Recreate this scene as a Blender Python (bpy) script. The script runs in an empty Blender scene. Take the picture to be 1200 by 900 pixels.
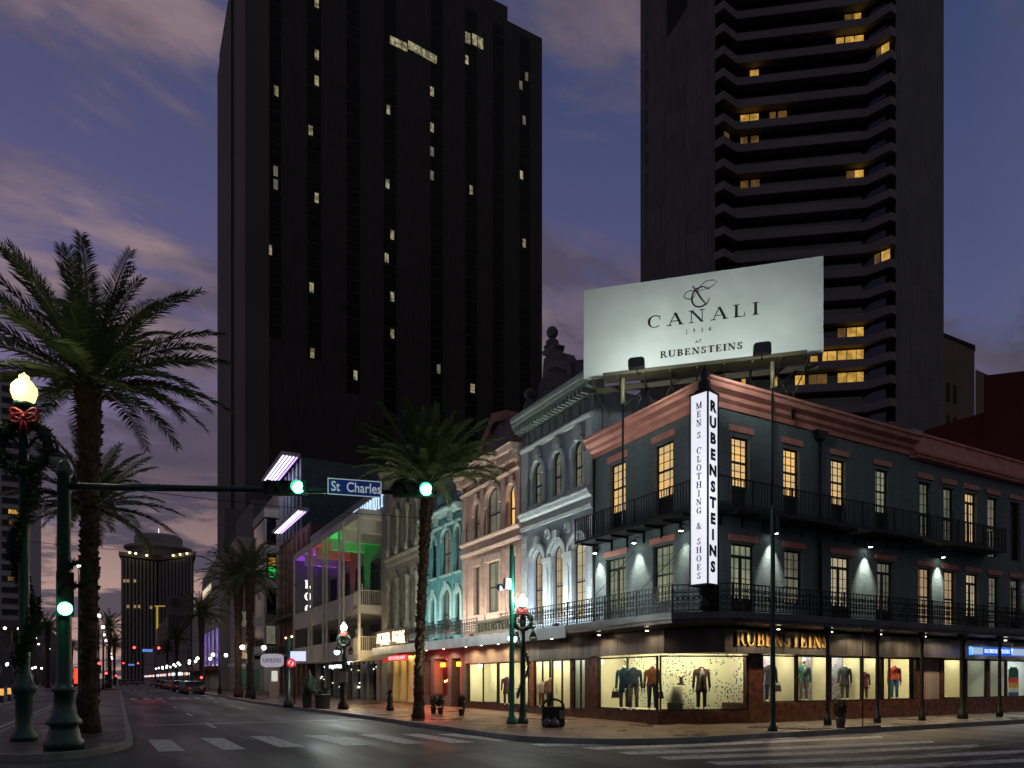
import bpy, bmesh, math, random
from mathutils import Vector, Matrix
R = random.Random(7)
sc = bpy.context.scene
COL = sc.collection
rad = math.radians
PI = math.pi

# ------------------------------------------------------------------ camera
F_, CA, SA, EYE, HOR = 832.0, .8743, .4855, 1.75, 795.0
cam = bpy.data.cameras.new('camera')
cam.sensor_width = 36; cam.lens = F_ / 1200 * 36; cam.shift_y = (HOR - 450) / 1200
cam.clip_start = .1; cam.clip_end = 6000
cam_o = bpy.data.objects.new('camera', cam); COL.objects.link(cam_o)
cam_o.location = (0, 0, EYE); cam_o.rotation_euler = (PI / 2, 0, -math.atan2(SA, CA))
sc.camera = cam_o

# ------------------------------------------------------------------ world
SUN_EL, SUN_AZ = rad(-3.0), rad(-12)        # the sun has just gone down beyond the far end of the street
world = bpy.data.worlds.new('World'); sc.world = world; world.use_nodes = True
nt = world.node_tree; nt.nodes.clear()
def N(t, **k):
    n = nt.nodes.new(t)
    for a, b in k.items(): setattr(n, a, b)
    return n
L = lambda a, b: nt.links.new(a, b)
def math_(op, a, b=None, clamp=False):
    n = N('ShaderNodeMath', operation=op, use_clamp=clamp)
    for i, v in enumerate((a, b)):
        if v is None: continue
        if isinstance(v, (int, float)): n.inputs[i].default_value = v
        else: L(v, n.inputs[i])
    return n.outputs[0]
def ramp(fac, stops):
    n = N('ShaderNodeValToRGB'); cr = n.color_ramp
    while len(cr.elements) < len(stops): cr.elements.new(.5)
    for e, (p, c) in zip(cr.elements, stops): e.position = p; e.color = (*c, 1) if len(c) == 3 else c
    L(fac, n.inputs[0]); return n.outputs[0]
def mixc(f, a, b, bt='MIX'):
    n = N('ShaderNodeMix', data_type='RGBA', blend_type=bt)
    for s, v in ((n.inputs[0], f), (n.inputs[6], a), (n.inputs[7], b)):
        if isinstance(v, (int, float)): s.default_value = v
        elif isinstance(v, tuple): s.default_value = (*v, 1)
        else: L(v, s)
    return n.outputs[2]
tc = N('ShaderNodeTexCoord'); sep = N('ShaderNodeSeparateXYZ'); L(tc.outputs['Generated'], sep.inputs[0])
X_, Y_, Z_ = sep.outputs
el = math_('MAXIMUM', Z_, 0.0)
base = ramp(el, [(0.0, (.20, .13, .13)), (.10, (.18, .13, .17)), (.30, (.175, .135, .25)), (.45, (.115, .100, .215)), (.66, (.058, .066, .158)), (1.0, (.03, .038, .10))])
# brighter towards the afterglow (down the street, left of the view), darker and bluer away from it
az = math_('ADD', math_('MULTIPLY', X_, -.42), math_('MULTIPLY', Y_, .91))
azf = N('ShaderNodeMapRange'); L(az, azf.inputs[0]); azf.inputs[1].default_value = -.2; azf.inputs[2].default_value = .9; azf.inputs[3].default_value = 0; azf.inputs[4].default_value = 1
cool = mixc(1.0, base, (.50, .78, .84), 'MULTIPLY')
sky = mixc(azf.outputs[0], cool, base)
rear = N('ShaderNodeMapRange'); L(az, rear.inputs[0]); rear.inputs[1].default_value = .05; rear.inputs[2].default_value = -.45; rear.inputs[3].default_value = 0; rear.inputs[4].default_value = 1
sky = mixc(rear.outputs[0], sky, (.170, .176, .172))
# cloud layer on a flat sheet overhead
den = math_('ADD', el, .22)
cx = math_('DIVIDE', X_, den); cy = math_('DIVIDE', Y_, den)
cmb = N('ShaderNodeCombineXYZ'); L(cx, cmb.inputs[0]); L(cy, cmb.inputs[1]); cmb.inputs[2].default_value = 2.3
mp = N('ShaderNodeMapping'); L(cmb.outputs[0], mp.inputs[0]); mp.inputs['Rotation'].default_value = (0, 0, rad(38)); mp.inputs['Scale'].default_value = (.8, 1.45, 1)
no = N('ShaderNodeTexNoise'); L(mp.outputs[0], no.inputs[0]); no.inputs['Scale'].default_value = 2.1; no.inputs['Detail'].default_value = 10; no.inputs['Roughness'].default_value = .58; no.inputs['Distortion'].default_value = .35
no2 = N('ShaderNodeTexNoise'); L(mp.outputs[0], no2.inputs[0]); no2.inputs['Scale'].default_value = 2.6; no2.inputs['Detail'].default_value = 8; no2.inputs['Roughness'].default_value = .6
low = N('ShaderNodeMapRange'); L(el, low.inputs[0]); low.inputs[1].default_value = .06; low.inputs[2].default_value = .42; low.inputs[3].default_value = .15; low.inputs[4].default_value = 0.0
cover = math_('ADD', no.outputs[0], low.outputs[0])
cm = N('ShaderNodeMapRange'); cm.interpolation_type = 'SMOOTHSTEP'; L(cover, cm.inputs[0]); cm.inputs[1].default_value = .44; cm.inputs[2].default_value = .56
# high clouds pick up a faint pink, low ones are dark with a bright rim near the horizon
ccol_hi = mixc(azf.outputs[0], (.100, .082, .115), (.290, .205, .225))
und = N('ShaderNodeMapRange'); L(no2.outputs[0], und.inputs[0]); und.inputs[1].default_value = .42; und.inputs[2].default_value = .6
ccol_hi = mixc(und.outputs[0], mixc(azf.outputs[0], (.048, .046, .078), (.105, .082, .125)), ccol_hi)
ccol_lo = mixc(azf.outputs[0], (.045, .040, .062), (.070, .055, .085))
hi_f = N('ShaderNodeMapRange'); L(el, hi_f.inputs[0]); hi_f.inputs[1].default_value = .26; hi_f.inputs[2].default_value = .42
ccol = mixc(hi_f.outputs[0], ccol_lo, ccol_hi)
cf = math_('MULTIPLY', cm.outputs[0], .95)
sky = mixc(cf, sky, ccol)
rim = N('ShaderNodeMapRange'); rim.interpolation_type = 'SMOOTHSTEP'; L(no2.outputs[0], rim.inputs[0]); rim.inputs[1].default_value = .45; rim.inputs[2].default_value = .56
lowf = N('ShaderNodeMapRange'); L(el, lowf.inputs[0]); lowf.inputs[1].default_value = .27; lowf.inputs[2].default_value = .10; lowf.inputs[3].default_value = 0; lowf.inputs[4].default_value = 1
rf = math_('MULTIPLY', math_('MULTIPLY', rim.outputs[0], lowf.outputs[0]), azf.outputs[0])
sky = mixc(math_('MULTIPLY', rf, .85), sky, (.50, .31, .27))
bg = N('ShaderNodeBackground'); L(sky, bg.inputs[0]); bg.inputs[1].default_value = 1.0
nish = N('ShaderNodeTexSky', sky_type='NISHITA'); nish.sun_disc = False; nish.sun_elevation = SUN_EL; nish.sun_rotation = SUN_AZ
bg2 = N('ShaderNodeBackground'); L(nish.outputs[0], bg2.inputs[0]); bg2.inputs[1].default_value = .05
add = N('ShaderNodeAddShader'); L(bg.outputs[0], add.inputs[0]); L(bg2.outputs[0], add.inputs[1])
wo = N('ShaderNodeOutputWorld'); L(add.outputs[0], wo.inputs[0])
sun = bpy.data.lights.new('sun', 'SUN'); sun.energy = .03; sun.angle = rad(25); sun.color = (1, .72, .62)
sun_o = bpy.data.objects.new('sun', sun); COL.objects.link(sun_o); sun_o.rotation_euler = (rad(-84), 0, rad(12)); sun_o.location = (0, 0, 60)

sc.view_settings.view_transform = 'Standard'; sc.view_settings.look = 'None'
sc.view_settings.exposure = 0; sc.view_settings.gamma = 1
sc.cycles.use_denoising = True
sc.cycles.max_bounces = 6; sc.cycles.diffuse_bounces = 3; sc.cycles.glossy_bounces = 3; sc.cycles.transparent_max_bounces = 12
sc.cycles.sample_clamp_indirect = 3.0; sc.cycles.caustics_reflective = False; sc.cycles.caustics_refractive = False

# ------------------------------------------------------------------ materials
MATS = {}
def mat(name, col, rough=.7, metal=0., var=.25, vs=1.5, bump=0., bs=12., emit=None, es=0., spec=.5):
    if name in MATS: return MATS[name]
    m = bpy.data.materials.new(name); m.use_nodes = True; t = m.node_tree; b = t.nodes['Principled BSDF']
    b.inputs['Roughness'].default_value = rough; b.inputs['Metallic'].default_value = metal
    b.inputs['Specular IOR Level'].default_value = spec
    tcn = t.nodes.new('ShaderNodeTexCoord')
    n1 = t.nodes.new('ShaderNodeTexNoise'); n1.inputs['Scale'].default_value = vs; n1.inputs['Detail'].default_value = 6; t.links.new(tcn.outputs['Object'], n1.inputs[0])
    cr = t.nodes.new('ShaderNodeValToRGB'); cr.color_ramp.elements[0].position = .3; cr.color_ramp.elements[1].position = .7
    cr.color_ramp.elements[0].color = (*[c * (1 - var) for c in col], 1); cr.color_ramp.elements[1].color = (*[min(1, c * (1 + var * .6)) for c in col], 1)
    t.links.new(n1.outputs[0], cr.inputs[0]); t.links.new(cr.outputs[0], b.inputs['Base Color'])
    if bump:
        n2 = t.nodes.new('ShaderNodeTexNoise'); n2.inputs['Scale'].default_value = bs; n2.inputs['Detail'].default_value = 5; t.links.new(tcn.outputs['Object'], n2.inputs[0])
        bp = t.nodes.new('ShaderNodeBump'); bp.inputs['Strength'].default_value = bump; bp.inputs['Distance'].default_value = .02
        t.links.new(n2.outputs[0], bp.inputs['Height']); t.links.new(bp.outputs[0], b.inputs['Normal'])
    if emit: b.inputs['Emission Color'].default_value = (*emit, 1); b.inputs['Emission Strength'].default_value = es
    MATS[name] = m; return m
def wallmat(name, col, bw=.22, bh=.075, mortar=.012, contrast=.25, rough=.75, var=.2, rvar=None, bump=.5, off=.5):
    """brick or block wall: u runs along x+y so it works on both street faces"""
    if name in MATS: return MATS[name]
    m = mat(name, col, rough, var=var); t = m.node_tree; b = t.nodes['Principled BSDF']
    tcn = [n for n in t.nodes if n.type == 'TEX_COORD'][0]
    s = t.nodes.new('ShaderNodeSeparateXYZ'); t.links.new(tcn.outputs['Object'], s.inputs[0])
    a = t.nodes.new('ShaderNodeMath'); a.operation = 'ADD'; t.links.new(s.outputs[0], a.inputs[0]); t.links.new(s.outputs[1], a.inputs[1])
    c = t.nodes.new('ShaderNodeCombineXYZ'); t.links.new(a.outputs[0], c.inputs[0]); t.links.new(s.outputs[2], c.inputs[1])
    br = t.nodes.new('ShaderNodeTexBrick'); t.links.new(c.outputs[0], br.inputs[0])
    br.inputs['Scale'].default_value = 1; br.inputs['Brick Width'].default_value = bw; br.inputs['Row Height'].default_value = bh; br.inputs['Mortar Size'].default_value = mortar; br.offset = off
    br.inputs['Color1'].default_value = (1, 1, 1, 1); br.inputs['Color2'].default_value = (1 - contrast * .6,) * 3 + (1,); br.inputs['Mortar'].default_value = (1 - contrast,) * 3 + (1,)
    cr = [n for n in t.nodes if n.type == 'VALTORGB'][0]
    mpn = t.nodes.new('ShaderNodeMapping'); mpn.inputs['Scale'].default_value = (1.3, 1.3, .16); t.links.new(tcn.outputs['Object'], mpn.inputs[0]); t.links.new(mpn.outputs[0], [n for n in t.nodes if n.type == 'TEX_NOISE'][0].inputs[0])
    mx = t.nodes.new('ShaderNodeMix'); mx.data_type = 'RGBA'; mx.blend_type = 'MULTIPLY'; mx.inputs[0].default_value = 1
    t.links.new(cr.outputs[0], mx.inputs[6]); t.links.new(br.outputs[0], mx.inputs[7]); t.links.new(mx.outputs[2], b.inputs['Base Color'])
    if bump:
        bp = t.nodes.new('ShaderNodeBump'); bp.inputs['Strength'].default_value = bump; bp.inputs['Distance'].default_value = .012
        t.links.new(br.outputs['Fac'], bp.inputs['Height']); bp.invert = True; t.links.new(bp.outputs[0], b.inputs['Normal'])
    return m
def floormat(name, col, bw, bh, mortar, contrast, rough, patch=.10):
    m = mat(name, col, rough, var=.35, vs=.8); t = m.node_tree; b = t.nodes['Principled BSDF']
    tcn = [n for n in t.nodes if n.type == 'TEX_COORD'][0]
    br = t.nodes.new('ShaderNodeTexBrick'); t.links.new(tcn.outputs['Object'], br.inputs[0])
    br.inputs['Scale'].default_value = 1; br.inputs['Brick Width'].default_value = bw; br.inputs['Row Height'].default_value = bh; br.inputs['Mortar Size'].default_value = mortar
    br.inputs['Color1'].default_value = (1, 1, 1, 1); br.inputs['Color2'].default_value = (1 - contrast * .7,) * 3 + (1,); br.inputs['Mortar'].default_value = (1 - contrast,) * 3 + (1,)
    cr = [n for n in t.nodes if n.type == 'VALTORGB'][0]
    mx = t.nodes.new('ShaderNodeMix'); mx.data_type = 'RGBA'; mx.blend_type = 'MULTIPLY'; mx.inputs[0].default_value = 1
    t.links.new(cr.outputs[0], mx.inputs[6]); t.links.new(br.outputs[0], mx.inputs[7]); t.links.new(mx.outputs[2], b.inputs['Base Color'])
    n = t.nodes.new('ShaderNodeTexNoise'); n.inputs['Scale'].default_value = .45; n.inputs['Detail'].default_value = 5; t.links.new(tcn.outputs['Object'], n.inputs[0])
    r = t.nodes.new('ShaderNodeMapRange'); t.links.new(n.outputs[0], r.inputs[0]); r.inputs[1].default_value = .35; r.inputs[2].default_value = .65; r.inputs[3].default_value = rough - patch; r.inputs[4].default_value = rough + .12
    t.links.new(r.outputs[0], b.inputs['Roughness'])
    bp = t.nodes.new('ShaderNodeBump'); bp.inputs['Strength'].default_value = .25; bp.inputs['Distance'].default_value = .008; bp.invert = True
    t.links.new(br.outputs['Fac'], bp.inputs['Height']); t.links.new(bp.outputs[0], b.inputs['Normal'])
    return m
def glow(name, col, s, rough=.4):
    if name in MATS: return MATS[name]
    m = mat(name, tuple(min(.8, c) for c in col), rough, var=.03, emit=col, es=s); return m
def panemat(name, top, bot, zs=14., amt=.35, vert=False, es=1.):
    """lit window behind a blind or curtain: slat or fold lines, uneven patches"""
    m = bpy.data.materials.new(name); m.use_nodes = True; t = m.node_tree; b = t.nodes['Principled BSDF']
    b.inputs['Base Color'].default_value = (.03, .03, .03, 1); b.inputs['Roughness'].default_value = .08
    tcn = t.nodes.new('ShaderNodeTexCoord'); sp = t.nodes.new('ShaderNodeSeparateXYZ'); t.links.new(tcn.outputs['Object'], sp.inputs[0])
    if vert:
        a = t.nodes.new('ShaderNodeMath'); a.operation = 'ADD'; t.links.new(sp.outputs[0], a.inputs[0]); t.links.new(sp.outputs[1], a.inputs[1]); src = a.outputs[0]
    else: src = sp.outputs[2]
    w = t.nodes.new('ShaderNodeMath'); w.operation = 'MULTIPLY'; t.links.new(src, w.inputs[0]); w.inputs[1].default_value = zs * 2 * PI
    s = t.nodes.new('ShaderNodeMath'); s.operation = 'SINE'; t.links.new(w.outputs[0], s.inputs[0])
    r = t.nodes.new('ShaderNodeMapRange'); t.links.new(s.outputs[0], r.inputs[0]); r.inputs[1].default_value = -1; r.inputs[2].default_value = 1; r.inputs[3].default_value = 1 - amt; r.inputs[4].default_value = 1
    n = t.nodes.new('ShaderNodeTexNoise'); n.inputs['Scale'].default_value = 1.1; n.inputs['Detail'].default_value = 3; t.links.new(tcn.outputs['Object'], n.inputs[0])
    cr = t.nodes.new('ShaderNodeValToRGB'); cr.color_ramp.elements[0].position = .38; cr.color_ramp.elements[1].position = .62
    cr.color_ramp.elements[0].color = (*top, 1); cr.color_ramp.elements[1].color = (*bot, 1); t.links.new(n.outputs[0], cr.inputs[0])
    mu = t.nodes.new('ShaderNodeMath'); mu.operation = 'MULTIPLY'; t.links.new(r.outputs[0], mu.inputs[0]); mu.inputs[1].default_value = es
    t.links.new(cr.outputs[0], b.inputs['Emission Color']); t.links.new(mu.outputs[0], b.inputs['Emission Strength'])
    return m
def glassmat():
    m = bpy.data.materials.new('shop_glass'); m.use_nodes = True; t = m.node_tree; t.nodes.clear()
    o = t.nodes.new('ShaderNodeOutputMaterial'); mx = t.nodes.new('ShaderNodeMixShader'); lw = t.nodes.new('ShaderNodeLayerWeight'); lw.inputs[0].default_value = .5; pw = t.nodes.new('ShaderNodeMath'); pw.operation = 'POWER'; pw.inputs[1].default_value = 5; t.links.new(lw.outputs['Facing'], pw.inputs[0]); fr = t.nodes.new('ShaderNodeMath'); fr.operation = 'MULTIPLY_ADD'; fr.inputs[1].default_value = .6; fr.inputs[2].default_value = .035; t.links.new(pw.outputs[0], fr.inputs[0])
    tr = t.nodes.new('ShaderNodeBsdfTransparent'); tr.inputs[0].default_value = (.93, .96, .95, 1); gl = t.nodes.new('ShaderNodeBsdfGlossy'); gl.inputs['Roughness'].default_value = .02
    t.links.new(fr.outputs[0], mx.inputs[0]); t.links.new(tr.outputs[0], mx.inputs[1]); t.links.new(gl.outputs[0], mx.inputs[2]); t.links.new(mx.outputs[0], o.inputs[0]); return m
def confetti(name, base, dens=.5, cols=None, size=9.):
    m = mat(name, base, .6, var=.06); t = m.node_tree; b = t.nodes['Principled BSDF']
    tcn = [n for n in t.nodes if n.type == 'TEX_COORD'][0]; cr = [n for n in t.nodes if n.type == 'VALTORGB'][0]
    v = t.nodes.new('ShaderNodeTexVoronoi'); v.inputs['Scale'].default_value = size; t.links.new(tcn.outputs['Object'], v.inputs[0])
    lt = t.nodes.new('ShaderNodeMath'); lt.operation = 'LESS_THAN'; t.links.new(v.outputs['Distance'], lt.inputs[0]); lt.inputs[1].default_value = .36
    n = t.nodes.new('ShaderNodeTexNoise'); n.inputs['Scale'].default_value = .9; t.links.new(tcn.outputs['Object'], n.inputs[0])
    g = t.nodes.new('ShaderNodeMath'); g.operation = 'GREATER_THAN'; t.links.new(n.outputs[0], g.inputs[0]); g.inputs[1].default_value = dens
    mu = t.nodes.new('ShaderNodeMath'); mu.operation = 'MULTIPLY'; t.links.new(lt.outputs[0], mu.inputs[0]); t.links.new(g.outputs[0], mu.inputs[1])
    sp = t.nodes.new('ShaderNodeSeparateColor'); t.links.new(v.outputs['Color'], sp.inputs[0])
    c2 = t.nodes.new('ShaderNodeValToRGB'); c2.color_ramp.interpolation = 'CONSTANT'
    cols = cols or [(.02, .25, .12), (.03, .1, .45), (.5, .05, .04), (.6, .35, .03), (.3, .05, .4), (.02, .3, .3)]
    while len(c2.color_ramp.elements) < len(cols): c2.color_ramp.elements.new(.5)
    for i, (e, c) in enumerate(zip(c2.color_ramp.elements, cols)): e.position = i / len(cols); e.color = (*c, 1)
    t.links.new(sp.outputs[0], c2.inputs[0])
    mx = t.nodes.new('ShaderNodeMix'); mx.data_type = 'RGBA'; t.links.new(mu.outputs[0], mx.inputs[0]); t.links.new(cr.outputs[0], mx.inputs[6]); t.links.new(c2.outputs[0], mx.inputs[7]); t.links.new(mx.outputs[2], b.inputs['Base Color'])
    return m

M = dict(
    asphalt=mat('asphalt', (.052, .049, .046), .62, var=.4, vs=.35, bump=.5, bs=60),
    ground=mat('ground_dirt', (.05, .048, .045), .8),
    paint=mat('road_paint', (.55, .55, .53), .6, var=.4, vs=2.5),
    kerb=mat('kerb_granite', (.26, .25, .23), .6, var=.3, vs=3, bump=.3),
    iron=mat('black_iron', (.012, .013, .014), .45, metal=.3),
    green=mat('green_enamel', (.006, .045, .034), .38, var=.35, vs=5, spec=.7),
    dkgreen=mat('dark_green_enamel', (.01, .035, .028), .35, var=.3, vs=5),
    teal_pole=mat('teal_enamel', (.01, .16, .12), .3, var=.3, vs=5),
    steel=mat('galvanised_steel', (.22, .22, .21), .45, metal=.8),
    dark=mat('dark_void', (.006, .006, .007), .8),
    darkglass=mat('dark_glass', (.006, .007, .010), .09, var=.1, spec=.6),
    salmon=mat('salmon_paint', (.68, .29, .22), .7, var=.22, vs=2, bump=.3, bs=25),
    sash=mat('dark_sash_paint', (.014, .014, .013), .5),
    sash_w=mat('cream_sash_paint', (.35, .33, .26), .5),
    white=mat('white_paint', (.7, .7, .67), .5, var=.08),
    cream=mat('display_cream', (.78, .72, .50), .7, var=.05),
    marble=mat('brown_marble', (.075, .028, .016), .22, var=.6, vs=4),
    marble2=mat('tan_marble', (.30, .12, .06), .25, var=.5, vs=4),
    bronze=mat('dark_bronze', (.03, .022, .015), .35, metal=.6),
    panel=wallmat('bronze_panels', (.15, .135, .12), bw=1.15, bh=9., mortar=.02, contrast=.75, rough=.30, var=.45, bump=.4, off=0.),
    trunk=mat('palm_bark', (.085, .045, .030), .9, var=.6, vs=7, bump=.9, bs=18),
    frond=mat('palm_frond', (.075, .105, .030), .55, var=.4, vs=2),
    frond2=mat('palm_frond_lit', (.075, .115, .028), .5, var=.4, vs=2),
    garland=mat('fir_garland', (.012, .028, .010), .8, var=.5, vs=20),
    red=mat('red_ribbon', (.42, .012, .015), .5, var=.25, vs=9),
    glass=glassmat(),
    black=mat('matt_black', (.01, .01, .01), .6),
    gold=mat('gold_letter', (.50, .30, .09), .35, metal=.5, var=.15),
    rubber=mat('tyre_rubber', (.015, .015, .015), .8),
    bluesign=mat('blue_sign', (.01, .03, .20), .4, var=.05, emit=(.01, .03, .2), es=.25),  # board blue that also glows faintly by itself
    signw=mat('white_sign_glow', (.75, .75, .75), .4, var=.03, emit=(.8, .85, 1), es=.28),  # white of the name board, given a faint glow of its own
)
P = dict(
    warm=panemat('pane_warm_blind', (.72, .50, .24), (1.15, .66, .20), 11., .3),
    cream=panemat('pane_cream_blind', (.42, .36, .22), (.62, .50, .30), 11., .3),
    dim=panemat('pane_dim_curtain', (.09, .09, .065), (.16, .155, .105), 5., .35, True),
    green=panemat('pane_greenish_curtain', (.16, .18, .12), (.27, .28, .18), 4., .35, True),
    tan=panemat('pane_tan_curtain', (.30, .22, .13), (.46, .31, .16), 5., .3, True),
    lit=panemat('pane_office_amber', (.38, .20, .03), (.75, .43, .08), 1.2, .3, True),
    litw=panemat('pane_hotel_pale', (.34, .30, .18), (.70, .62, .40), 1., .3, True),
    litt=panemat('pane_tower_pale', (.10, .09, .05), (.42, .37, .22), 1., .3, True),
    litd=panemat('pane_office_dim', (.08, .04, .012), (.16, .085, .02), 1.2, .3, True),
    dark=M['darkglass'])

# ------------------------------------------------------------------ object helpers
ORG = {}
def tag(o, label=None, cat=None, group=None, kind=None):
    if label: o['label'] = label
    if cat: o['category'] = cat
    if group: o['group'] = group
    if kind: o['kind'] = kind
    return o
def thing(name, loc, label, cat, group=None, rz=0):
    o = bpy.data.objects.new(name, None); o.empty_display_size = .3; COL.objects.link(o); o.location = loc; o.rotation_euler = (0, 0, rz)
    ORG[o] = Vector(loc) if rz == 0 else None
    tag(o, label, cat, group); return o
def org(p):
    while p is not None:
        if p in ORG and ORG[p] is not None: return ORG[p]
        p = p.parent
    return Vector((0, 0, 0))
class Frame:
    def __init__(s, o, a, n): s.o, s.a, s.n = o, a, n
    def p(s, a, n, z): return (s.o[0] + s.a[0] * a + s.n[0] * n, s.o[1] + s.a[1] * a + s.n[1] * n, z)
WX, WY = 16.6, 16.8
FC = Frame((WX, 0), (0, 1), (-1, 0))         # faces on the wide street: a = world Y
FS = Frame((0, WY), (1, 0), (0, -1))         # faces on the side street: a = world X
class MB:
    def __init__(s): s.v, s.f, s.m, s.sm = [], [], [], []
    def add(s, vs, fs, mi=0, sm=False):
        b = len(s.v); s.v += [tuple(v) for v in vs]
        for f in fs: s.f.append(tuple(b + i for i in f)); s.m.append(mi); s.sm.append(sm)
        return s
    def hexa(s, p, mi=0): return s.add(p, [(0, 3, 2, 1), (4, 5, 6, 7), (0, 1, 5, 4), (1, 2, 6, 5), (2, 3, 7, 6), (3, 0, 4, 7)], mi)
    def box(s, x0, x1, y0, y1, z0, z1, mi=0): return s.hexa([(x0, y0, z0), (x1, y0, z0), (x1, y1, z0), (x0, y1, z0), (x0, y0, z1), (x1, y0, z1), (x1, y1, z1), (x0, y1, z1)], mi)
    def fbox(s, F, a0, a1, n0, n1, z0, z1, mi=0): return s.hexa([F.p(a0, n0, z0), F.p(a1, n0, z0), F.p(a1, n1, z0), F.p(a0, n1, z0), F.p(a0, n0, z1), F.p(a1, n0, z1), F.p(a1, n1, z1), F.p(a0, n1, z1)], mi)
    def prism(s, poly, z0, z1, mi=0):
        n = len(poly); vs = [(x, y, z0) for x, y in poly] + [(x, y, z1) for x, y in poly]
        return s.add(vs, [tuple(range(n - 1, -1, -1)), tuple(range(n, 2 * n))] + [(i, (i + 1) % n, n + (i + 1) % n, n + i) for i in range(n)], mi)
    def fprism(s, F, poly, n0, n1, mi=0):      # polygon in (a, z), extruded along n
        k = len(poly); vs = [F.p(a, n0, z) for a, z in poly] + [F.p(a, n1, z) for a, z in poly]
        return s.add(vs, [tuple(range(k)), tuple(range(2 * k - 1, k - 1, -1))] + [(i, (i + 1) % k, k + (i + 1) % k, k + i) for i in range(k)], mi)
    def mould(s, F, prof, a0, a1, mi=0):       # profile in (n, z), extruded along a
        k = len(prof); vs = [F.p(a0, n, z) for n, z in prof] + [F.p(a1, n, z) for n, z in prof]
        return s.add(vs, [tuple(range(k)), tuple(range(2 * k - 1, k - 1, -1))] + [(i, (i + 1) % k, k + (i + 1) % k, k + i) for i in range(k)], mi)
    def tube(s, pts, r, seg=8, mi=0, sm=True, cap=True):
        pts = [Vector(p) for p in pts]; k = len(pts); rs = r if isinstance(r, (list, tuple)) else [r] * k
        pu = None; vs = []
        for i, p in enumerate(pts):
            d = (pts[min(i + 1, k - 1)] - pts[max(i - 1, 0)]); d = d.normalized() if d.length > 1e-9 else Vector((0, 0, 1))
            if pu is None: pu = d.cross(Vector((0, 0, 1)) if abs(d.z) < .9 else Vector((1, 0, 0)))
            u = pu - d * pu.dot(d); u = u.normalized() if u.length > 1e-6 else Vector((1, 0, 0)); pu = u; w = d.cross(u)
            for j in range(seg):
                t = 2 * PI * j / seg; vs.append(p + (u * math.cos(t) + w * math.sin(t)) * rs[i])
        fs = [(i * seg + j, i * seg + (j + 1) % seg, (i + 1) * seg + (j + 1) % seg, (i + 1) * seg + j) for i in range(k - 1) for j in range(seg)]
        if cap: fs += [tuple(range(seg - 1, -1, -1)), tuple((k - 1) * seg + j for j in range(seg))]
        return s.add(vs, fs, mi, sm)
    def lathe(s, c, prof, seg=16, mi=0, sm=True, flute=0., nf=8, sx=1., sy=1.):
        vs = []
        for r, z in prof:
            for j in range(seg):
                t = 2 * PI * j / seg; rr = r * (1 - flute * (.5 + .5 * math.cos(nf * t)))
                vs.append((c[0] + rr * math.cos(t) * sx, c[1] + rr * math.sin(t) * sy, c[2] + z))
        k = len(prof)
        fs = [(i * seg + j, i * seg + (j + 1) % seg, (i + 1) * seg + (j + 1) % seg, (i + 1) * seg + j) for i in range(k - 1) for j in range(seg)]
        fs += [tuple(range(seg - 1, -1, -1)), tuple((k - 1) * seg + j for j in range(seg))]
        return s.add(vs, fs, mi, sm)
    def ball(s, c, r, mi=0, seg=10, sz=1.):
        pr = [(max(.001, r * math.sin(PI * i / 8)), -r * sz * math.cos(PI * i / 8)) for i in range(9)]
        return s.lathe(c, pr, seg, mi)
    def build(s, name, mats, parent=None, origin=None):
        if not isinstance(mats, (list, tuple)): mats = [mats]
        o3 = org(parent) if parent is not None else Vector(origin or (0, 0, 0))
        me = bpy.data.meshes.new(name); me.from_pydata([(x - o3.x, y - o3.y, z - o3.z) for x, y, z in s.v], [], s.f)
        for m in mats: me.materials.append(m)
        me.polygons.foreach_set('material_index', s.m); me.polygons.foreach_set('use_smooth', s.sm); me.update()
        if len(s.f) < 3000:
            bm = bmesh.new(); bm.from_mesh(me); bmesh.ops.recalc_face_normals(bm, faces=bm.faces); bm.to_mesh(me); bm.free()
        o = bpy.data.objects.new(name, me); COL.objects.link(o)
        if parent is not None: o.parent = parent
        else: o.location = o3
        return o
def children(o): return [c for c in list(bpy.data.objects) if c.parent is o]
def copy_tree(o, loc, rz=0., label=None, kids=None, scale=None):
    c = o.copy(); COL.objects.link(c); c.location = loc; c.rotation_euler = (0, 0, rz)
    if scale: c.scale = (scale,) * 3
    if label: c['label'] = label
    def rec(src, dst):
        for ch in list(src.children):
            if ch.type == 'LIGHT': continue
            d = ch.copy(); COL.objects.link(d); d.parent = dst; rec(ch, d)
    rec(o, c); return c
def lamp(kind, loc, power, col=(1, 1, 1), parent=None, size=.1, target=None, spot=60, blend=.6, sy=None):
    l = bpy.data.lights.new(kind.lower() + '_light', kind); l.energy = power; l.color = col
    if kind == 'AREA':
        l.size = size
        if sy: l.shape = 'RECTANGLE'; l.size_y = sy
    elif kind == 'POINT': l.shadow_soft_size = size
    else: l.shadow_soft_size = size; l.spot_size = rad(spot); l.spot_blend = blend
    o = bpy.data.objects.new(kind.lower() + '_light', l); COL.objects.link(o)
    if target is not None: o.rotation_euler = (Vector(target) - Vector(loc)).to_track_quat('-Z', 'Y').to_euler()
    o.location = loc
    if parent is not None: o.parent = parent; o.location = Vector(loc) - org(parent)
    return o
def at(px, d, py=None):                        # a point seen at picture column px at distance d from the camera plane
    t = (px - 600) / F_; r = ((SA + CA * t) * d, (CA - SA * t) * d)
    return r if py is None else (r[0], r[1], EYE + (HOR - py) * d / F_)

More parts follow.
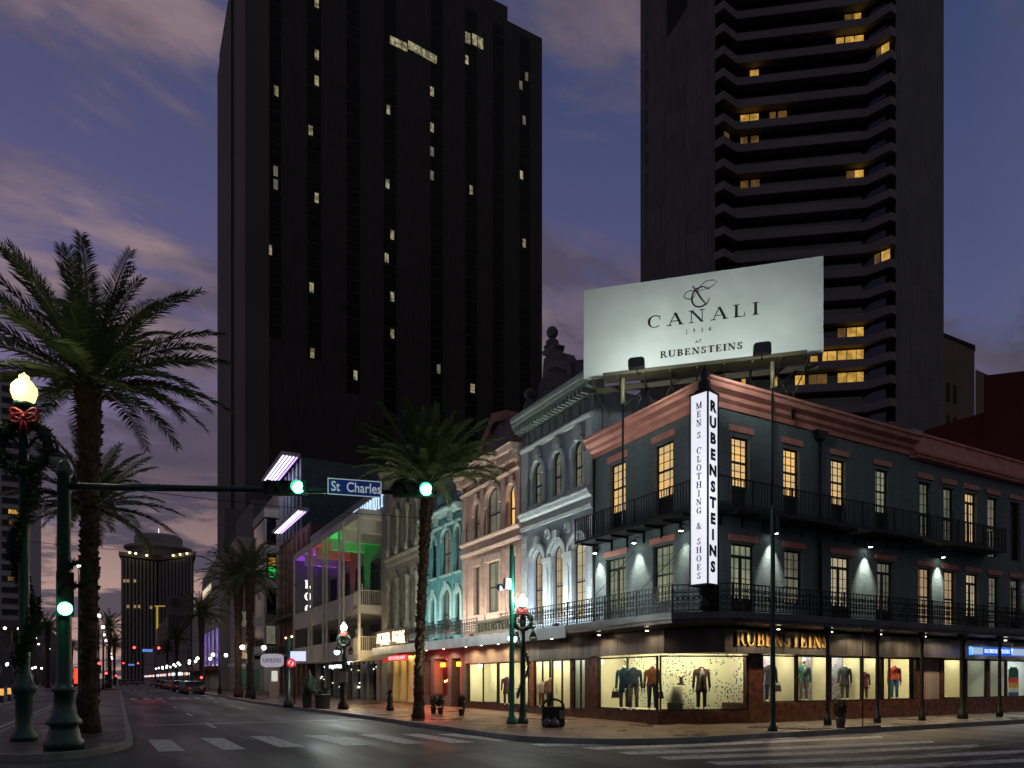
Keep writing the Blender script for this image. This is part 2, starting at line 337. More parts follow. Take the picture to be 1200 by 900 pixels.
# ------------------------------------------------------------------ lettering
def _l(x0, y0, x1, y1, w): return [(x0 - w / 2, y0), (x0 + w / 2, y0), (x1 + w / 2, y1), (x1 - w / 2, y1)]
def _h(x0, x1, y, t): return [(x0, y - t / 2), (x1, y - t / 2), (x1, y + t / 2), (x0, y + t / 2)]
def _arc(cx, cy, rx, ry, a0, a1, tk, tn, n=12):
    q = []
    for i in range(n):
        pts = []
        for k in (i, i + 1):
            a = rad(a0 + (a1 - a0) * k / n); w = tn + (tk - tn) * abs(math.cos(a)) ** 1.3
            pts.append(((cx + rx * math.cos(a), cy + ry * math.sin(a)), (cx + (rx - w) * math.cos(a), cy + (ry - min(w, tn * 1.2)) * math.sin(a))))
        q.append([pts[0][0], pts[1][0], pts[1][1], pts[0][1]])
    return q
def glyph(ch, K=.16, n=.055):
    s = lambda x, y, w=.17: _h(x - w - K * .2, x + w + K * .2, y, n)
    V = lambda x, w=K, y0=0., y1=1.: _l(x, y0, x, y1, w)
    b, t = n / 2, 1 - n / 2
    G = {
     'A': (.92, [_l(.12, 0, .46, 1, n * 1.1), _l(.80, 0, .47, 1, K), _h(.22, .68, .34, n), s(.12, b, .12), s(.80, b, .12)]),
     'B': (.80, [V(.2), _h(.05, .4, b, n), _h(.05, .4, t, n), _h(.2, .42, .53, n)] + _arc(.40, .765, .29, .235, -90, 90, K, n) + _arc(.42, .265, .33, .265, -90, 90, K, n)),
     'C': (.90, _arc(.48, .5, .42, .51, 48, 312, K, n) + [V(.78, n, .62, .97)]),
     'E': (.78, [V(.2), _h(.04, .68, b, n), _h(.04, .66, t, n), _h(.2, .5, .52, n), V(.66, n, 0, .28), V(.64, n, .74, 1), V(.49, n, .4, .64)]),
     'F': (.74, [V(.2), _h(.04, .66, t, n), _h(.2, .5, .52, n), V(.64, n, .74, 1), V(.49, n, .4, .64), s(.2, b)]),
     'D': (.88, [V(.2), _h(.05, .42, b, n), _h(.05, .42, t, n)] + _arc(.40, .5, .42, .5, -90, 90, K, n)),
     'G': (.94, _arc(.48, .5, .42, .51, 48, 318, K, n) + [V(.78, n, .64, .97), V(.74, K, .05, .42), s(.74, .42, .12)]),
     'H': (.98, [V(.2), V(.78), _h(.2, .78, .52, n), s(.2, b), s(.78, b), s(.2, t), s(.78, t)]),
     'I': (.44, [V(.22), s(.22, b, .14), s(.22, t, .14)]),
     'J': (.55, [V(.34, K, .2, 1), s(.34, t, .14)] + _arc(.2, .22, .2, .24, 180, 350, n, n)),
     'L': (.74, [V(.2), _h(.04, .66, b, n), s(.2, t, .14), V(.65, n, 0, .32)]),
     'M': (1.12, [V(.16, n), V(.92), _l(.54, 0, .18, 1, K), _l(.54, 0, .90, 1, n), s(.16, b, .11), s(.92, b, .11), s(.14, t, .1), s(.94, t, .1)]),
     'N': (1.0, [V(.18, n), V(.80, n), _l(.80, 0, .19, 1, K), s(.18, b, .12), s(.17, t, .12), s(.80, t, .12)]),
     'O': (.96, _arc(.48, .5, .43, .51, 0, 360, K, n, 24)),
     'P': (.76, [V(.2), _h(.05, .4, t, n), _h(.2, .42, .46, n), s(.2, b)] + _arc(.40, .73, .31, .27, -90, 90, K, n)),
     'R': (.90, [V(.2), _h(.05, .4, t, n), _h(.2, .42, .50, n), s(.2, b, .14), _l(.78, 0, .44, .52, K), s(.80, b, .08)] + _arc(.40, .75, .30, .25, -90, 90, K, n)),
     'S': (.70, _arc(.36, .75, .26, .255, 35, 270, K * .9, n, 10) + _arc(.34, .255, .29, .26, 90, -150, K * .9, n, 10) + [V(.58, n, .70, .96), V(.09, n, .04, .32)]),
     'T': (.84, [V(.42), _h(.06, .78, t, n), s(.42, b, .14), V(.08, n, .72, 1), V(.76, n, .72, 1)]),
     'U': (.98, [V(.2, K, .3, 1), V(.78, n, .3, 1), s(.2, t, .14), s(.78, t, .11)] + _arc(.465, .31, .345, .32, 180, 360, K * .8, n)),
     'V': (.92, [_l(.46, 0, .14, 1, K), _l(.48, 0, .80, 1, n), s(.13, t, .12), s(.80, t, .1)]),
     'W': (1.25, [_l(.36, 0, .12, 1, K), _l(.38, 0, .62, 1, n), _l(.86, 0, .62, 1, K), _l(.88, 0, 1.12, 1, n), s(.12, t, .1), s(1.12, t, .1)]),
     'Y': (.9, [_l(.44, .45, .14, 1, K), _l(.46, .45, .78, 1, n), V(.45, K, 0, .47), s(.45, b), s(.13, t, .11), s(.78, t, .1)]),
     '&': (.96, _arc(.40, .76, .19, .245, -60, 240, K * .7, n) + _arc(.36, .27, .30, .28, 130, 380, K, n) + [_l(.82, 0, .26, .66, K), _h(.68, .92, .5, n)]),
     "'": (.26, [_l(.10, .70, .15, 1, .08)]),
     '.': (.26, [V(.12, .11, 0, .12)]),
     '1': (.5, [V(.25, K), s(.25, b, .12), _l(.1, .8, .25, 1, n)]),
     '9': (.66, _arc(.32, .7, .25, .3, 0, 360, K, n, 14) + [_l(.22, 0, .53, .66, n * 1.4)]),
     '3': (.62, _arc(.30, .75, .23, .25, -100, 150, K, n) + _arc(.28, .27, .28, .28, -150, 100, K, n)),
     '4': (.68, [V(.46, K), _h(.04, .64, .28, n), _l(.08, .28, .44, 1, n)]),
     ' ': (.5, [])}
    return G.get(ch, G[' '])
def letters(mb, text, O, U, V, h, depth=.02, K=.16, n=.055, track=.12, align='c', mi=0, width=None):
    """serif letters: O = baseline point, U right, V up (unit vectors); solid strokes of real thickness"""
    O, U, V = Vector(O), Vector(U).normalized(), Vector(V).normalized(); W = U.cross(V)
    tot = sum(glyph(c, K, n)[0] + track for c in text) - track
    sx = 1. if width is None else width / (tot * h)
    x = {'c': -tot / 2, 'l': 0, 'r': -tot}[align]; k = 0
    for c in text:
        w, qs = glyph(c, K, n)
        for q in qs:
            k += 1; dd = depth + .0007 * (k % 9)
            f = [O + U * ((x + a) * h * sx) + V * (b * h) + W * dd for a, b in q]; g = [p - W * dd for p in f]
            mb.add(g + f, [(4, 5, 6, 7), (0, 3, 2, 1), (0, 1, 5, 4), (1, 2, 6, 5), (2, 3, 7, 6), (3, 0, 4, 7)], mi)
        x += w + track
def stacked(mb, text, O, U, h, step, depth=.015, K=.16, n=.055, wfit=None, mi=0):
    z = 0.
    for c in text:
        if c == ' ': z -= step * .8; continue
        if c == "'": letters(mb, c, Vector(O) + Vector((0, 0, z + step * .35)) + Vector(U) * .0, U, (0, 0, 1), h, depth, K, n, mi=mi); z -= step * .45; continue
        letters(mb, c, Vector(O) + Vector((0, 0, z)), U, (0, 0, 1), h, depth, K, n, mi=mi); z -= step
def sans(name, text, O, U, V, h, m, parent, depth=.01, sx=1., bold=0., space=1.):
    cu = bpy.data.curves.new(name, 'FONT'); cu.body = text; cu.size = h / .73; cu.align_x = 'CENTER'; cu.extrude = depth; cu.offset = bold; cu.resolution_u = 3; cu.space_character = space
    to = bpy.data.objects.new(name + '_tmp', cu); COL.objects.link(to)
    dg = bpy.context.evaluated_depsgraph_get(); me = bpy.data.meshes.new_from_object(to.evaluated_get(dg)); bpy.data.objects.remove(to)
    O, U, V = Vector(O) - org(parent), Vector(U).normalized(), Vector(V).normalized(); W = U.cross(V)
    for v in me.vertices: v.co = O + U * (v.co.x * sx) + V * v.co.y + W * (v.co.z + depth)
    me.materials.clear(); me.materials.append(m)
    o = bpy.data.objects.new(name, me); COL.objects.link(o); o.parent = parent; return o

# ------------------------------------------------------------------ facade helpers
def arc_pts(a0, a1, zs, rise, n=12): return [((a0 + a1) / 2 + (a1 - a0) / 2 * math.cos(PI * i / n), zs + rise * math.sin(PI * i / n)) for i in range(n + 1)]
def wall(mb, F, a0, a1, z0, z1, ops, depth=.38, mi=0, n=0.):
    """ops: (a0, a1, z0, z1, arch_rise)"""
    As = sorted({a0, a1} | {v for o in ops for v in o[:2]}); Zs = sorted({z0, z1} | {v for o in ops for v in o[2:4]})
    for i in range(len(As) - 1):
        for j in range(len(Zs) - 1):
            ca, cz = (As[i] + As[i + 1]) / 2, (Zs[j] + Zs[j + 1]) / 2
            if any(o[0] < ca < o[1] and o[2] < cz < o[3] for o in ops): continue
            mb.add([F.p(As[i], n, Zs[j]), F.p(As[i + 1], n, Zs[j]), F.p(As[i + 1], n, Zs[j + 1]), F.p(As[i], n, Zs[j + 1])], [(0, 1, 2, 3)], mi)
    for o in ops:
        b0, b1, c0, c1 = o[:4]; rise = o[4] if len(o) > 4 else 0
        D = n - depth; zt = c1 - rise
        q = [((b0, c0), (b1, c0)), ((b0, c0), (b0, zt)), ((b1, c0), (b1, zt))]
        if not rise: q.append(((b0, c1), (b1, c1)))
        else:
            ap = arc_pts(b0, b1, zt, rise); q += list(zip(ap[:-1], ap[1:]))
            k = len(ap) // 2
            mb.add([F.p(a, n, z) for a, z in [(b1, c1)] + ap[:k + 1]], [tuple(range(k + 2))], mi)
            mb.add([F.p(a, n, z) for a, z in [(b0, c1)] + ap[k:]], [tuple(range(len(ap) - k + 1))], mi)
            if ap[k][1] < c1 - 1e-4: pass
        for (p, r) in q: mb.add([F.p(p[0], n, p[1]), F.p(r[0], n, r[1]), F.p(r[0], D, r[1]), F.p(p[0], D, p[1])], [(0, 1, 2, 3)], mi)
    for a in (a0, a1): mb.add([F.p(a, n, z0), F.p(a, n - depth, z0), F.p(a, n - depth, z1), F.p(a, n, z1)], [(0, 1, 2, 3)], mi)
    mb.add([F.p(a0, n, z1), F.p(a1, n, z1), F.p(a1, n - depth, z1), F.p(a0, n - depth, z1)], [(0, 1, 2, 3)], mi)
def window(F, a0, a1, z0, z1, rise, cols, rows, fm, pm, parent, n=-.13, style='sash', name='window', label=None):
    mb = MB(); w = .065; t = .05
    mb.fbox(F, a0, a0 + w, n - t, n, z0, z1 - rise); mb.fbox(F, a1 - w, a1, n - t, n, z0, z1 - rise); mb.fbox(F, a0 + w, a1 - w, n - t, n, z0, z0 + w)
    if rise:
        o = arc_pts(a0, a1, z1 - rise, rise); i_ = arc_pts(a0 + w, a1 - w, z1 - rise, rise - w)
        for k in range(len(o) - 1): mb.fprism(F, [o[k], o[k + 1], i_[k + 1], i_[k]], n - t, n)
    else: mb.fbox(F, a0 + w, a1 - w, n - t, n, z1 - w, z1)
    def span(a):     # top of the glass at a
        if not rise: return z1 - w
        u = (a - (a0 + a1) / 2) / ((a1 - a0) / 2); return z1 - rise + (rise - w) * math.sqrt(max(0, 1 - u * u))
    b = .022
    if style == 'sash':
        zm = z0 + (z1 - rise * .5 - z0) * .5; mb.fbox(F, a0 + w, a1 - w, n - t - .003, n + .012, zm - .035, zm + .035)
        for i in range(1, cols):
            a = a0 + (a1 - a0) * i / cols; mb.fbox(F, a - b / 2, a + b / 2, n - .03, n - .006, z0 + w, span(a))
        for j in range(1, rows):
            z = z0 + (z1 - z0) * j / rows
            if abs(z - zm) > .1 and z < z1 - rise + .02: mb.fbox(F, a0 + w, a1 - w, n - .031, n - .007, z - b / 2, z + b / 2)
    elif style == 'door':      # french door with transom
        zt = z1 - .42; am = (a0 + a1) / 2
        mb.fbox(F, a0 + w, a1 - w, n - t - .003, n + .012, zt - .05, zt + .05); mb.fbox(F, am - .06, am + .06, n - t - .002, n + .008, z0 + w, zt - .05)
        mb.fbox(F, a0 + w, a1 - w, n - t - .001, n + .004, z0 + w, z0 + .55)
        for i in range(1, 4):
            a = a0 + (a1 - a0) * i / 4
            mb.fbox(F, a - b / 2, a + b / 2, n - .03, n - .006, z0 + .55, z1 - w) if i != 2 else mb.fbox(F, a - b / 2, a + b / 2, n - .03, n - .006, zt + .05, z1 - w)
        for j in range(1, 4):
            z = z0 + .55 + (zt - z0 - .6) * j / 4; mb.fbox(F, a0 + w, a1 - w, n - .031, n - .007, z - b / 2, z + b / 2)
    else:
        for i in range(1, cols):
            a = a0 + (a1 - a0) * i / cols; mb.fbox(F, a - b, a + b, n - .04, n - .004, z0 + w, span(a))
        for j in range(1, rows):
            z = z0 + (z1 - z0) * j / rows
            if z < z1 - rise: mb.fbox(F, a0 + w, a1 - w, n - .041, n - .005, z - b, z + b)
    fo = mb.build(name, fm, parent)
    if label: fo['label'] = label
    g = MB(); poly = [(a0 + .01, z0 + .01), (a1 - .01, z0 + .01)] + ([(a, z) for a, z in arc_pts(a0 + .01, a1 - .01, z1 - rise, rise - .01)] if rise else [(a1 - .01, z1 - .01), (a0 + .01, z1 - .01)])
    g.fprism(F, poly, n - .048, n - .034); g.build('pane', pm, fo)
    return fo
def railing(mb, F, a0, a1, n, z0, z1, gap=.13, ornate=False, r=.011, ends=True, n2=None):
    mb.fbox(F, a0, a1, n - .022, n + .022, z1 - .035, z1); mb.fbox(F, a0, a1, n - .016, n + .016, z0 + .04, z0 + .065)
    k = max(2, int((a1 - a0) / gap)); h = z1 - z0
    if ornate:
        mb.fbox(F, a0, a1, n - .012, n + .012, z0 + h * .30, z0 + h * .30 + .015); mb.fbox(F, a0, a1, n - .012, n + .012, z1 - h * .30, z1 - h * .30 + .015)
    for i in range(k + 1):
        a = a0 + (a1 - a0) * i / k
        mb.fbox(F, a - r, a + r, n - r, n + r, z0 + .0651, z1 - .0351)
        if ornate and i < k:
            c = a + (a1 - a0) / k / 2; zc = (z0 + z1) / 2; q = (a1 - a0) / k * .46
            for (dz, s) in ((0, 1.), (h * .24, .7), (-h * .24, .7)):
                ring = [(c + q * s * math.cos(t), zc + dz + q * s * 1.25 * math.sin(t)) for t in [PI * j / 3 for j in range(6)]]
                inn = [(c + q * s * .62 * math.cos(t), zc + dz + q * s * .8 * math.sin(t)) for t in [PI * j / 3 for j in range(6)]]
                for j in range(6): mb.fprism(F, [ring[j], ring[(j + 1) % 6], inn[(j + 1) % 6], inn[j]], n - .008, n + .008)
    for i in range(0, k + 1, max(1, int(1.9 / gap))):
        a = a0 + (a1 - a0) * i / k; mb.fbox(F, a - .022, a + .022, n - .023, n + .023, z0, z1 + .02)

# ================================================================== GROUND
o = MB().add([(-3000, -1500, -.03), (3000, -1500, -.03), (3000, 3500, -.03), (-3000, 3500, -.03)], [(0, 1, 2, 3)]).build('ground', M['ground']); tag(o, kind='structure')
am = M['asphalt']; t_ = am.node_tree; b_ = t_.nodes['Principled BSDF']; tcn = [n for n in t_.nodes if n.type == 'TEX_COORD'][0]; cr_ = [n for n in t_.nodes if n.type == 'VALTORGB'][0]
vo = t_.nodes.new('ShaderNodeTexVoronoi'); vo.feature = 'DISTANCE_TO_EDGE'; vo.inputs['Scale'].default_value = .28; nz = t_.nodes.new('ShaderNodeTexNoise'); nz.inputs['Scale'].default_value = 1.2; nz.inputs['Detail'].default_value = 8; nz.inputs['Roughness'].default_value = .7
t_.links.new(tcn.outputs['Object'], nz.inputs[0]); vm = t_.nodes.new('ShaderNodeVectorMath'); vm.operation = 'MULTIPLY_ADD'; t_.links.new(nz.outputs['Color'], vm.inputs[0]); vm.inputs[1].default_value = (2.2, 2.2, 0); t_.links.new(tcn.outputs['Object'], vm.inputs[2]); t_.links.new(vm.outputs[0], vo.inputs[0])
mr_ = t_.nodes.new('ShaderNodeMapRange'); t_.links.new(vo.outputs[0], mr_.inputs[0]); mr_.inputs[1].default_value = .0; mr_.inputs[2].default_value = .012; mr_.inputs[3].default_value = .35; mr_.inputs[4].default_value = 1
n5 = t_.nodes.new('ShaderNodeTexNoise'); n5.inputs['Scale'].default_value = 45; n5.inputs['Detail'].default_value = 3; t_.links.new(tcn.outputs['Object'], n5.inputs[0]); m5 = t_.nodes.new('ShaderNodeMapRange'); t_.links.new(n5.outputs[0], m5.inputs[0]); m5.inputs[1].default_value = .3; m5.inputs[2].default_value = .7; m5.inputs[3].default_value = .55; m5.inputs[4].default_value = 1.5
mm = t_.nodes.new('ShaderNodeMath'); mm.operation = 'MULTIPLY'; t_.links.new(mr_.outputs[0], mm.inputs[0]); t_.links.new(m5.outputs[0], mm.inputs[1])
mx_ = t_.nodes.new('ShaderNodeVectorMath'); mx_.operation = 'SCALE'; t_.links.new(cr_.outputs[0], mx_.inputs[0]); t_.links.new(mm.outputs[0], mx_.inputs['Scale']); t_.links.new(mx_.outputs[0], b_.inputs['Base Color'])
mw = t_.nodes.new('ShaderNodeMapping'); mw.inputs['Scale'].default_value = (.5, .06, 1); t_.links.new(tcn.outputs['Object'], mw.inputs[0]); nw = t_.nodes.new('ShaderNodeTexNoise'); nw.inputs['Scale'].default_value = 1.3; nw.inputs['Detail'].default_value = 5; t_.links.new(mw.outputs[0], nw.inputs[0])
mo_ = t_.nodes.new('ShaderNodeMapRange'); t_.links.new(nw.outputs[0], mo_.inputs[0]); mo_.inputs[1].default_value = .35; mo_.inputs[2].default_value = .65; mo_.inputs[3].default_value = .38; mo_.inputs[4].default_value = .72; t_.links.new(mo_.outputs[0], b_.inputs['Roughness'])
rd = MB()
rd.add([(-14, -60, 0), (9.5, -60, 0), (9.5, 900, 0), (-14, 900, 0)], [(0, 1, 2, 3)])
rd.add([(9.5, -60, 0), (400, -60, 0), (400, 14.5, 0), (9.5, 14.5, 0)], [(0, 1, 2, 3)])
rd.add([(9.5, 14.5, 0), (14, 14.5, 0), (9.5, 19, 0)], [(0, 1, 2)])
rd.add([(-400, -20, 0), (-14, -20, 0), (-14, 14, 0), (-400, 14, 0)], [(0, 1, 2, 3)])
tag(rd.build('road', M['asphalt']), kind='structure')
arcp = [(13.6 - 4 * math.cos(t), 18.45 - 4 * math.sin(t)) for t in [PI / 2 * i / 10 for i in range(11)]]
def off_arc(d): return [(13.6 - (4 - d) * math.cos(t), 18.45 - (4 - d) * math.sin(t)) for t in [PI / 2 * i / 10 for i in range(11)]]
walkm = floormat('brick_paving', (.25, .130, .080), .9, .45, .03, .6, .40, .2)
concm = floormat('concrete_paving', (.20, .165, .13), 1.5, 1.5, .03, .55, .42, .2)
k = .18
o = MB().prism([(17.4, 400), (8.3 + k, 400), (8.3 + k, 52), (9.3 + k, 30)] + off_arc(k) + [(120, 14.45 + k), (120, 18.2), (17.4, 18.2)], -.02, .15).build('sidewalk', walkm); tag(o, kind='structure')
mb = MB(); ring_o = [(8.3, 400), (8.3, 52), (9.3, 30)] + off_arc(0) + [(120, 14.45)]; ring_i = [(8.3 + k, 400), (8.3 + k, 52), (9.3 + k, 30)] + off_arc(k) + [(120, 14.45 + k)]
for i in range(len(ring_o) - 1): mb.prism([ring_o[i], ring_o[i + 1], ring_i[i + 1], ring_i[i]], -.02, .157)
tag(mb.build('sidewalk_kerb', M['kerb']), kind='structure')
o = MB().add([(16.9, 14.7, .154), (60, 14.7, .154), (60, 17.9, .154), (16.9, 17.9, .154)], [(0, 1, 2, 3)]).build('concrete_pavement', concm); tag(o, kind='structure')
mp_ = [(-1.4 + 1.75 * math.cos(t), 21.6 + 3.7 * math.sin(t)) for t in [PI + PI * i / 14 for i in range(15)]]
mi_ = [(-1.4 + 1.6 * math.cos(t), 21.6 + 3.5 * math.sin(t)) for t in [PI + PI * i / 14 for i in range(15)]]
o = MB().prism([(.2, 110), (-3.0, 110)] + mi_, -.02, .15).build('median', floormat('median_paving', (.07, .058, .048), 1.2, .6, .02, .4, .5)); tag(o, kind='structure')
mb = MB(); ro = [(-3.15, 110)] + mp_ + [(.35, 110)]; ri = [(-3.0, 110)] + mi_ + [(.2, 110)]
for i in range(len(ro) - 1): mb.prism([ro[i], ro[i + 1], ri[i + 1], ri[i]], -.02, .157)
tag(mb.build('median_kerb', M['kerb']), kind='structure')
tag(MB().box(-.2, -3.0 + .2, 125, 380, -.02, .15).build('median', MATS['median_paving']), kind='structure')
tag(MB().prism([(-14, 14), (-14, 400), (-40, 400), (-40, 14)], -.02, .15).build('sidewalk', concm), kind='structure')
pm0 = M['paint']; tt_ = pm0.node_tree; cr0 = [n for n in tt_.nodes if n.type == 'VALTORGB'][0]; n0_ = [n for n in tt_.nodes if n.type == 'TEX_NOISE'][0]
n0_.inputs['Scale'].default_value = 5; n0_.inputs['Detail'].default_value = 10; n0_.inputs['Roughness'].default_value = .75; cr0.color_ramp.elements[0].position = .38; cr0.color_ramp.elements[1].position = .52; cr0.color_ramp.elements[0].color = (.16, .16, .15, 1); cr0.color_ramp.elements[1].color = (.62, .62, .6, 1)
mb = MB()
for x, y, w, h, a in ((3.2, 21.5, 2.2, 1.4, .1), (6.8, 27, 1.0, 7, .0), (11.5, 10.5, 3.4, 1.2, .35), (1.6, 34, 1.2, 5, .02), (16.5, 12.2, 2.6, .9, -.1), (5.0, 13.8, 4.5, .7, .5)):
    ca_, sa_ = math.cos(a), math.sin(a); mb.add([(x + u * ca_ - v * sa_, y + u * sa_ + v * ca_, .0025) for u, v in ((0, 0), (w, 0), (w, h), (0, h))], [(0, 1, 2, 3)])
tag(mb.build('road_patches', mat('fresh_asphalt', (.030, .029, .028), .5, var=.3, vs=2, bump=.5, bs=70)), kind='structure')
# painted markings, quads given by their own ground positions
def G(px, py, z=0.):
    d = F_ * (EYE - z) / (py - HOR); return at(px, d)
mb = MB()
def stripe(q, z=.005): mb.add([(*G(px, py), z) for px, py in q], [(0, 1, 2, 3)])
for q in [[(173, 867), (200, 867), (217, 880), (186, 881)], [(234, 865), (262, 865), (288, 878), (262, 879)], [(292, 863), (318, 863), (357, 875), (328, 876)], [(356, 862), (382, 861.5), (430, 873), (404, 874)],
          [(420, 861), (446, 860.5), (500, 871), (474, 872)], [(470, 860.5), (492, 860), (556, 870), (530, 871)], [(512, 860.5), (534, 860), (606, 867.5), (585, 869)]]: stripe(q)
tag(mb.build('crosswalk_stripes', M['paint']), kind='structure')
mb = MB()
for (x0, y0, x1, y1, x2, y2, w) in [(620, 872, 700, 871, 930, 863.5, 2.6), (681, 876, 800, 872.5, 1031, 862.5, 2.8), (724, 881.5, 870, 877, 1092, 868, 3.2), (769, 887, 950, 881, 1146, 872.5, 3.6), (827, 893, 1000, 888, 1200, 879, 4), (905, 901, 1080, 895, 1240, 887, 4.5)]:
    stripe([(x0, y0), (x1, y1), (x1 + 6, y1 + w), (x0 + 16, y0 + w)]); stripe([(x1, y1), (x2, y2), (x2 + 4, y2 + w * .8), (x1 + 6, y1 + w)])
tag(mb.build('side_street_crosswalk', M['paint']), kind='structure')
mb = MB()
for X, Y0, Y1 in [(2.95, 27, 30), (2.95, 36, 39), (2.95, 46, 49), (2.95, 57, 60), (2.95, 69, 72), (2.95, 82, 85), (6.2, 31, 34), (6.2, 42, 45), (6.2, 54, 57), (6.2, 68, 71)]: mb.add([(X, Y0, .004), (X + .13, Y0, .004), (X + .13, Y1, .004), (X, Y1, .004)], [(0, 1, 2, 3)])
for X in (-3.75, -6.9): mb.add([(X, 22, .004), (X + .12, 22, .004), (X + .12, 160, .004), (X, 160, .004)], [(0, 1, 2, 3)])
for i in range(9): mb.add([(.9 + i * 1.0, 66, .004), (1.4 + i, 66, .004), (1.4 + i, 70, .004), (.9 + i, 70, .004)], [(0, 1, 2, 3)])
for i in range(9): mb.add([(.9 + i * 1.0, 112, .004), (1.4 + i, 112, .004), (1.4 + i, 117, .004), (.9 + i, 117, .004)], [(0, 1, 2, 3)])
mb.add([(.9, 29.5, .004), (9.2, 29.5, .004), (9.2, 29.8, .004), (.9, 29.8, .004)], [(0, 1, 2, 3)])
tag(mb.build('lane_markings', M['paint']), kind='structure')
mb = MB()
def rail(p0, p1, p2, w=.06):
    a, b, c = [Vector((*G(*p), .006)) for p in (p0, p1, p2)]; prev = None
    for i in range(13):
        t = i / 12; q = a * (1 - t) ** 2 + b * 2 * t * (1 - t) + c * t * t; d = (b - a) * (1 - t) + (c - b) * t; nn = Vector((-d.y, d.x, 0)).normalized() * w
        if prev: mb.add([prev[0], prev[1], q + nn, q - nn], [(0, 1, 2, 3)])
        prev = (q - nn, q + nn)
rail((960, 903), (1090, 882), (1260, 860)); rail((1080, 905), (1150, 887), (1290, 869))
tag(mb.build('tram_rails', M['steel']), kind='structure')
mb = MB()
for px, py, r in [(617, 879.5, .3), (660, 885, .35), (440, 842 + 6, .3)]:
    x, y = G(px, py); mb.lathe((x, y, 0), [(r + .12, .0035), (r + .1, .009), (r, .010), (r - .01, .006)], 20, sm=False)
tag(mb.build('manhole_cover', mat('dark_manhole_iron', (.045, .043, .04), .55, metal=.2)), 'round steel manhole covers set in the dark road', 'manhole cover')

# ================================================================== CORNER BUILDING
brick1 = wallmat('slate_blue_brick', (.18, .235, .245), .24, .08, .012, .34, .7)
BN = M['salmon']
M['panel'].node_tree.nodes['Principled BSDF'].inputs['Metallic'].default_value = .7
M['edge'] = mat('weathered_edge_metal', (.13, .13, .13), .4, metal=.4, var=.4)
def murals(F, parent, spans, z0, z1, n=-.75):
    for a0, a1 in spans: MB().fbox(F, a0, a1, n - .03, n, z0, z1).build('mural_panel', mural_m, parent)
mural_m = confetti('mural_mix', (.30, .30, .42), .30, [(.02, .3, .14), (.04, .12, .6), (.65, .06, .04), (.7, .4, .04), (.35, .06, .5), (.8, .8, .75)], 8)
def lintels(F, ops, parent, h=.2, up=.12):
    for o in ops: MB().fbox(F, o[0] - .13, o[1] + .13, 0, .05, o[3] + up, o[3] + up + h).build('lintel', BN, parent)
def shopwin(F, a0, a1, z0, z1, parent, mulls=(), n=0., depth=1.25, back=None, power=30, col=(1, .90, .62), case=True, fm='bronze', label=None):
    mb = MB(); w = .05
    for a in (a0, a1 - w): mb.fbox(F, a, a + w, n - .06, n + .02, z0, z1)
    mb.fbox(F, a0 + w, a1 - w, n - .061, n + .018, z0, z0 + w); mb.fbox(F, a0 + w, a1 - w, n - .061, n + .018, z1 - w, z1)
    for a in mulls: mb.fbox(F, a - .025, a + .025, n - .059, n + .017, z0 + w, z1 - w)
    f = mb.build('shop_window', M[fm], parent)
    if label: f['label'] = label
    MB().fbox(F, a0 + w, a1 - w, n - .03, n - .018, z0 + w, z1 - w).build('pane', M['glass'], f)
    if case:
        c = MB(); D = n - depth
        q = lambda *p: c.add([F.p(*v) for v in p], [(0, 1, 2, 3)])
        q((a0, n - .07, z0), (a1, n - .07, z0), (a1, D, z0), (a0, D, z0)); q((a0, n - .07, z1 + .25), (a1, n - .07, z1 + .25), (a1, D, z1 + .25), (a0, D, z1 + .25))
        q((a0, n - .07, z0), (a0, D, z0), (a0, D, z1 + .25), (a0, n - .07, z1 + .25)); q((a1, n - .07, z0), (a1, D, z0), (a1, D, z1 + .25), (a1, n - .07, z1 + .25))
        q((a0, n - .07, z1), (a1, n - .07, z1), (a1, n - .07, z1 + .25), (a0, n - .07, z1 + .25))
        c.build('display_case', M['cream'], parent)
        b = MB(); b.fbox(F, a0 + .01, a1 - .01, D + .004, D + .02, z0 + .004, z1 + .24); b.build('display_backdrop', back or M['cream'], parent)
        p0 = F.p((a0 + a1) / 2, n - .35, z1 + .22); tg = F.p((a0 + a1) / 2, n - depth * .8, z0)
        lamp('AREA', p0, power * 1.5 * (a1 - a0), col, parent, size=max(.3, (a1 - a0) * .7), sy=.3, target=tg)
    return f

cb = thing('corner_building', (17.4, 18.2, .15), 'dark blue painted brick corner building with salmon cornice, two iron balconies and clothes shop', 'building')
oc_up = [(18.55, 19.5, 7.25, 9.95), (21.15, 22.1, 7.25, 9.95)]
oc_lo = [(18.55, 19.6, 4.35, 6.4), (21.15, 22.35, 3.85, 6.35)]
os_up = [(17.55, 18.38, 7.25, 9.72), (20.0, 20.82, 7.25, 9.72), (22.5, 23.32, 7.25, 9.72), (25.05, 25.87, 7.25, 9.72)]
os_lo = [(17.52, 18.62, 3.85, 6.2), (20.05, 20.98, 4.3, 6.2), (22.5, 23.62, 3.85, 6.2), (25.12, 26.15, 3.85, 6.2)]
mb = MB(); wall(mb, FC, WY, 23.2, 3.8, 10.55, oc_up + oc_lo); wall(mb, FS, WX, 27.2, 3.8, 10.55, os_up + os_lo)
mb.box(WX + .5, 27.2, WY + .5, 23.2, 3.8, 10.6)
for a in (17.2, 20.2, 22.9): mb.fbox(FC, a - .05, a + .05, 0, .04, 7.3, 7.45)
mb.build('wall', brick1, cb)
lintels(FC, oc_up, cb, .22, .1); lintels(FC, oc_lo, cb, .2, .08); lintels(FS, os_up, cb); lintels(FS, os_lo, cb, .2, .06)
prof = [(0, 10.5), (.06, 10.5), (.08, 10.66), (.2, 10.74), (.22, 10.86), (.42, 10.95), (.45, 11.08), (.52, 11.12), (.52, 11.2), (0, 11.22)]
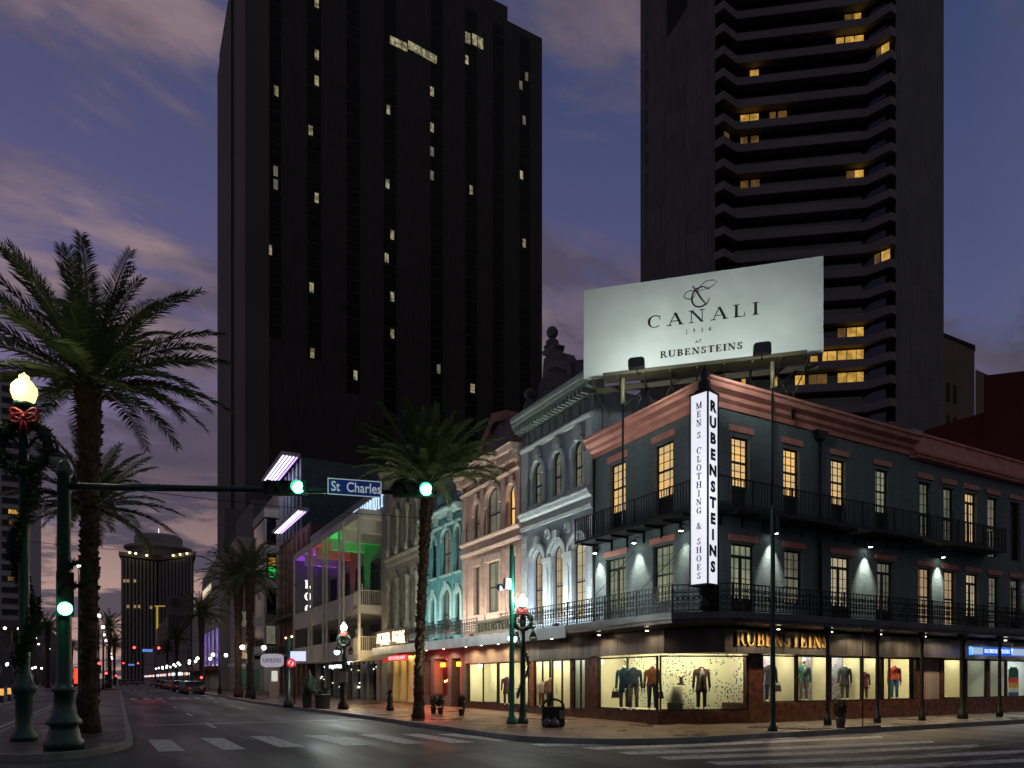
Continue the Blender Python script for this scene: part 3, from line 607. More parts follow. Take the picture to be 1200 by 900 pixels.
# mitred cornice round the corner
def corner_mould(prof, x1, y1, m, parent, name='cornice'):
    mb = MB(); k = len(prof); vs = []
    for n, z in prof: vs.append((WX - n, y1, z))
    for n, z in prof: vs.append((WX - n, WY - n, z))
    for n, z in prof: vs.append((x1, WY - n, z))
    fs = [(i + s * k, (i + 1) % k + s * k, (i + 1) % k + (s + 1) * k, i + (s + 1) * k) for s in (0, 1) for i in range(k)] + [tuple(range(k)), tuple(range(3 * k - 1, 2 * k - 1, -1))]
    return mb.add(vs, fs).build(name, m, parent)
corner_mould(prof, 27.2, 23.2, BN, cb)
MB().box(WX + .05, 27.15, WY + .05, 23.15, 10.62, 11.0).build('roof', M['dark'], cb)
for F, ops, pn, st in ((FC, oc_up, ('warm', 'warm'), 0), (FS, os_up, ('warm', 'warm', 'warm', 'green'), 0)):
    for o_, pm in zip(ops, pn):
        window(F, o_[0], o_[1], 8.05, o_[3], 0, 3, 6, M['sash'], P[pm], cb)
        MB().fbox(F, o_[0], o_[1], -.26, -.2, 7.25, 8.05).fbox(F, o_[0] + .08, o_[1] - .08, -.2, -.185, 7.35, 7.95).build('door_panel', M['sash'], cb)
for F, ops, pn, st in ((FC, oc_lo, ('green', 'green'), ('sash', 'door')), (FS, os_lo, ('green', 'dim', 'cream', 'dim'), ('door', 'sash', 'door', 'door'))):
    for o_, pm, s_ in zip(ops, pn, st): window(F, o_[0], o_[1], o_[2], o_[3], 0, 3, 6, M['sash'], P[pm], cb, style=s_, name='window' if s_ == 'sash' else 'french_door')
# upper balcony
def balcony(parent, z, x1, y1, nx, ny, zr, ornate, th=.12, m='iron', chamfer=0., gap=.13):
    c = chamfer
    poly = [(WX + .01, y1), (WX - nx, y1), (WX - nx, WY - ny + c), (WX - nx + c, WY - ny), (x1, WY - ny), (x1, WY + .01), (WX + .01, WY + .01)]
    if not c: poly.pop(3)
    b = MB().prism(poly, z - th, z)
    b.build('balcony_floor', M[m], parent)
    r = MB(); FCn = Frame((WX - nx + .04, 0), (0, 1), (-1, 0)); FSn = Frame((0, WY - ny + .04), (1, 0), (0, -1))
    railing(r, FCn, WY - ny + .04 + c, y1, 0, z, zr, gap, ornate); railing(r, FSn, WX - nx + .04 + c, x1, 0, z, zr, gap, ornate)
    if c:
        l = c * math.sqrt(2) - .0; FD = Frame((WX - nx + .04, WY - ny + .04 + c), (.7071, -.7071), (-.7071, -.7071)); railing(r, FD, 0, l, 0, z, zr, gap, ornate)
    r.build('railing', M['iron'], parent)
balcony(cb, 7.15, 27.2, 23.3, .85, .85, 8.02, False)
for i in range(7):
    a = 17.2 + i * .95; MB().fbox(FC, a - .02, a + .02, 0, .8, 6.95, 7.029).fbox(FC, a - .02, a + .02, .002, .08, 6.62, 6.949).build('balcony_bracket', M['iron'], cb)
for i in range(11):
    a = 17.0 + i * .97; MB().fbox(FS, a - .02, a + .02, 0, .8, 6.95, 7.029).fbox(FS, a - .02, a + .02, .002, .07, 6.7, 6.949).build('balcony_bracket', M['iron'], cb)
# lower gallery
mb = MB(); gp = [(WX + .3, 23.2), (15.3, 23.2), (15.3, 17.15), (16.6, 15.85), (27.2, 15.85), (27.2, WY + .3), (WX + .3, WY + .3)]
mb.prism(gp, 3.5, 3.8); mb.build('gallery_floor', M['panel'], cb)
mb = MB(); mb.prism([(15.24, 23.2), (15.24, 17.12), (16.57, 15.79), (27.2, 15.79), (27.2, 15.849), (16.6, 15.849), (15.299, 17.15), (15.299, 23.2)], 3.62, 3.83); mb.build('gallery_edge', M['edge'], cb)
rl = MB(); railing(rl, Frame((15.36, 0), (0, 1), (-1, 0)), 17.2, 23.2, 0, 3.84, 4.72, .16, True); railing(rl, Frame((0, 15.91), (1, 0), (0, -1)), 16.65, 27.2, 0, 3.84, 4.72, .16, True)
railing(rl, Frame((15.36, 17.2), (.7071, -.7071), (-.7071, -.7071)), 0, 1.82, 0, 3.84, 4.72, .16, True)
rl.build('railing', M['iron'], cb)
# ground floor
CH0, CH1 = Vector((16.6, 19.3)), Vector((19.6, 17.95)); cd = (CH1 - CH0); CL = cd.length; cd = cd / CL
FX = Frame((CH0.x, CH0.y), (cd.x, cd.y), (cd.y, -cd.x)); FX = Frame((CH0.x, CH0.y), (cd.x, cd.y), (cd.y, -cd.x)) if (cd.y) < 0 and False else Frame((CH0.x, CH0.y), (cd.x, cd.y), (-abs(cd.y), -cd.x))
F2 = Frame((0, 17.95), (1, 0), (0, -1))
mb = MB()
mb.fbox(FC, 19.3, 23.2, -1.4, .03, .15, .58); mb.fbox(FX, 0, CL, -1.3, .02, .15, .6); mb.fbox(F2, 19.6, 27.2, -1.3, .02, .15, .86)
mb.fbox(FC, 22.84, 23.2, -.3, .04, .58, 2.6); mb.fbox(FX, CL - .05, CL + .02, -.3, .05, .6, 2.62); mb.fbox(F2, 19.62, 20.25, -.3, .03, .86, 2.62)
mb.build('stone_base', M['marble'], cb)
mb = MB(); mb.prism([(16.45, 23.2), (16.45, 18.85), (17.75, 17.3), (27.2, 17.3), (27.2, 17.9), (19.7, 17.93), (18, 18.65), (16.62, 19.27), (16.62, 23.2)], 2.62, 3.42); mb.build('fascia', M['panel'], cb)
mb = MB(); mb.box(18.0, 27.2, 20.35, 23.2, .15, 3.5); mb.box(20.05, 27.2, 19.45, 20.34, .15, 3.5); mb.build('ground_floor_core', M['dark'], cb)
conf_g = confetti('confetti_green', (.72, .68, .46), .44, [(.05, .28, .14), (.02, .02, .02), (.10, .22, .10), (.3, .14, .04), (.05, .2, .22), (.7, .7, .65)], 11)
conf_c = confetti('confetti_colour', (.75, .70, .50), .42, None, 9)
shopwin(FC, 19.36, 22.82, .58, 2.55, cb, [21.05], case=False); shopwin(FX, .05, CL - .06, .62, 2.56, cb, [], case=False); shopwin(F2, 20.25, 22.05, .87, 2.6, cb, [], case=False)
outer = [(16.68, 22.82), (16.68, 19.34), (19.62, 18.04), (22.05, 18.04)]; inner = [(22.05, 19.2), (19.95, 19.2), (17.85, 20.15), (17.85, 22.82)]
mb = MB(); pts = outer + inner
for z in (.6, 2.82): mb.add([(x, y, z) for x, y in pts], [tuple(range(8))])
for i in (3, 7): a, b = pts[i], pts[(i + 1) % 8]; mb.add([(*a, .6), (*b, .6), (*b, 2.82), (*a, 2.82)], [(0, 1, 2, 3)])
mb.build('display_case', M['cream'], cb)
for i, m_ in ((4, conf_c), (5, conf_g), (6, conf_g)): a, b = pts[i], pts[i + 1]; MB().add([(*a, .6), (*b, .6), (*b, 2.82), (*a, 2.82)], [(0, 1, 2, 3)]).build('display_backdrop', m_, cb)
for (lx, ly, tx, ty, w, p_) in ((16.95, 21.1, 17.8, 21.1, 2.6, 62), (18.25, 18.95, 18.9, 19.9, 2.4, 62), (21.0, 18.3, 21.0, 19.2, 1.4, 36)): lamp('AREA', (lx, ly, 2.78), p_, (1, .90, .62), cb, w, (tx, ty, .7), sy=.25)
shopwin(F2, 22.1, 23.95, .87, 2.6, cb, [], back=conf_c, power=13)
shopwin(F2, 24.0, 25.9, .87, 2.6, cb, [], back=conf_c, power=13)
shopwin(F2, 25.95, 27.15, .87, 2.6, cb, [], back=conf_c, power=13)
murals(F2, cb, [(21.15, 21.75), (23.3, 23.9), (25.0, 25.75), (26.0, 26.45)], .9, 2.6)
mb = MB(); letters(mb, "RUBENSTEIN'S".replace("'", ''), FS.p(20.55, -.5 + .03, 2.87), (1, 0, 0), (0, 0, 1), .47, .05, .20, .07, width=4.7, track=.1)
mb.build('shop_name_letters', M['gold'], cb)
for i in range(4):
    X = 21.18 + 2.71 * i
    if X < 27:
        mb = MB(); mb.lathe((X, 15.95, .15), [(.14, 0), (.14, .25), (.085, .32), (.075, .6), (.065, 2.95), (.09, 3.0), (.12, 3.12), (.12, 3.36)], 12, flute=.12, nf=6); mb.build('gallery_post', M['iron'], cb)
def downlight(x, y, z, parent, p=22, col=(1, .78, .5), tgt=None, spot=120):
    p *= 1.8
    mb = MB(); mb.lathe((x, y, z - .1), [(.035, 0), (.08, .02), (.09, .1)], 10); f = mb.build('downlight', M['steel'], parent)
    MB().lathe((x, y, z - .115), [(.05, 0), (.05, .012)], 10).build('bulb', glow('bulb_warm', (1, .85, .6), 14), f)
    lamp('SPOT', (x, y, z - .14), p, col, parent, .05, tgt or (x, y + .25, 0), 165, .5)
for x in (19.4, 22.1, 24.9, ): downlight(x, 16.5, 3.5, cb, 110)
for y in (19.2, 22): downlight(16.0, y, 3.5, cb, 70)
# wall-washing lamps under the upper balcony
def washer(F, a, z, parent, p=38, col=(1, .97, .80), n=.24):
    mb = MB(); q = F.p(a, n, z); mb.tube([F.p(a, 0, z + .12), F.p(a, n * .6, z + .16), q], .02, 6); mb.lathe((q[0], q[1], q[2] - .1), [(.09, 0), (.10, .05), (.04, .14)], 12)
    f = mb.build('wall_lamp', M['steel'], parent)
    MB().lathe((q[0], q[1], q[2] - .105), [(.07, 0), (.07, .01)], 10).build('bulb', glow('bulb_white', (.9, 1, .92), 22), f)
    lamp('SPOT', (q[0], q[1], q[2] - .13), p * 1.4, col, parent, .03, F.p(a, -.02, z - 2.6), 62, .85)
for a in (20.35, 22.75, 17.9): washer(FC, a, 6.75, cb, 260 if a != 17.9 else 120)
for a in (19.35, 24.4): washer(FS, a, 6.72, cb, 330)
mb = MB()   # drainpipe and roof hopper
mb.tube([FS.p(21.75, .12, 10.45), FS.p(21.75, .12, 3.9)], .06, 8); mb.fprism(FS, [(21.6, 10.2), (21.9, 10.2), (22.05, 10.5), (21.45, 10.5)], .02, .24); mb.build('drainpipe', M['iron'], cb)
MB().tube([FC.p(23.05, .08, 10.4), FC.p(23.05, .08, 3.9)], .05, 8).build('drainpipe', M['iron'], cb)
mb = MB()
for (a, b) in (((17.6, 6.3), (20.4, 3.9)), ((20.6, 6.4), (23, 3.9))): mb.tube([FC.p(a[0], .05, a[1]), FC.p(b[0], 1.2, b[1])], .012, 5)
mb.build('stay_rod', M['iron'], cb)

# ---- second building on the side street
sb = thing('terrace_building', (34, 18.2, .15), 'long slate blue brick terrace with pink dentilled parapet, right of the corner building', 'building')
ou = [(27.8, 28.62, 7.0, 9.6), (29.45, 30.27, 7.0, 9.6), (31.06, 31.95, 7.0, 9.6), (32.75, 33.6, 7.0, 9.6), (34.6, 35.45, 7.0, 9.6), (37.2, 38.05, 7.0, 9.6), (39.6, 40.45, 7.0, 9.6)]
ol = [(27.8, 28.68, 3.85, 6.18), (29.5, 30.38, 3.85, 6.18), (31.15, 32.1, 3.85, 6.18), (32.85, 33.7, 3.85, 6.18), (34.6, 35.45, 3.85, 6.18), (37.2, 38.05, 3.85, 6.18), (39.6, 40.45, 3.85, 6.18)]
mb = MB(); wall(mb, FS, 27.202, 50, 3.8, 10.45, ou + ol); mb.box(27.21, 50, WY + .5, 30, 3.8, 10.4); mb.build('wall', brick1, sb)
lintels(FS, ou, sb); lintels(FS, ol, sb, .2, .06)
MB().mould(FS, [(0, 10.4), (.1, 10.4), (.12, 10.5), (.28, 10.56), (.3, 10.66), (.16, 10.7), (.14, 11.3), (.2, 11.34), (.2, 11.42), (-.2, 11.44), (-.2, 10.4)], 27.203, 50).build('parapet', BN, sb)
mb = MB()
for i in range(150): a = 27.4 + i * .15; mb.fbox(FS, a, a + .08, .13, .25, 10.42, 10.52)
tag(mb.build('dentils', BN, sb), kind='stuff')
for o_, pm in zip(ou, ('dim', 'dim', 'warm', 'dim', 'dark', 'dim', 'warm')): window(FS, *o_, 0, 2 if pm == 'warm' else 3, 6, M['sash'], P[pm], sb, style='door' if pm == 'warm' else 'sash', name='french_door' if pm == 'warm' else 'window')
for o_, pm, s_ in zip(ol, ('tan', 'tan', 'cream', 'dim', 'dim', 'dim', 'tan'), ('sash', 'sash', 'door', 'sash', 'door', 'sash', 'door')): window(FS, *o_, 0, 3, 6, M['sash'], P[pm], sb, style=s_, name='window' if s_ == 'sash' else 'french_door')
MB().box(27.2, 32.6, 15.95, WY + .01, 7.03, 7.15).build('balcony_floor', M['iron'], sb)
r = MB(); railing(r, Frame((0, 15.99), (1, 0), (0, -1)), 27.2, 32.6, 0, 7.15, 8.02); railing(r, Frame((32.56, 0), (0, 1), (1, 0)), 16.0, 16.8, 0, 7.15, 8.02); r.build('railing', M['iron'], sb)
MB().prism([(27.201, 15.85), (50, 15.85), (50, WY + .3), (27.201, WY + .3)], 3.5, 3.8).build('gallery_floor', M['panel'], sb)
MB().box(27.201, 50, 15.79, 15.849, 3.62, 3.83).build('gallery_edge', M['edge'], sb)
r = MB(); railing(r, Frame((0, 15.91), (1, 0), (0, -1)), 27.2, 46, 0, 3.84, 4.72, .16, True); r.build('railing', M['iron'], sb)
for i in range(3, 9):
    X = 21.18 + 2.71 * i; w = 1.5 if i == 3 else 1.
    mb = MB(); mb.lathe((X, 15.95, .15), [(.14 * w, 0), (.14 * w, .25), (.085 * w, .32), (.075 * w, .6), (.065 * w, 2.95), (.09 * w, 3.0), (.12 * w, 3.12), (.12 * w, 3.36)], 12, flute=.12, nf=6); mb.build('gallery_post', M['iron'], sb)
mb = MB(); mb.fbox(F2, 27.2, 50, -1.3, .02, .15, .86); mb.fbox(F2, 29.5, 29.95, -.3, .03, .86, 2.62); mb.fbox(F2, 31.25, 31.45, -.3, .03, .86, 2.62); mb.fbox(F2, 34.95, 35.1, -.3, .03, .86, 2.62); mb.build('stone_base', M['marble'], sb)
MB().box(27.201, 50, 17.3, 17.93, 2.62, 3.42).build('fascia', M['panel'], sb)
MB().box(27.21, 50, 19.4, 22, .15, 3.5).build('ground_floor_core', M['dark'], sb)
shopwin(F2, 27.25, 29.5, .87, 2.6, sb, [27.7], back=M['cream'], power=13)
MB().fbox(F2, 29.95, 31.25, -.12, -.02, .86, 2.62).build('ribbed_shutter', wallmat('ribbed_tan_metal', (.34, .24, .17), bw=.16, bh=9, mortar=.03, contrast=.6, off=0.), sb)
shopwin(F2, 31.5, 32.9, .87, 2.6, sb, [], power=12)
shopwin(F2, 33.3, 34.9, .87, 2.6, sb, [], back=mat('grey_card', (.12, .13, .16)), power=3, col=(.8, .9, 1))
shopwin(F2, 35.15, 36.6, .87, 2.6, sb, [], back=mat('pale_card', (.5, .52, .55), .5), power=3, col=(.8, .9, 1))
shopwin(F2, 36.65, 41.5, .87, 2.6, sb, [], back=M['white'], power=9, col=(.85, .95, 1))
shopwin(F2, 41.6, 49.5, .87, 2.6, sb, [45], back=M['white'], power=6, col=(.85, .95, 1))
for x, c in ((27.7, (1, .78, .5)), (30.4, (1, .75, .45)), (33.6, (.8, .9, 1)), (37, (1, .8, .55)), (41, (1, .8, .55))): downlight(x, 16.5, 3.5, sb, 90, c)
washer(FS, 29.07, 6.72, sb, 300); washer(FS, 35.95, 6.2, sb, 16, (1, .8, .5))
# ---- signs on the side street
t = thing('hanging_shop_sign', (32.6, 16.6, 2.8), 'blue lit horizontal sign with white lettering hanging under the gallery', 'sign')
mb = MB(); mb.box(31.0, 35.2, 16.5, 16.62, 2.72, 3.08); mb.build('sign_box', mat('blue_lit_sign', (.02, .12, .6), .4, var=.05, emit=(.01, .11, .62), es=.8), t)
mb = MB(); mb.box(31.05, 31.8, 16.48, 16.499, 2.76, 3.04); mb.box(34.1, 35.1, 16.48, 16.499, 2.76, 3.04); mb.build('white_panel', glow('sign_pale', (.45, .6, .8), .7), t)
mb = MB(); letters(mb, 'RUBENSTEINS', (32.95, 16.499, 2.83), (1, 0, 0), (0, 0, 1), .16, .01, .2, .08, width=2.0); mb.build('lettering', glow('sign_letter', (.8, .9, 1), 1.1), t)
mb = MB(); mb.tube([(31.7, 16.56, 3.08), (31.7, 16.56, 3.5)], .015, 6); mb.tube([(34.3, 16.56, 3.08), (34.3, 16.56, 3.5)], .03, 6); mb.build('hanger', M['steel'], t)
# shop poster: a tall stack of coloured quilted bands
t = thing('window_poster', (37.9, 18.3, .95), 'tall poster of a padded vest in green, red, yellow, white and blue bands', 'poster')
mb = MB(); z = 2.2
for hgt, c in ((.42, 0), (.24, 1), (.24, 2), (.22, 3), (.4, 4)):
    w = .42; mb.box(37.45, 37.45 + 2 * w, 18.22, 18.27, z - hgt + .003, z, c); z -= hgt
mb.box(37.6, 38.15, 18.225, 18.265, 2.2, 2.3, 0)
mb.build('printed_bands', [mat('poster_green', (.0, .25, .10), .5), mat('poster_red', (.5, .02, .03), .5), mat('poster_yellow', (.65, .33, .02), .5), mat('poster_white', (.7, .7, .7), .5), mat('poster_blue', (.01, .07, .22), .5)], t)

# ================================================================== BLADE SIGN
def cam2w(r, d): return (SA * d + CA * r, CA * d - SA * r)
Mx, My = cam2w((829.5 - 600) / F_ * 21.3, 21.3); bl = Vector(cam2w(-.67, .742)) ; br_ = Vector(cam2w(.742, .67))
WL, WR = .61, .54
t = thing('blade_sign', (Mx, My, 4.55), 'tall narrow illuminated corner sign lettered down both faces, hung on the blue building', 'sign')
def bpt(u, v): return (Mx + bl.x * u + br_.x * v, My + bl.y * u + br_.y * v)
cornp = [bpt(0, 0), bpt(WL, 0), bpt(WL, WR), bpt(0, WR)]
MB().prism(cornp, 4.62, 10.38).build('light_box', glow('blade_white', (.80, .82, .92), .95), t)
mb = MB()
for (u, v) in ((0, 0), (WL, 0), (WL, WR), (0, WR)):
    x, y = bpt(u, v); mb.box(x - .022, x + .022, y - .022, y + .022, 4.58, 10.42)
mb.prism([bpt(-.03, -.03), bpt(WL + .03, -.03), bpt(WL + .03, WR + .03), bpt(-.03, WR + .03)], 10.385, 10.44); mb.prism([bpt(-.03, -.03), bpt(WL + .03, -.03), bpt(WL + .03, WR + .03), bpt(-.03, WR + .03)], 4.56, 4.615)
cx_, cy_ = bpt(WL / 2, WR / 2); mb.build('frame', M['black'], t)
MB().lathe((cx_, cy_, 10.44), [(.30, 0), (.30, .06), (.22, .1), (.20, .35), (.13, .42), (.12, .62), (.05, .8), (.03, .9), (.001, .92)], 12).build('finial', M['iron'], t)
MB().lathe((cx_, cy_, 3.84), [(.10, 0), (.16, .06), (.17, .2), (.08, .3), (.08, .42), (.15, .5), (.2, .62), (.2, .72)], 12).build('bracket', M['iron'], t)
U1 = Vector((-bl.x, -bl.y, 0)); O1 = bpt(WL / 2, 0); W1 = U1.cross(Vector((0, 0, 1)))
mb = MB(); stacked(mb, "MEN'S CLOTHING & SHOES", (O1[0], O1[1], 9.93), U1, .19, .26, .012, .17, .06); mb.build('lettering', M['black'], t)
U2 = Vector((br_.x, br_.y, 0)); O2 = bpt(0, WR / 2)
for i, ch in enumerate('RUBENSTEINS'):
    sans('letter', ch, (O2[0], O2[1], 9.83 - i * .485), U2, (0, 0, 1), .32, M['black'], t, .006, sx=1.15, bold=.022)
lamp('POINT', (*bpt(-.45, -.45), 7.4), 18, (.85, .9, 1), t, .5)

# ================================================================== BILLBOARD
BL_, BR_ = Vector((*at(684, 25.5), 0)), Vector((*at(965, 23.4), 0)); bu = (BR_ - BL_).normalized(); BW = (BR_ - BL_).length; bn = Vector((bu.y, -bu.x, 0))
FB = Frame((BL_.x, BL_.y), (bu.x, bu.y), (bn.x, bn.y)); ZB0, ZB1 = 12.5, 15.68
t = thing('billboard', (BL_.x, BL_.y, ZB0), 'large white billboard with black serif lettering on steel posts above the corner roof', 'billboard')
mb = MB(); mb.fbox(FB, 0, BW, -.12, 0, ZB0, ZB1); mb.build('face_panel', mat('billboard_vinyl', (.64, .68, .65), .6, var=.12, vs=.9, bump=.25, bs=1.5), t)
mb = MB()
letters(mb, 'CANALI', FB.p(BW * .49 + .2, .0, 14.02), bu, (0, 0, 1), .42, .012, .15, .045, width=3.75, track=.3)
letters(mb, '1934', FB.p(BW * .475 + .2, .0, 13.67), bu, (0, 0, 1), .14, .012, .1, .06, width=.85, track=1.2)
letters(mb, 'AT', FB.p(BW * .475 + .2, .0, 13.31), bu, (0, 0, 1), .10, .012, .12, .07, width=.22, track=.2)
letters(mb, 'RUBENSTEINS', FB.p(BW * .485 + .2, .0, 12.93), bu, (0, 0, 1), .23, .012, .22, .08, width=2.75, track=.12)
mb.build('lettering', M['black'], t)
mb = MB()      # the flourish above the name
def swash(pts, w): 
    q = [Vector(FB.p(BW * .49 + .1 + a, .008, 14.95 + b)) for a, b in pts]
    P_ = []
    for i in range(len(q) - 1):
        for k in range(8):
            s_ = k / 8; p0, p1, p2, p3 = q[max(i - 1, 0)], q[i], q[i + 1], q[min(i + 2, len(q) - 1)]
            P_.append(.5 * ((2 * p1) + (p2 - p0) * s_ + (2 * p0 - 5 * p1 + 4 * p2 - p3) * s_ ** 2 + (3 * p1 - p0 - 3 * p2 + p3) * s_ ** 3))
    P_.append(q[-1]); k = len(P_); mb.tube(P_, [w * (.35 + .65 * math.sin(PI * i / (k - 1))) for i in range(k)], 6)
swash([(.34, .14), (.12, .26), (-.14, .16), (-.24, -.10), (-.16, -.34), (.06, -.42), (.28, -.30), (.34, -.14)], .028)
swash([(-.22, .34), (-.08, .12), (.06, -.12), (.26, -.38)], .03)
swash([(.55, .36), (.50, .44), (.2, .42), (-.05, .16), (-.2, -.08), (-.42, -.08), (-.5, .05), (-.34, .18), (0, .14), (.4, .22), (.60, .4)], .012)
mb.build('flourish_emblem', M['black'], t)
mb = MB()
for a in [i * BW / 9 for i in range(10)]: mb.fbox(FB, min(a, BW - .08), min(a, BW - .08) + .08, -.22, -.121, ZB0 - .05, ZB1 - .05)
for z in (ZB0 + .05, ZB0 + 1.5, ZB1 - .2): mb.fbox(FB, 0, BW, -.34, -.221, z, z + .1)
mb.build('backing_frame', M['steel'], t)
mb = MB(); mb.fbox(FB, .8, BW - .6, .15, .8, ZB0 - .32, ZB0 - .26); mb.fbox(FB, .8, BW - .6, .74, .8, ZB0 - .26, ZB0 - .2); mb.fbox(FB, .1, BW - .1, -.5, -.36, ZB0 - .4, ZB0 - .2)
for i in range(9): a = .4 + i * .88; mb.fbox(FB, a, a + .05, -.5, .8, ZB0 - .4, ZB0 - .33)
for i in range(8): a = .4 + i * .88; mb.tube([FB.p(a, -.4, ZB0 - .4), FB.p(a + .45, -.45, 11.2)], .022, 5); mb.tube([FB.p(a + .88, -.4, ZB0 - .4), FB.p(a + .45, -.45, 11.2)], .022, 5)
mb.build('catwalk', mat('ochre_steel', (.05, .042, .02), .6), t)
for a, z0 in ((1.45, 7.15), (6.35, 7.15)):
    mb = MB(); mb.tube([FB.p(a, .45, 12.24), FB.p(a, .45, 11.3)], .07, 8, 1); mb.tube([FB.p(a, .45, 11.3), FB.p(a, .45, z0)], .035, 8, 0); mb.tube([FB.p(a + .8, -.3, 12.1), FB.p(a, .45, 11.2)], .03, 6, 0); mb.build('post', [M['iron'], mat('pale_steel', (.2, .18, .10), .5)], t)
for a in (2.2, 3.4, 4.9, 5.6, 7.1): MB().tube([FB.p(a, -.4, 12.1), FB.p(a, -.6, 10.6 if a > 1.8 else 8)], .05, 6).build('strut', M['iron'], t)
for q, a in ((Vector(at(746, 22.3, 427)), 2.0), (Vector(at(893, 20.8, 410)), 6.0)):
    b = Vector(FB.p(a, .5, ZB0 - .26)); MB().tube([b, b.lerp(q, .6) - Vector((0, 0, .25)), q - Vector((0, 0, .12))], .022, 6).build('floodlight_arm', M['iron'], t)
    g = MB(); V3 = Vector((bn.x, bn.y, 0)); P8 = []
    for zz, hw_, n0, n1 in ((-.13, .25, -.10, .14), (.10, .25, -.02, .16), (.17, .18, .04, .14)):
        P8.append([q + bu * sx * hw_ + V3 * n_ + Vector((0, 0, zz)) for sx, n_ in ((-1, n0), (1, n0), (1, n1), (-1, n1))])
    g.hexa(P8[0] + P8[1]); g.hexa(P8[1] + P8[2]); g.build('floodlight', mat('lamp_grey', (.12, .14, .13), .5), t)
    lamp('AREA', q - V3 * .2 + Vector((0, 0, .1)), 94, (.90, 1, .95), t, .35, FB.p(a + (.2 if a < 3 else .1), 0, ZB0 + 2.1), sy=.2)

# ================================================================== THE OTHER BUILDINGS ALONG THE WIDE STREET
def archtrim(mb, F, a0, a1, z1, rise, w, n1, n0=.003, legs=0., key=True, mi=0):
    o = arc_pts(a0 - w, a1 + w, z1 - rise, rise + w); i_ = arc_pts(a0, a1, z1 - rise, rise)
    for k in range(len(o) - 1): mb.fprism(F, [o[k], o[k + 1], i_[k + 1], i_[k]], n0, n1, mi)
    if legs: mb.fbox(F, a0 - w, a0, n0, n1, z1 - rise - legs, z1 - rise, mi); mb.fbox(F, a1, a1 + w, n0, n1, z1 - rise - legs, z1 - rise, mi)
    if key:
        c = (a0 + a1) / 2; mb.fprism(F, [(c - .09, z1 - .02), (c + .09, z1 - .02), (c + .15, z1 + w + .16), (c - .15, z1 + w + .16)], n0, n1 + .08, mi)
def row(mb, F, a0, a1, step, w, n0, n1, z0, z1, mi=0):
    k = int((a1 - a0) / step)
    for i in range(k): a = a0 + (i + .5) * (a1 - a0) / k; mb.fbox(F, a - w / 2, a + w / 2, n0, n1, z0, z1, mi)
def uplight(F, a, parent, p, col, w=1.6, z=4.0, n=1.15, tz=8.5, ta=None):
    q = F.p(a, n, z); MB().box(q[0] - .06, q[0] + .06, q[1] - .16, q[1] + .16, z - .14, z - .03).build('uplight', M['iron'], parent)
    lamp('AREA', (q[0], q[1], z), p * 2.4, col, parent, w, F.p(a if ta is None else ta, -.2, tz), sy=.15)
def canopy(parent, a0, a1, soffit_lights=(), rail=True, col=(1, .72, .42)):
    MB().fbox(FC, a0, a1, -.3, 1.3, 3.5, 3.8).build('canopy', M['panel'], parent)
    MB().fbox(FC, a0, a1, 1.301, 1.36, 3.34, 3.82).build('canopy_edge', mat('pale_zinc', (.42, .46, .48), .45, metal=.2), parent)
    if rail: r = MB(); railing(r, Frame((15.36, 0), (0, 1), (-1, 0)), a0, a1, 0, 3.84, 4.72, .2, True); r.build('railing', M['iron'], parent)
    for a in soffit_lights: downlight(15.9, a, 3.5, parent, 60, col)
def quoins(mb, F, a0, a1, z0, z1, h=.32, n=.05, mi=0):
    z = z0; k = 0
    while z + h < z1:
        mb.fbox(F, a0, a1, .003, n, z + .012, z + h - .012, mi); z += h; k += 1

# ---- grey Italianate building
gw = mat('grey_stucco', (.27, .31, .35), .75, var=.18, vs=1.2, bump=.2); gt = mat('pale_grey_trim', (.42, .46, .45), .7, var=.15, vs=3)
gb = thing('grey_building', (20, 26, .15), 'grey ornate three storey building with tall arched windows and a ball topped pediment', 'building')
gu = [(23.85, 24.62, 9.6, 11.55, .38), (25.42, 26.2, 9.6, 11.55, .39), (27.05, 27.85, 9.6, 11.55, .4)]
gl_ = [(23.75, 24.6, 4.2, 7.5, .42), (25.35, 26.2, 4.2, 7.5, .42), (27.0, 27.85, 4.2, 7.5, .42)]
mb = MB(); wall(mb, FC, 23.2, 28.9, 3.8, 13.1, gu + gl_, .42); mb.box(WX + .5, 34, 23.25, 28.9, 3.8, 13.5); mb.build('wall', gw, gb)
for o_ in gu:
    tr = MB(); archtrim(tr, FC, *o_[:2], o_[3], o_[4], .17, .12, legs=.25); tr.fbox(FC, o_[0] - .2, o_[1] + .2, .002, .2, o_[2] - .16, o_[2] - .01)
    tr.fbox(FC, o_[0] - .2, o_[0] - .03, .001, .07, 9.6, 10.9); tr.fbox(FC, o_[1] + .03, o_[1] + .2, .001, .07, 9.6, 10.9)
    c = (o_[0] + o_[1]) / 2; tr.fprism(FC, [(c - .3, 11.72), (c + .3, 11.72), (c + .12, 12.15), (c - .12, 12.15)], .003, .16); tr.build('window_surround', gt, gb)
for o_ in gl_:
    tr = MB(); archtrim(tr, FC, *o_[:2], o_[3], o_[4], .14, .10); archtrim(tr, FC, o_[0] - .2, o_[1] + .2, o_[3] + .2, o_[4] + .2, .13, .17, key=False)
    c = (o_[0] + o_[1]) / 2; tr.fbox(FC, c - .14, c + .14, .004, .22, o_[3] + .25, o_[3] + .62); tr.build('window_surround', gt, gb)
for a in (24.95, 26.6):
    tr = MB(); tr.fbox(FC, a - .32, a + .32, .005, .09, 4.2, 6.85); tr.fbox(FC, a - .38, a + .38, .002, .15, 6.85, 7.05); tr.fprism(FC, [(a - .12, 4.5), (a + .12, 4.5), (a + .12, 6.4), (a, 6.6), (a - .12, 6.4)], .0901, .125); tr.build('pilaster', gt, gb)
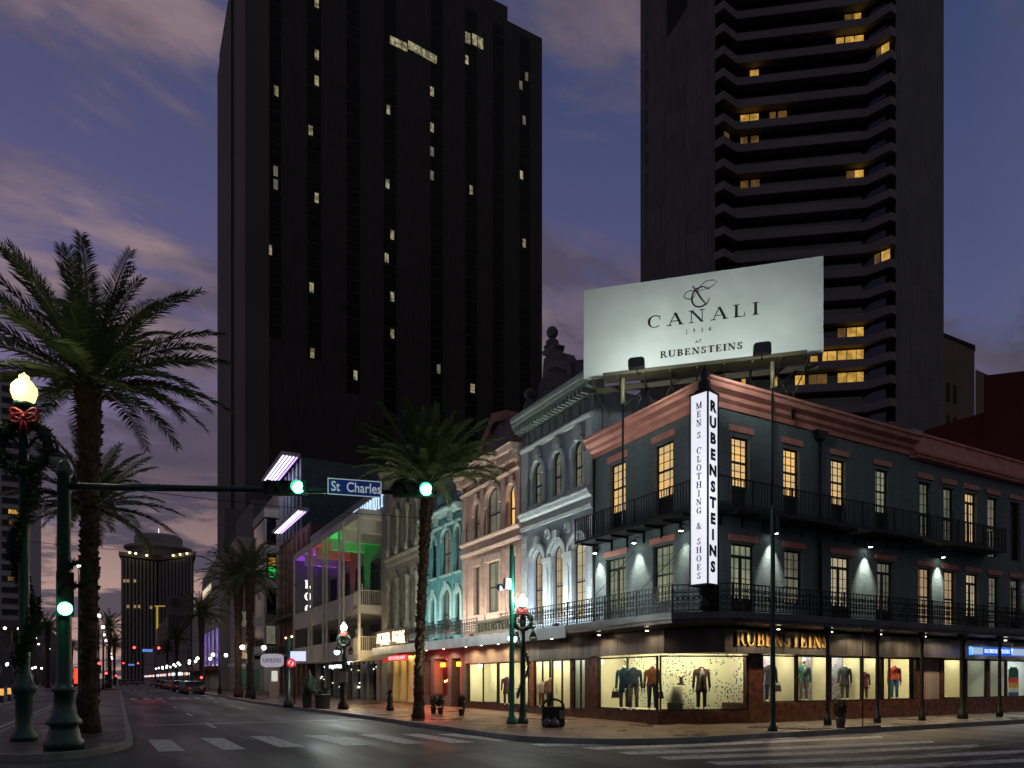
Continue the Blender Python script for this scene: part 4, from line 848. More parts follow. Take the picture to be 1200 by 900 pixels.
for a in (25.0, 26.62):
    p = FC.p(a, 0, 8.1); mb = MB()
    for r0, r1, n1 in ((.24, .17, .09), (.13, .0, .06)):
        for i in range(16):
            t0, t1 = 2 * PI * i / 16, 2 * PI * (i + 1) / 16; mb.fprism(FC, [(a + r0 * math.cos(t0), 8.12 + r0 * math.sin(t0)), (a + r0 * math.cos(t1), 8.12 + r0 * math.sin(t1)), (a + r1 * math.cos(t1), 8.12 + r1 * math.sin(t1)), (a + r1 * math.cos(t0), 8.12 + r1 * math.sin(t0))], .003, n1)
    mb.build('medallion', gt, gb)
mb = MB(); mb.mould(FC, [(0, 8.6), (.1, 8.6), (.12, 8.75), (.05, 8.8), (.05, 9.05), (.2, 9.12), (.26, 9.28), (.3, 9.3), (.3, 9.38), (0, 9.42)], 23.22, 28.9); mb.mould(FC, [(0, 12.2), (.12, 12.2), (.2, 12.32), (.2, 12.4), (0, 12.42)], 23.22, 28.9); mb.build('string_course', gt, gb)
mb = MB(); quoins(mb, FC, 28.38, 28.88, 4.2, 8.5); quoins(mb, FC, 23.22, 23.5, 4.2, 8.5); mb.fbox(FC, 28.3, 28.8, .003, .1, 9.45, 12.2); mb.fbox(FC, 23.25, 23.6, .003, .1, 9.45, 12.2); mb.build('quoins', gt, gb)
ct = mat('green_grey_cornice', (.22, .28, .25), .7, var=.15, vs=3)
mb = MB(); mb.mould(FC, [(0, 13.1), (.12, 13.1), (.14, 13.3), (.42, 13.36), (.44, 13.47), (.5, 13.5), (.52, 13.62), (.58, 13.68), (.6, 13.8), (.6, 13.86), (-.4, 13.95), (-.4, 13.1)], 23.0, 29.05); mb.build('cornice', ct, gb)
mb = MB(); row(mb, FC, 23.2, 28.9, .28, .13, .141, .5, 13.12, 13.33); mb.build('modillions', ct, gb)
mb = MB(); row(mb, FC, 23.2, 28.9, 1.1, .09, .003, .07, 12.45, 13.1); row(mb, FC, 23.4, 28.7, .55, .3, .002, .04, 12.55, 13.0); mb.build('frieze', ct, gb)
pm_ = mat('weathered_grey', (.11, .105, .12), .85, var=.35, vs=3)
FP = Frame((17.0, 0), (0, 1), (-1, 0))
mb = MB(); mb.fprism(FP, [(24.0, 13.9), (28.3, 13.9), (28.2, 14.5), (27.9, 14.6), (27.8, 15.2), (27.5, 15.4), (27.4, 16.2), (26.5, 16.35), (26.4, 16.1), (25.6, 15.75), (25.3, 15.3), (24.4, 15.0), (24.2, 14.6)], -.3, .15)
mb.fprism(FP, [(24.9, 14.0), (25.15, 14.0), (25.3, 14.9), (26.2, 15.35), (26.9, 15.5), (26.9, 15.7), (26.0, 15.62), (25.0, 15.1)], .151, .3); mb.fprism(FP, [(26.5, 16.3), (27.3, 16.3), (27.4, 16.5), (26.4, 16.5)], -.35, .25)
mb.lathe((17.0, 26.9, 16.5), [(.36, 0), (.4, .06), (.28, .16), (.3, .3), (.16, .42), (.1, .5)], 12); mb.ball((17.0, 26.9, 17.22), .27)
mb.lathe((16.9, 28.75, 13.9), [(.5, 0), (.5, .3), (.3, .5), (.22, .8), (.1, 1.0)], 12); mb.ball((16.9, 28.75, 15.1), .26)
mb.build('pediment', pm_, gb)
for o_, pmn in zip(gu, ('dim', 'dim', 'dim')): window(FC, *o_, 2, 4, M['sash'], P[pmn], gb, n=-.12)
for o_, pmn in zip(gl_, ('cream', 'tan', 'tan')): window(FC, *o_, 2, 6, M['sash'], P[pmn], gb, n=-.12)
canopy(gb, 23.201, 28.899, (25.2, 27.8))
for a in (24.2, 26.1, 28.0): uplight(FC, a, gb, 42, (.86, .97, 1))
mb = MB(); mb.fbox(FC, 23.201, 28.9, -1.4, .03, .15, .48); mb.fbox(FC, 23.201, 23.7, -.3, .035, .48, 2.6); mb.fbox(FC, 24.62, 24.75, -.3, .035, .48, 2.6); mb.build('stone_base', M['marble'], gb)
MB().fbox(FC, 23.201, 28.9, -.05, .1, 2.56, 3.5).build('fascia', M['panel'], gb); MB().box(18.1, 22, 23.201, 28.9, .15, 3.5).build('ground_floor_core', M['dark'], gb)
shopwin(FC, 23.72, 24.6, .48, 2.55, gb, [24.1], back=mat('grey_card', (.2, .2, .2)), power=7, col=(.9, 1, 1))
shopwin(FC, 24.8, 26.3, .3, 2.55, gb, [25.5], power=22); shopwin(FC, 26.45, 27.75, .48, 2.55, gb, [27.1], power=24)
MB().fbox(FC, 27.8, 28.2, -.3, .04, .48, 2.55).build('tan_pier', M['marble2'], gb)

# ---- pink building
pk = mat('pink_stucco', (.55, .37, .30), .75, var=.2, vs=1.5, bump=.2); pt_ = mat('pale_pink_trim', (.60, .43, .34), .7, var=.2, vs=3)
pb = thing('pink_building', (20, 32, .15), 'salmon pink stucco building with bracketed cornice, between the grey and teal fronts', 'building')
pu = [(29.45, 30.2, 9.0, 11.1, .37), (31.1, 32.5, 9.0, 11.4, .5), (33.25, 34.0, 9.0, 11.1, .37)]; pl = [(29.45, 30.2, 5.1, 7.65), (31.1, 32.5, 5.1, 7.65), (33.25, 34.0, 5.1, 7.65)]
mb = MB(); wall(mb, FC, 28.9, 35.5, 3.8, 12.3, pu + pl, .42); mb.box(WX + .5, 34, 28.9, 35.5, 3.8, 12.5); mb.build('wall', pk, pb)
for o_ in pu: tr = MB(); archtrim(tr, FC, *o_[:2], o_[3], o_[4], .18, .13, legs=.4); tr.fbox(FC, o_[0] - .2, o_[1] + .2, .003, .16, o_[2] - .12, o_[2] - .01); tr.build('window_surround', pt_, pb)
for o_ in pl: tr = MB(); tr.fbox(FC, o_[0] - .15, o_[1] + .15, .003, .12, o_[3] + .02, o_[3] + .38); tr.fbox(FC, o_[0] - .15, o_[0], .003, .08, o_[2], o_[3]); tr.fbox(FC, o_[1], o_[1] + .15, .003, .08, o_[2], o_[3]); tr.build('window_surround', pt_, pb)
for a in (29.0, 30.45, 32.75, 34.9):
    mb = MB(); quoins(mb, FC, a, a + .42, 4.1, 8.2, .34, .07); mb.fbox(FC, a, a + .42, .003, .09, 9.1, 11.6); mb.build('pilaster', pk, pb)
mb = MB(); mb.mould(FC, [(0, 8.3), (.14, 8.3), (.2, 8.45), (0, 8.5)], 28.95, 35.45); mb.mould(FC, [(0, 8.85), (.14, 8.85), (.24, 8.98), (.24, 9.04), (0, 9.06)], 28.95, 35.45); mb.mould(FC, [(0, 11.6), (.12, 11.6), (.22, 11.72), (0, 11.78)], 28.95, 35.45); mb.build('string_course', pt_, pb)
for (a0, a1, dz) in ((28.95, 30.75, .0), (30.75, 33.6, .12), (33.6, 35.5, 0)):
    MB().mould(FC, [(0, 12.2 + dz), (.2, 12.2 + dz), (.25, 12.4 + dz), (.55, 12.5 + dz), (.6, 12.72 + dz), (.66, 12.78 + dz), (-.3, 12.86 + dz), (-.3, 12.2 + dz)], a0, a1).build('cornice', pt_, pb)
mb = MB(); row(mb, FC, 29, 35.4, .3, .15, .201, .45, 12.05, 12.38); mb.build('modillions', pt_, pb)
for a in (29.05, 30.65, 33.1, 35.1): mb = MB(); mb.fprism(Frame((WX, a), (-1, 0), (0, 1)), [(0, 11.7), (.12, 11.72), (.2, 12.0), (.5, 12.3), (.5, 12.45), (0, 12.45)], 0, .22); mb.build('bracket', pt_, pb)
FG = Frame((18.2, 0), (0, 1), (-1, 0))
mb = MB(); mb.fprism(FG, [(31.8, 12.5), (36.6, 12.5), (36.4, 14.8), (35.2, 15.5), (34.6, 16.1), (33.2, 15.9), (32.2, 15.0)], -.2, .0); mb.build('gable', mat('grey_gable', (.2, .17, .18), .8), pb)
mb = MB(); q = [(31.6, 13.6), (31.9, 14.9), (33.0, 15.95), (34.6, 16.3), (35.3, 15.7), (36.6, 14.7), (37, 14.6)]; qi = [(31.9, 13.6), (32.2, 14.7), (33.2, 15.5), (34.4, 15.75), (35.0, 15.3), (36.4, 14.3), (37, 14.2)]
for i in range(6): mb.fprism(FG, [q[i], q[i + 1], qi[i + 1], qi[i]], -.5, .25)
mb.build('gable_coping', mat('dull_pink', (.22, .10, .09), .8), pb)
for o_, pmn in zip(pu, ('warm', 'dim', 'dim')): window(FC, *o_, 2, 2, M['sash'], P[pmn], pb, n=-.12)
for o_, pmn in zip(pl, ('dark', 'green', 'dim')): window(FC, *o_, 0, 2, 2, M['sash'], P[pmn], pb, n=-.12)
canopy(pb, 28.901, 35.5, (30, 31.8, 33.6), rail=False)
r = MB(); railing(r, Frame((15.36, 0), (0, 1), (-1, 0)), 31.2, 35.5, 0, 3.84, 4.72, .2, True); r.build('railing', M['iron'], pb)
for a in (30.0, 32.0, 34.4): uplight(FC, a, pb, 30, (1, .9, .74))
mb = MB(); mb.fbox(FC, 26.95, 30.9, 1.38, 1.42, 3.84, 4.52); mb.build('name_board', mat('cream_board', (.55, .52, .36), .6), pb)
mb = MB(); letters(mb, 'RUBENSTEINS', FC.p(28.95, 1.425, 3.97), (0, -1, 0), (0, 0, 1), .42, .03, .24, .09, width=3.55); mb.build('shop_name_letters', mat('olive_letter', (.10, .085, .03), .5), pb)
lamp('AREA', FC.p(28.9, 2.3, 3.9), 7, (1, .95, .75), pb, 3.2, FC.p(28.9, 1.4, 4.2), sy=.1)
mb = MB(); mb.fbox(FC, 28.9, 35.0, -1.4, .03, .15, .48); mb.build('stone_base', M['marble'], pb)
MB().fbox(FC, 28.9, 35.0, -.05, .1, 2.56, 3.5).build('fascia', mat('beige_stone_panels', (.30, .24, .19), .5, var=.3), pb); MB().box(18.1, 22, 28.9, 35.2, .15, 3.5).build('ground_floor_core', M['dark'], pb)
shopwin(FC, 28.3, 31.3, .48, 2.55, pb, [29.9], back=confetti('confetti_dark', (.72, .68, .48), .53, [(.02, .02, .02), (.05, .2, .1), (.5, .5, .5)], 12), power=24); shopwin(FC, 31.4, 34.7, .48, 2.55, pb, [33.0], power=24)

# ---- teal building
tl = mat('teal_stucco', (.13, .36, .37), .75, var=.2, vs=1.5, bump=.2); tt = mat('pale_teal_trim', (.38, .56, .52), .7, var=.15, vs=3)
tb = thing('teal_building', (20, 38, .15), 'narrow teal stucco building with pale arched window surrounds and a stepped parapet', 'building')
tu = [(35.75, 36.4, 7.75, 10.3, .3), (37.05, 38.3, 7.75, 10.35, .35), (39.2, 39.9, 7.75, 10.25, .3)]; tlo = [(35.75, 36.35, 4.2, 6.6, .3), (37.1, 38.25, 4.2, 6.9, .5), (39.3, 39.95, 4.2, 6.6, .3)]
mb = MB(); wall(mb, FC, 35.5, 41.1, 3.8, 11.0, tu + tlo, .42); mb.box(WX + .5, 30, 35.5, 41.1, 3.8, 11.2)
mb.fbox(FC, 35.5, 41.1, -.3, 0, 11.5, 11.9); mb.fbox(FC, 37.4, 39.0, -.3, .05, 11.901, 12.5); mb.fbox(FC, 35.5, 36.1, -.3, .05, 11.901, 12.3); mb.fbox(FC, 40.5, 41.1, -.3, .05, 11.901, 12.3); mb.build('wall', tl, tb)
for o_ in tu: tr = MB(); archtrim(tr, FC, *o_[:2], o_[3], o_[4], .14, .1, legs=.3); tr.fbox(FC, o_[0] - .15, o_[1] + .15, .003, .14, o_[2] - .12, o_[2] - .01); tr.build('window_surround', tt, tb)
for o_ in tlo: tr = MB(); archtrim(tr, FC, *o_[:2], o_[3], o_[4], .3, .08, legs=1.3); tr.build('window_surround', tt, tb)
for a in (36.55, 38.5, 40.2): mb = MB(); quoins(mb, FC, a, a + .38, 4.2, 10.3, .36, .05); mb.build('pilaster', tl, tb)
mb = MB(); mb.mould(FC, [(0, 10.5), (.1, 10.5), (.16, 10.62), (0, 10.66)], 35.52, 41.1); mb.mould(FC, [(0, 11.1), (.25, 11.1), (.4, 11.3), (.5, 11.36), (.5, 11.46), (-.3, 11.5), (-.3, 11.0)], 35.52, 41.1); mb.build('cornice', tt, tb)
for a in (36.6, 38.6, 40.3): mb = MB(); mb.fbox(FC, a, a + .22, .003, .36, 10.7, 11.098); mb.build('bracket', tt, tb)
for o_, pmn in zip(tu, ('dim', 'dim', 'dark')): window(FC, *o_, 2, 2, M['sash'], P[pmn], tb, n=-.12)
for o_, pmn in zip(tlo, ('dim', 'dim', 'dim')): window(FC, *o_, 2, 2, M['sash'], P[pmn], tb, n=-.12)
for a0, a1 in ((35.65, 36.5), (37.0, 38.4), (39.2, 40.1)): r = MB(); railing(r, Frame((WX - .25, 0), (0, 1), (-1, 0)), a0, a1, 0, 4.2, 5.1, .13, True); r.build('railing', M['iron'], tb)
canopy(tb, 35.501, 41.1, (36.5, 39))
for a in (36.6, 39.4): uplight(FC, a, tb, 26, (.82, 1, .95))
redg = glow('red_neon', (1, .03, .03), 3.5)
mb = MB(); mb.fbox(FC, 35.0, 35.6, -.5, .05, .15, 3.5); mb.fbox(FC, 36.9, 37.4, -.5, .05, .15, 3.5); mb.fbox(FC, 39.4, 39.9, -.5, .05, .15, 3.5); mb.fbox(FC, 40.9, 41.4, -.5, .05, .15, 3.5); mb.fbox(FC, 35.6, 40.9, -.5, .04, 2.9, 3.5); mb.fbox(FC, 37.4, 39.4, -.5, .03, .15, .7); mb.fbox(FC, 39.9, 40.9, -.5, .03, .15, .7); mb.build('stone_piers', mat('stone_pier', (.11, .09, .08), .6), tb)
MB().box(17.55, 22, 35.2, 41.1, .15, 3.5).build('restaurant_back_wall', mat('red_wall', (.35, .05, .04), .6, var=.4, vs=3), tb)
MB().fbox(FC, 37.4, 39.4, -.34, -.3, .7, 2.9).build('pane', M['glass'], tb); MB().fbox(FC, 39.9, 40.9, -.34, -.3, .7, 2.9).build('pane', M['glass'], tb)
lamp('AREA', (17.15, 38.6, 2.9), 190, (1, .08, .05), tb, .4, (17.4, 38.6, 0), sy=3); lamp('POINT', (15.4, 38.2, 2.7), 90, (1, .06, .05), tb, .15); lamp('POINT', (17.2, 38.6, 1.5), 12, (1, .7, .3), tb, .2)
for a, z in ((38.6, 2.55), (36.3, 2.55)): MB().fbox(FC, a - .35, a + .35, -.2, -.15, z - .13, z + .13).build('neon_box', glow('orange_neon', (1, .35, .03), 3), tb)
for i in range(5): MB().lathe((17.1 + R.random() * .3, 37.6 + i * .36, 1.1 + R.random() * .9), [(.01, 0), (.06, .05), (.06, .1), (.01, .16)], 8).build('table_lamp', glow('amber_lamp', (1, .6, .2), 6), tb)
mb = MB(); sgn = mb.fbox(FC, 40.2, 44.6, 1.37, 1.5, 2.85, 3.2); mb.build('red_sign_box', glow('red_sign_face', (.55, .01, .02), 1.0), tb)
mb = MB(); letters(mb, 'RESTAURANT', FC.p(41.9, 1.505, 2.92), (0, -1, 0), (0, 0, 1), .2, .01, .2, .1, width=3.0); mb.build('lettering', glow('pink_letter', (1, .35, .35), 2.2), tb)

# ---- olive-cream Gothic building
gm = mat('olive_cream_stone', (.36, .345, .25), .75, var=.25, vs=1.5, bump=.3)
go = thing('gothic_building', (20, 44, .15), 'tall cream stone building with pointed arcades and twisted columns behind the kerbside palm', 'building')
gou = [(42.1, 42.95, 10.4, 13.7, .7), (43.9, 44.75, 10.4, 13.7, .7), (45.7, 46.55, 10.4, 13.7, .7)]; gol = [(42.0, 42.9, 5.0, 8.9, .5), (43.85, 44.75, 5.0, 8.9, .5), (45.7, 46.6, 5.0, 8.9, .5)]
mb = MB(); wall(mb, FC, 41.1, 47.8, 3.8, 15.4, gou + gol, .5); mb.box(WX + .6, 34, 41.1, 47.8, 3.8, 15.6); mb.build('wall', gm, go)
mb = MB(); mb.mould(FC, [(0, 15.2), (.15, 15.2), (.25, 15.5), (.6, 15.7), (.75, 16.1), (.8, 16.3), (-.4, 16.35), (-.4, 15.2)], 41.1, 47.85); mb.build('cornice', gm, go)
mb = MB(); row(mb, FC, 41.2, 47.7, .32, .16, .003, .12, 14.8, 15.15); mb.build('frieze', gm, go)
mb = MB(); mb.mould(FC, [(0, 9.4), (.1, 9.4), (.2, 9.6), (.2, 9.8), (.35, 9.95), (.35, 10.05), (0, 10.1)], 41.1, 47.8); mb.mould(FC, [(0, 4.7), (.15, 4.7), (.2, 4.85), (0, 4.95)], 41.1, 47.8); mb.build('string_course', gm, go)
for o_ in gou + gol: tr = MB(); archtrim(tr, FC, *o_[:2], o_[3], o_[4], .22, .18, key=False); tr.build('window_surround', gm, go)
for a in (41.6, 43.4, 45.2, 47.0):
    mb = MB(); x, y, _ = FC.p(a, .22, 0); mb.lathe((x, y, 5.0), [(.24, 0), (.24, .5), (.17, .6), (.15, .7), (.15, 3.0), (.24, 3.3), (.26, 3.5)], 10)
    for ph in (0, PI): mb.tube([(x + .13 * math.cos(ph + z * 4.2), y + .13 * math.sin(ph + z * 4.2), z) for z in [5.7 + i * .11 for i in range(22)]], .07, 6)
    mb.build('twisted_column', gm, go)
    mb = MB(); mb.lathe((x, y, 10.1), [(.22, 0), (.22, .4), (.12, .55), (.11, 2.4), (.22, 2.8), (.22, 3.0)], 10); mb.build('slim_column', gm, go)
for o_ in gou: window(FC, *o_, 2, 4, M['sash'], P['dark'], go, n=-.2)
for o_ in gol: window(FC, *o_, 2, 4, M['sash'], P['dark'], go, n=-.2)
canopy(go, 41.101, 47.2, (), rail=False)
for a in (42.5, 45.6): uplight(FC, a, go, 13, (1, .93, .7))
mb = MB(); letters(mb, 'ALTER EGOS', FC.p(44.4, 1.05, 4.15), (0, -1, 0), (0, 0, 1), .62, .05, .24, .10, width=5.4); mb.build('shop_name_letters', glow('warm_white_letter', (1, .78, .62), 1.2), go)
mb = MB(); mb.fbox(FC, 41.2, 47.3, .98, 1.03, 3.9, 4.95); mb.build('name_board', mat('brown_board', (.10, .06, .04), .6), go)
MB().fbox(FC, 47.0, 47.8, -.5, .05, .15, 3.5).build('stone_pier', gm, go); MB().box(17.8, 22, 41.4, 47.8, .15, 3.5).build('ground_floor_core', M['dark'], go)
yc = mat('cream_column', (.62, .50, .26), .6, var=.1)
for a in (42.0, 43.5, 45.0, 46.4):
    mb = MB(); mb.lathe((16.75, a, .15), [(.42, 0), (.42, .12), (.3, .2), (.28, 2.6), (.36, 2.75), (.42, 2.9), (.42, 3.3)], 14); mb.build('round_column', yc, go)
MB().fbox(FC, 41.6, 47.0, -1.0, -.9, .15, 3.2).build('shopfront', mat('ochre_shopfront', (.4, .30, .10), .6), go)
lamp('AREA', (16.4, 44.2, 3.2), 75, (1, .78, .36), go, 4.5, (16.5, 44.2, 0), sy=.4)
aw = MB()
for i in range(12): a = 42.0 + i * .5; aw.fprism(Frame((WX, a), (-1, 0), (0, 1)), [(1.4, 3.30), (2.7, 2.85), (2.7, 2.65), (2.68, 2.65), (2.66, 2.82), (1.4, 3.26)], 0, .49, i % 2)
aw.build('awning', [mat('awning_cream', (.7, .6, .32), .8), mat('awning_dark', (.10, .09, .04), .8)], go)

# ---- white hotel with loggias
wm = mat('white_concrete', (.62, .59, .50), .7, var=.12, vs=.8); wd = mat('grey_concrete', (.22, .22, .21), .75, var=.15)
mo = thing('loggia_hotel', (20, 60, .15), 'long pale modern hotel front with tall open loggias lit purple, red and green', 'building')
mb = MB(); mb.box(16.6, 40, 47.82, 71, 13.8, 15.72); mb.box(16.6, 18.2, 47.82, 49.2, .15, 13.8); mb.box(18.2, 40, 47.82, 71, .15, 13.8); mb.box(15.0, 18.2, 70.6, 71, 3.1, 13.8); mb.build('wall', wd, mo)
MB().box(15.0, 18.2, 49.2, 70.6, 13.2, 13.8).build('loggia_roof', wm, mo)
for i, y in enumerate((50, 54, 58, 62.5, 67)): MB().box(15.25, 18.2, y, y + .4, 12.3, 13.199).build('roof_beam', wm, mo)
for z0, z1, zp in ((6.4, 6.75, 7.95), (3.14, 3.5, 4.65)):
    MB().box(15.0, 18.2, 49.2, 70.6, z0, z1).build('floor_slab', wm, mo)
    MB().box(15.05, 15.2, 50.9, 70.6, z1 + .002, zp).build('parapet', wm, mo)
    MB().box(15.05, 16.9, 49.2, 49.34, z1 + .002, z1 + .25).build('parapet', wm, mo)
    r = MB(); r.box(15.1, 16.9, 49.25, 49.29, zp + .05, zp + .1)
    for i in range(13): x = 15.2 + i * .14; r.box(x, x + .03, 49.25, 49.28, z1 + .25, zp + .05)
    for i in range(11): y = 49.4 + i * .14; r.box(15.1, 15.13, y, y + .03, z1 + .003, zp + .05)
    r.box(15.09, 15.14, 49.3, 50.9, zp + .051, zp + .1)
    r.build('railing', wm, mo)
for y in (49.2, 53.2, 54.3, 58.2, 59.3, 63.3, 64.4, 70.38): MB().box(14.9, 15.04, y, y + .22, 3.1, 13.6).build('loggia_column', wm, mo)
FH = Frame((18.2, 0), (0, 1), (-1, 0))
for a, pn in ((50.2, 'tan'), (54.4, 'dark'), (58.6, 'dark'), (62.8, 'dark'), (67.0, 'dark')): window(FH, a, a + 2.2, 7.0, 11.3, 0, 3, 5, M['sash'], P[pn], mo, n=.06, style='grid')
for a, pn in ((50.2, 'dark'), (54.4, 'dark'), (58.6, 'dim'), (62.8, 'litd'), (67.0, 'dark')): window(FH, a, a + 2.4, 3.55, 6.1, 0, 3, 2, M['sash'], P[pn], mo, n=.06, style='grid')
for y, c, p in ((68.2, (.35, .05, 1), 130), (66, (.35, .05, 1), 60), (61.8, (1, .05, .03), 60), (57.6, (.02, 1, .15), 75), (55.8, (.02, 1, .15), 50), (51.5, (1, .85, .6), 14)):
    MB().box(17.5, 17.8, y - .12, y + .12, 6.76, 6.9).build('colour_uplight', M['iron'], mo); lamp('SPOT', (17.5, y, 7.1), p * 12, c, mo, .05, (16.4, y, 13.3), 60, .8)
lamp('POINT', (14.0, 48.0, 4.2), 190, (1, .74, .40), mo, .2)  # added warm lamp without a fixture, brightens the hotel front
mb = MB(); letters(mb, 'JW MARRIOTT', FC.p(52.4, .04, 14.05), (0, -1, 0), (0, 0, 1), 1.05, .05, .2, .1, width=7.4); mb.build('hotel_name_letters', glow('blue_white_letter', (.55, .75, 1), 1.1), mo)
MB().box(16.8, 16.9, 49.3, 70.5, .15, 3.1).build('shopfront_glass', M['darkglass'], mo)
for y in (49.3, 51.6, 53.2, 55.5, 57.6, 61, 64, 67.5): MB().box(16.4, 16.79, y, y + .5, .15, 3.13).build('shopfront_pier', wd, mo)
R2 = random.Random(3)
for i in range(34):
    y = 49.9 + R2.random() * 18; z = .9 + R2.random() * 1.9; MB().box(16.74, 16.78, y, y + .12 + R2.random() * .5, z, z + .06 + .05 * R2.random()).build('lit_fixture', glow('fixture_white', (.95, 1, .9), 2.2) if i % 3 else glow('fixture_amber', (1, .7, .35), 1.6), mo)
MB().box(15.3, 15.45, 50.2, 57.8, 2.72, 3.1).build('sign_band', M['dark'], mo)
mb = MB(); letters(mb, 'JW MARRIOTT', (15.29, 52.6, 2.78), (0, -1, 0), (0, 0, 1), .26, .01, .2, .1, width=3.6); mb.build('lettering', glow('cool_letter', (.8, .9, 1), 3), mo)
mb = MB(); letters(mb, 'FOOD NATIONAL', (15.29, 56.8, 2.58), (0, -1, 0), (0, 0, 1), .26, .01, .2, .1, width=3.8); mb.build('lettering', MATS['cool_letter'], mo)
lamp('AREA', (15.9, 53, 3.05), 22, (.9, 1, .92), mo, 8, (15.9, 53, 0), sy=.5)
for i, ch in enumerate('LOCO'): mb = MB(); letters(mb, ch, (15.6, 67.5, 10.2 - i * 1.15), (1, 0, 0), (0, 0, 1), .75, .05, .26, .14); mb.build('lit_letter', glow('letter_white', (1, 1, 1), 1.4), mo)

# ---- brick building with light canopies, and its white bay neighbour
rb = thing('brick_building', (22, 78, .15), 'dark red brick building with pilasters, iron balconies and a slanting strip light eave', 'building')
bm_ = wallmat('red_brown_brick', (.13, .045, .032), .25, .08, .012, .35); ledm = glow('led_strip_white', (.78, .72, 1), 3.2); ledp = glow('led_strip_violet', (.5, .3, 1), 2.4)
br_ops = [(72.2 + i * 2.2, 73.3 + i * 2.2, z, z + 2.9) for i in range(6) for z in (4.3, 8.4, 12.6)]
mb = MB(); wall(mb, FC, 71, 86, .15, 17.2, br_ops, .4); mb.box(17.1, 40, 71, 86, .15, 17.1); mb.build('wall', bm_, rb)
for o_ in br_ops: window(FC, *o_, 0, 2, 2, M['sash'], P['dark'], rb, n=-.28)
for i in range(7): MB().fbox(FC, 71.1 + i * 2.2, 71.6 + i * 2.2, .003, .3, .15, 16.6).build('pilaster', mat('tan_stone', (.28, .17, .11), .7), rb)
MB().fbox(FC, 71, 86, 0, 1.6, 8.0, 8.2).build('balcony_floor', M['iron'], rb); MB().fbox(FC, 71, 86, 0, 1.6, 4.0, 4.2).build('balcony_floor', M['iron'], rb)
for z in (4.2, 8.2): r = MB(); railing(r, Frame((15.05, 0), (0, 1), (-1, 0)), 71, 86, 0, z, z + 1.0, .3); r.build('railing', M['iron'], rb)
def eave(F, a0, a1, n0, n1, z, parent, lines=5):
    MB().fbox(F, a0, a1, n0, n1, z, z + .25).build('eave', mat('grey_metal', (.4, .42, .45), .5), parent)
    for i in range(lines):
        n = n0 + (n1 - n0) * (i + .7) / (lines + .6); MB().fbox(F, a0 + .5, a1 - .5, n - .06, n + .06, z - .06, z - .003).build('light_strip', ledm if i > 0 else ledp, parent)
eave(FC, 67.5, 80, .9, 2.0, 17.5, rb, 3); eave(FC, 74.7, 86.5, .1, 2.0, 24.7, rb)
MB().box(16.8, 30, 75, 86, 17.2, 24.7).build('glass_storey', mat('teal_glass_wall', (.03, .07, .09), .15, var=.4), rb)
for i in range(6): MB().fbox(FC, 75.2 + i * 1.9, 75.5 + i * 1.9, -.18, -.02, 17.2, 24.7).build('mullion', MATS['grey_metal'], rb)
lamp('AREA', (15.5, 80, 24.2), 90, (.7, .7, 1), rb, 8, (15.8, 80, 10), sy=1)
for i, y in enumerate((73.5, 76, 79)): MB().lathe((15.9, y, 6.0), [(.01, 0), (.12, .08), (.12, .16), (.01, .24)], 8).build('lantern', glow('lantern_amber', (1, .6, .3), 5), rb)
bb = thing('bay_building', (20, 90, .15), 'pale building with a projecting cream bay of stacked windows, far side of the brick one', 'building')
bc = mat('cream_bay', (.45, .42, .36), .7, var=.15)
MB().box(16.6, 40, 86.001, 96, .15, 24).build('wall', bc, bb)
FB2 = Frame((0, 86.4), (1, 0), (0, -1))
for z in (4.6, 8.2, 12.4, 16.4, 20.6):
    MB().box(14.9, 16.6, 86.4, 94, z, z + 1.0).build('bay_band', bc, bb)
    if z < 20: MB().box(15.0, 16.6, 86.5, 93.9, z + 1.0, z + 4.0).build('bay_glass', M['darkglass'], bb); MB().box(14.95, 15.2, 86.42, 86.8, z + 1.0, z + 4.0).build('bay_post', bc, bb); MB().box(16.3, 16.6, 86.42, 86.8, z + 1.0, z + 4.0).build('bay_post', bc, bb)
MB().box(15.4, 16.2, 86.38, 86.41, 13.6, 14.8).build('green_sign', glow('green_neon', (.02, .6, .08), .7), bb); MB().box(15.4, 16.2, 86.38, 86.41, 15.0, 15.9).build('amber_sign', glow('amber_neon', (.6, .3, .05), .35), bb)
MB().box(15.2, 16.2, 86.38, 86.41, 5.8, 7.9).build('lit_bay_window', P['dim'], bb)

# ---- beige blocks further along
t = thing('beige_block', (18, 108, .15), 'beige block with square windows and a green shutter, behind the two slim palms', 'building')
be = mat('beige_render', (.42, .36, .31), .8, var=.15, vs=.4)
MB().box(13.9, 40, 100, 107.9, .15, 20.6).build('wall', be, t); MB().box(16, 40, 101, 117, 20.6, 26).build('roof_storey', mat('dark_render', (.16, .14, .135), .8), t)
F3 = Frame((0, 100), (1, 0), (0, -1))
for x, z, pn in ((14.0, 8.6, 'dim'), (15.7, 8.6, 'dim'), (14.0, 4.3, 'tan'), (15.7, 4.3, 'dark')): window(F3, x, x + 1.2, z, z + 2.1, 0, 2, 2, M['sash'], P[pn], t, n=.05)
MB().fbox(F3, 14.1, 16.6, .01, .08, .15, 3.0).build('shutter', wallmat('green_shutter', (.10, .24, .18), bw=.3, bh=9, mortar=.03, off=0.), t)
mb = MB(); mb.fbox(F3, 12.7, 15.5, .1, 1.4, 3.3, 3.7); mb.build('entrance_canopy', MATS['grey_metal'], t)
lamp('POINT', (15, 97.5, 2.8), 30, (.9, 1, .9), t, .2)
t = thing('hotel_podium', (13, 130, .15), 'dark hotel podium with slanted glazed flank glowing blue at street level', 'building')
FPd = Frame((12.6, 0), (0, 1), (-1, 0))
mb = MB(); mb.fprism(FPd, [(108, .15), (150, .15), (150, 13), (134, 15), (131, 18.5), (108, 19.6)], -25, 0); mb.build('wall', be, t)
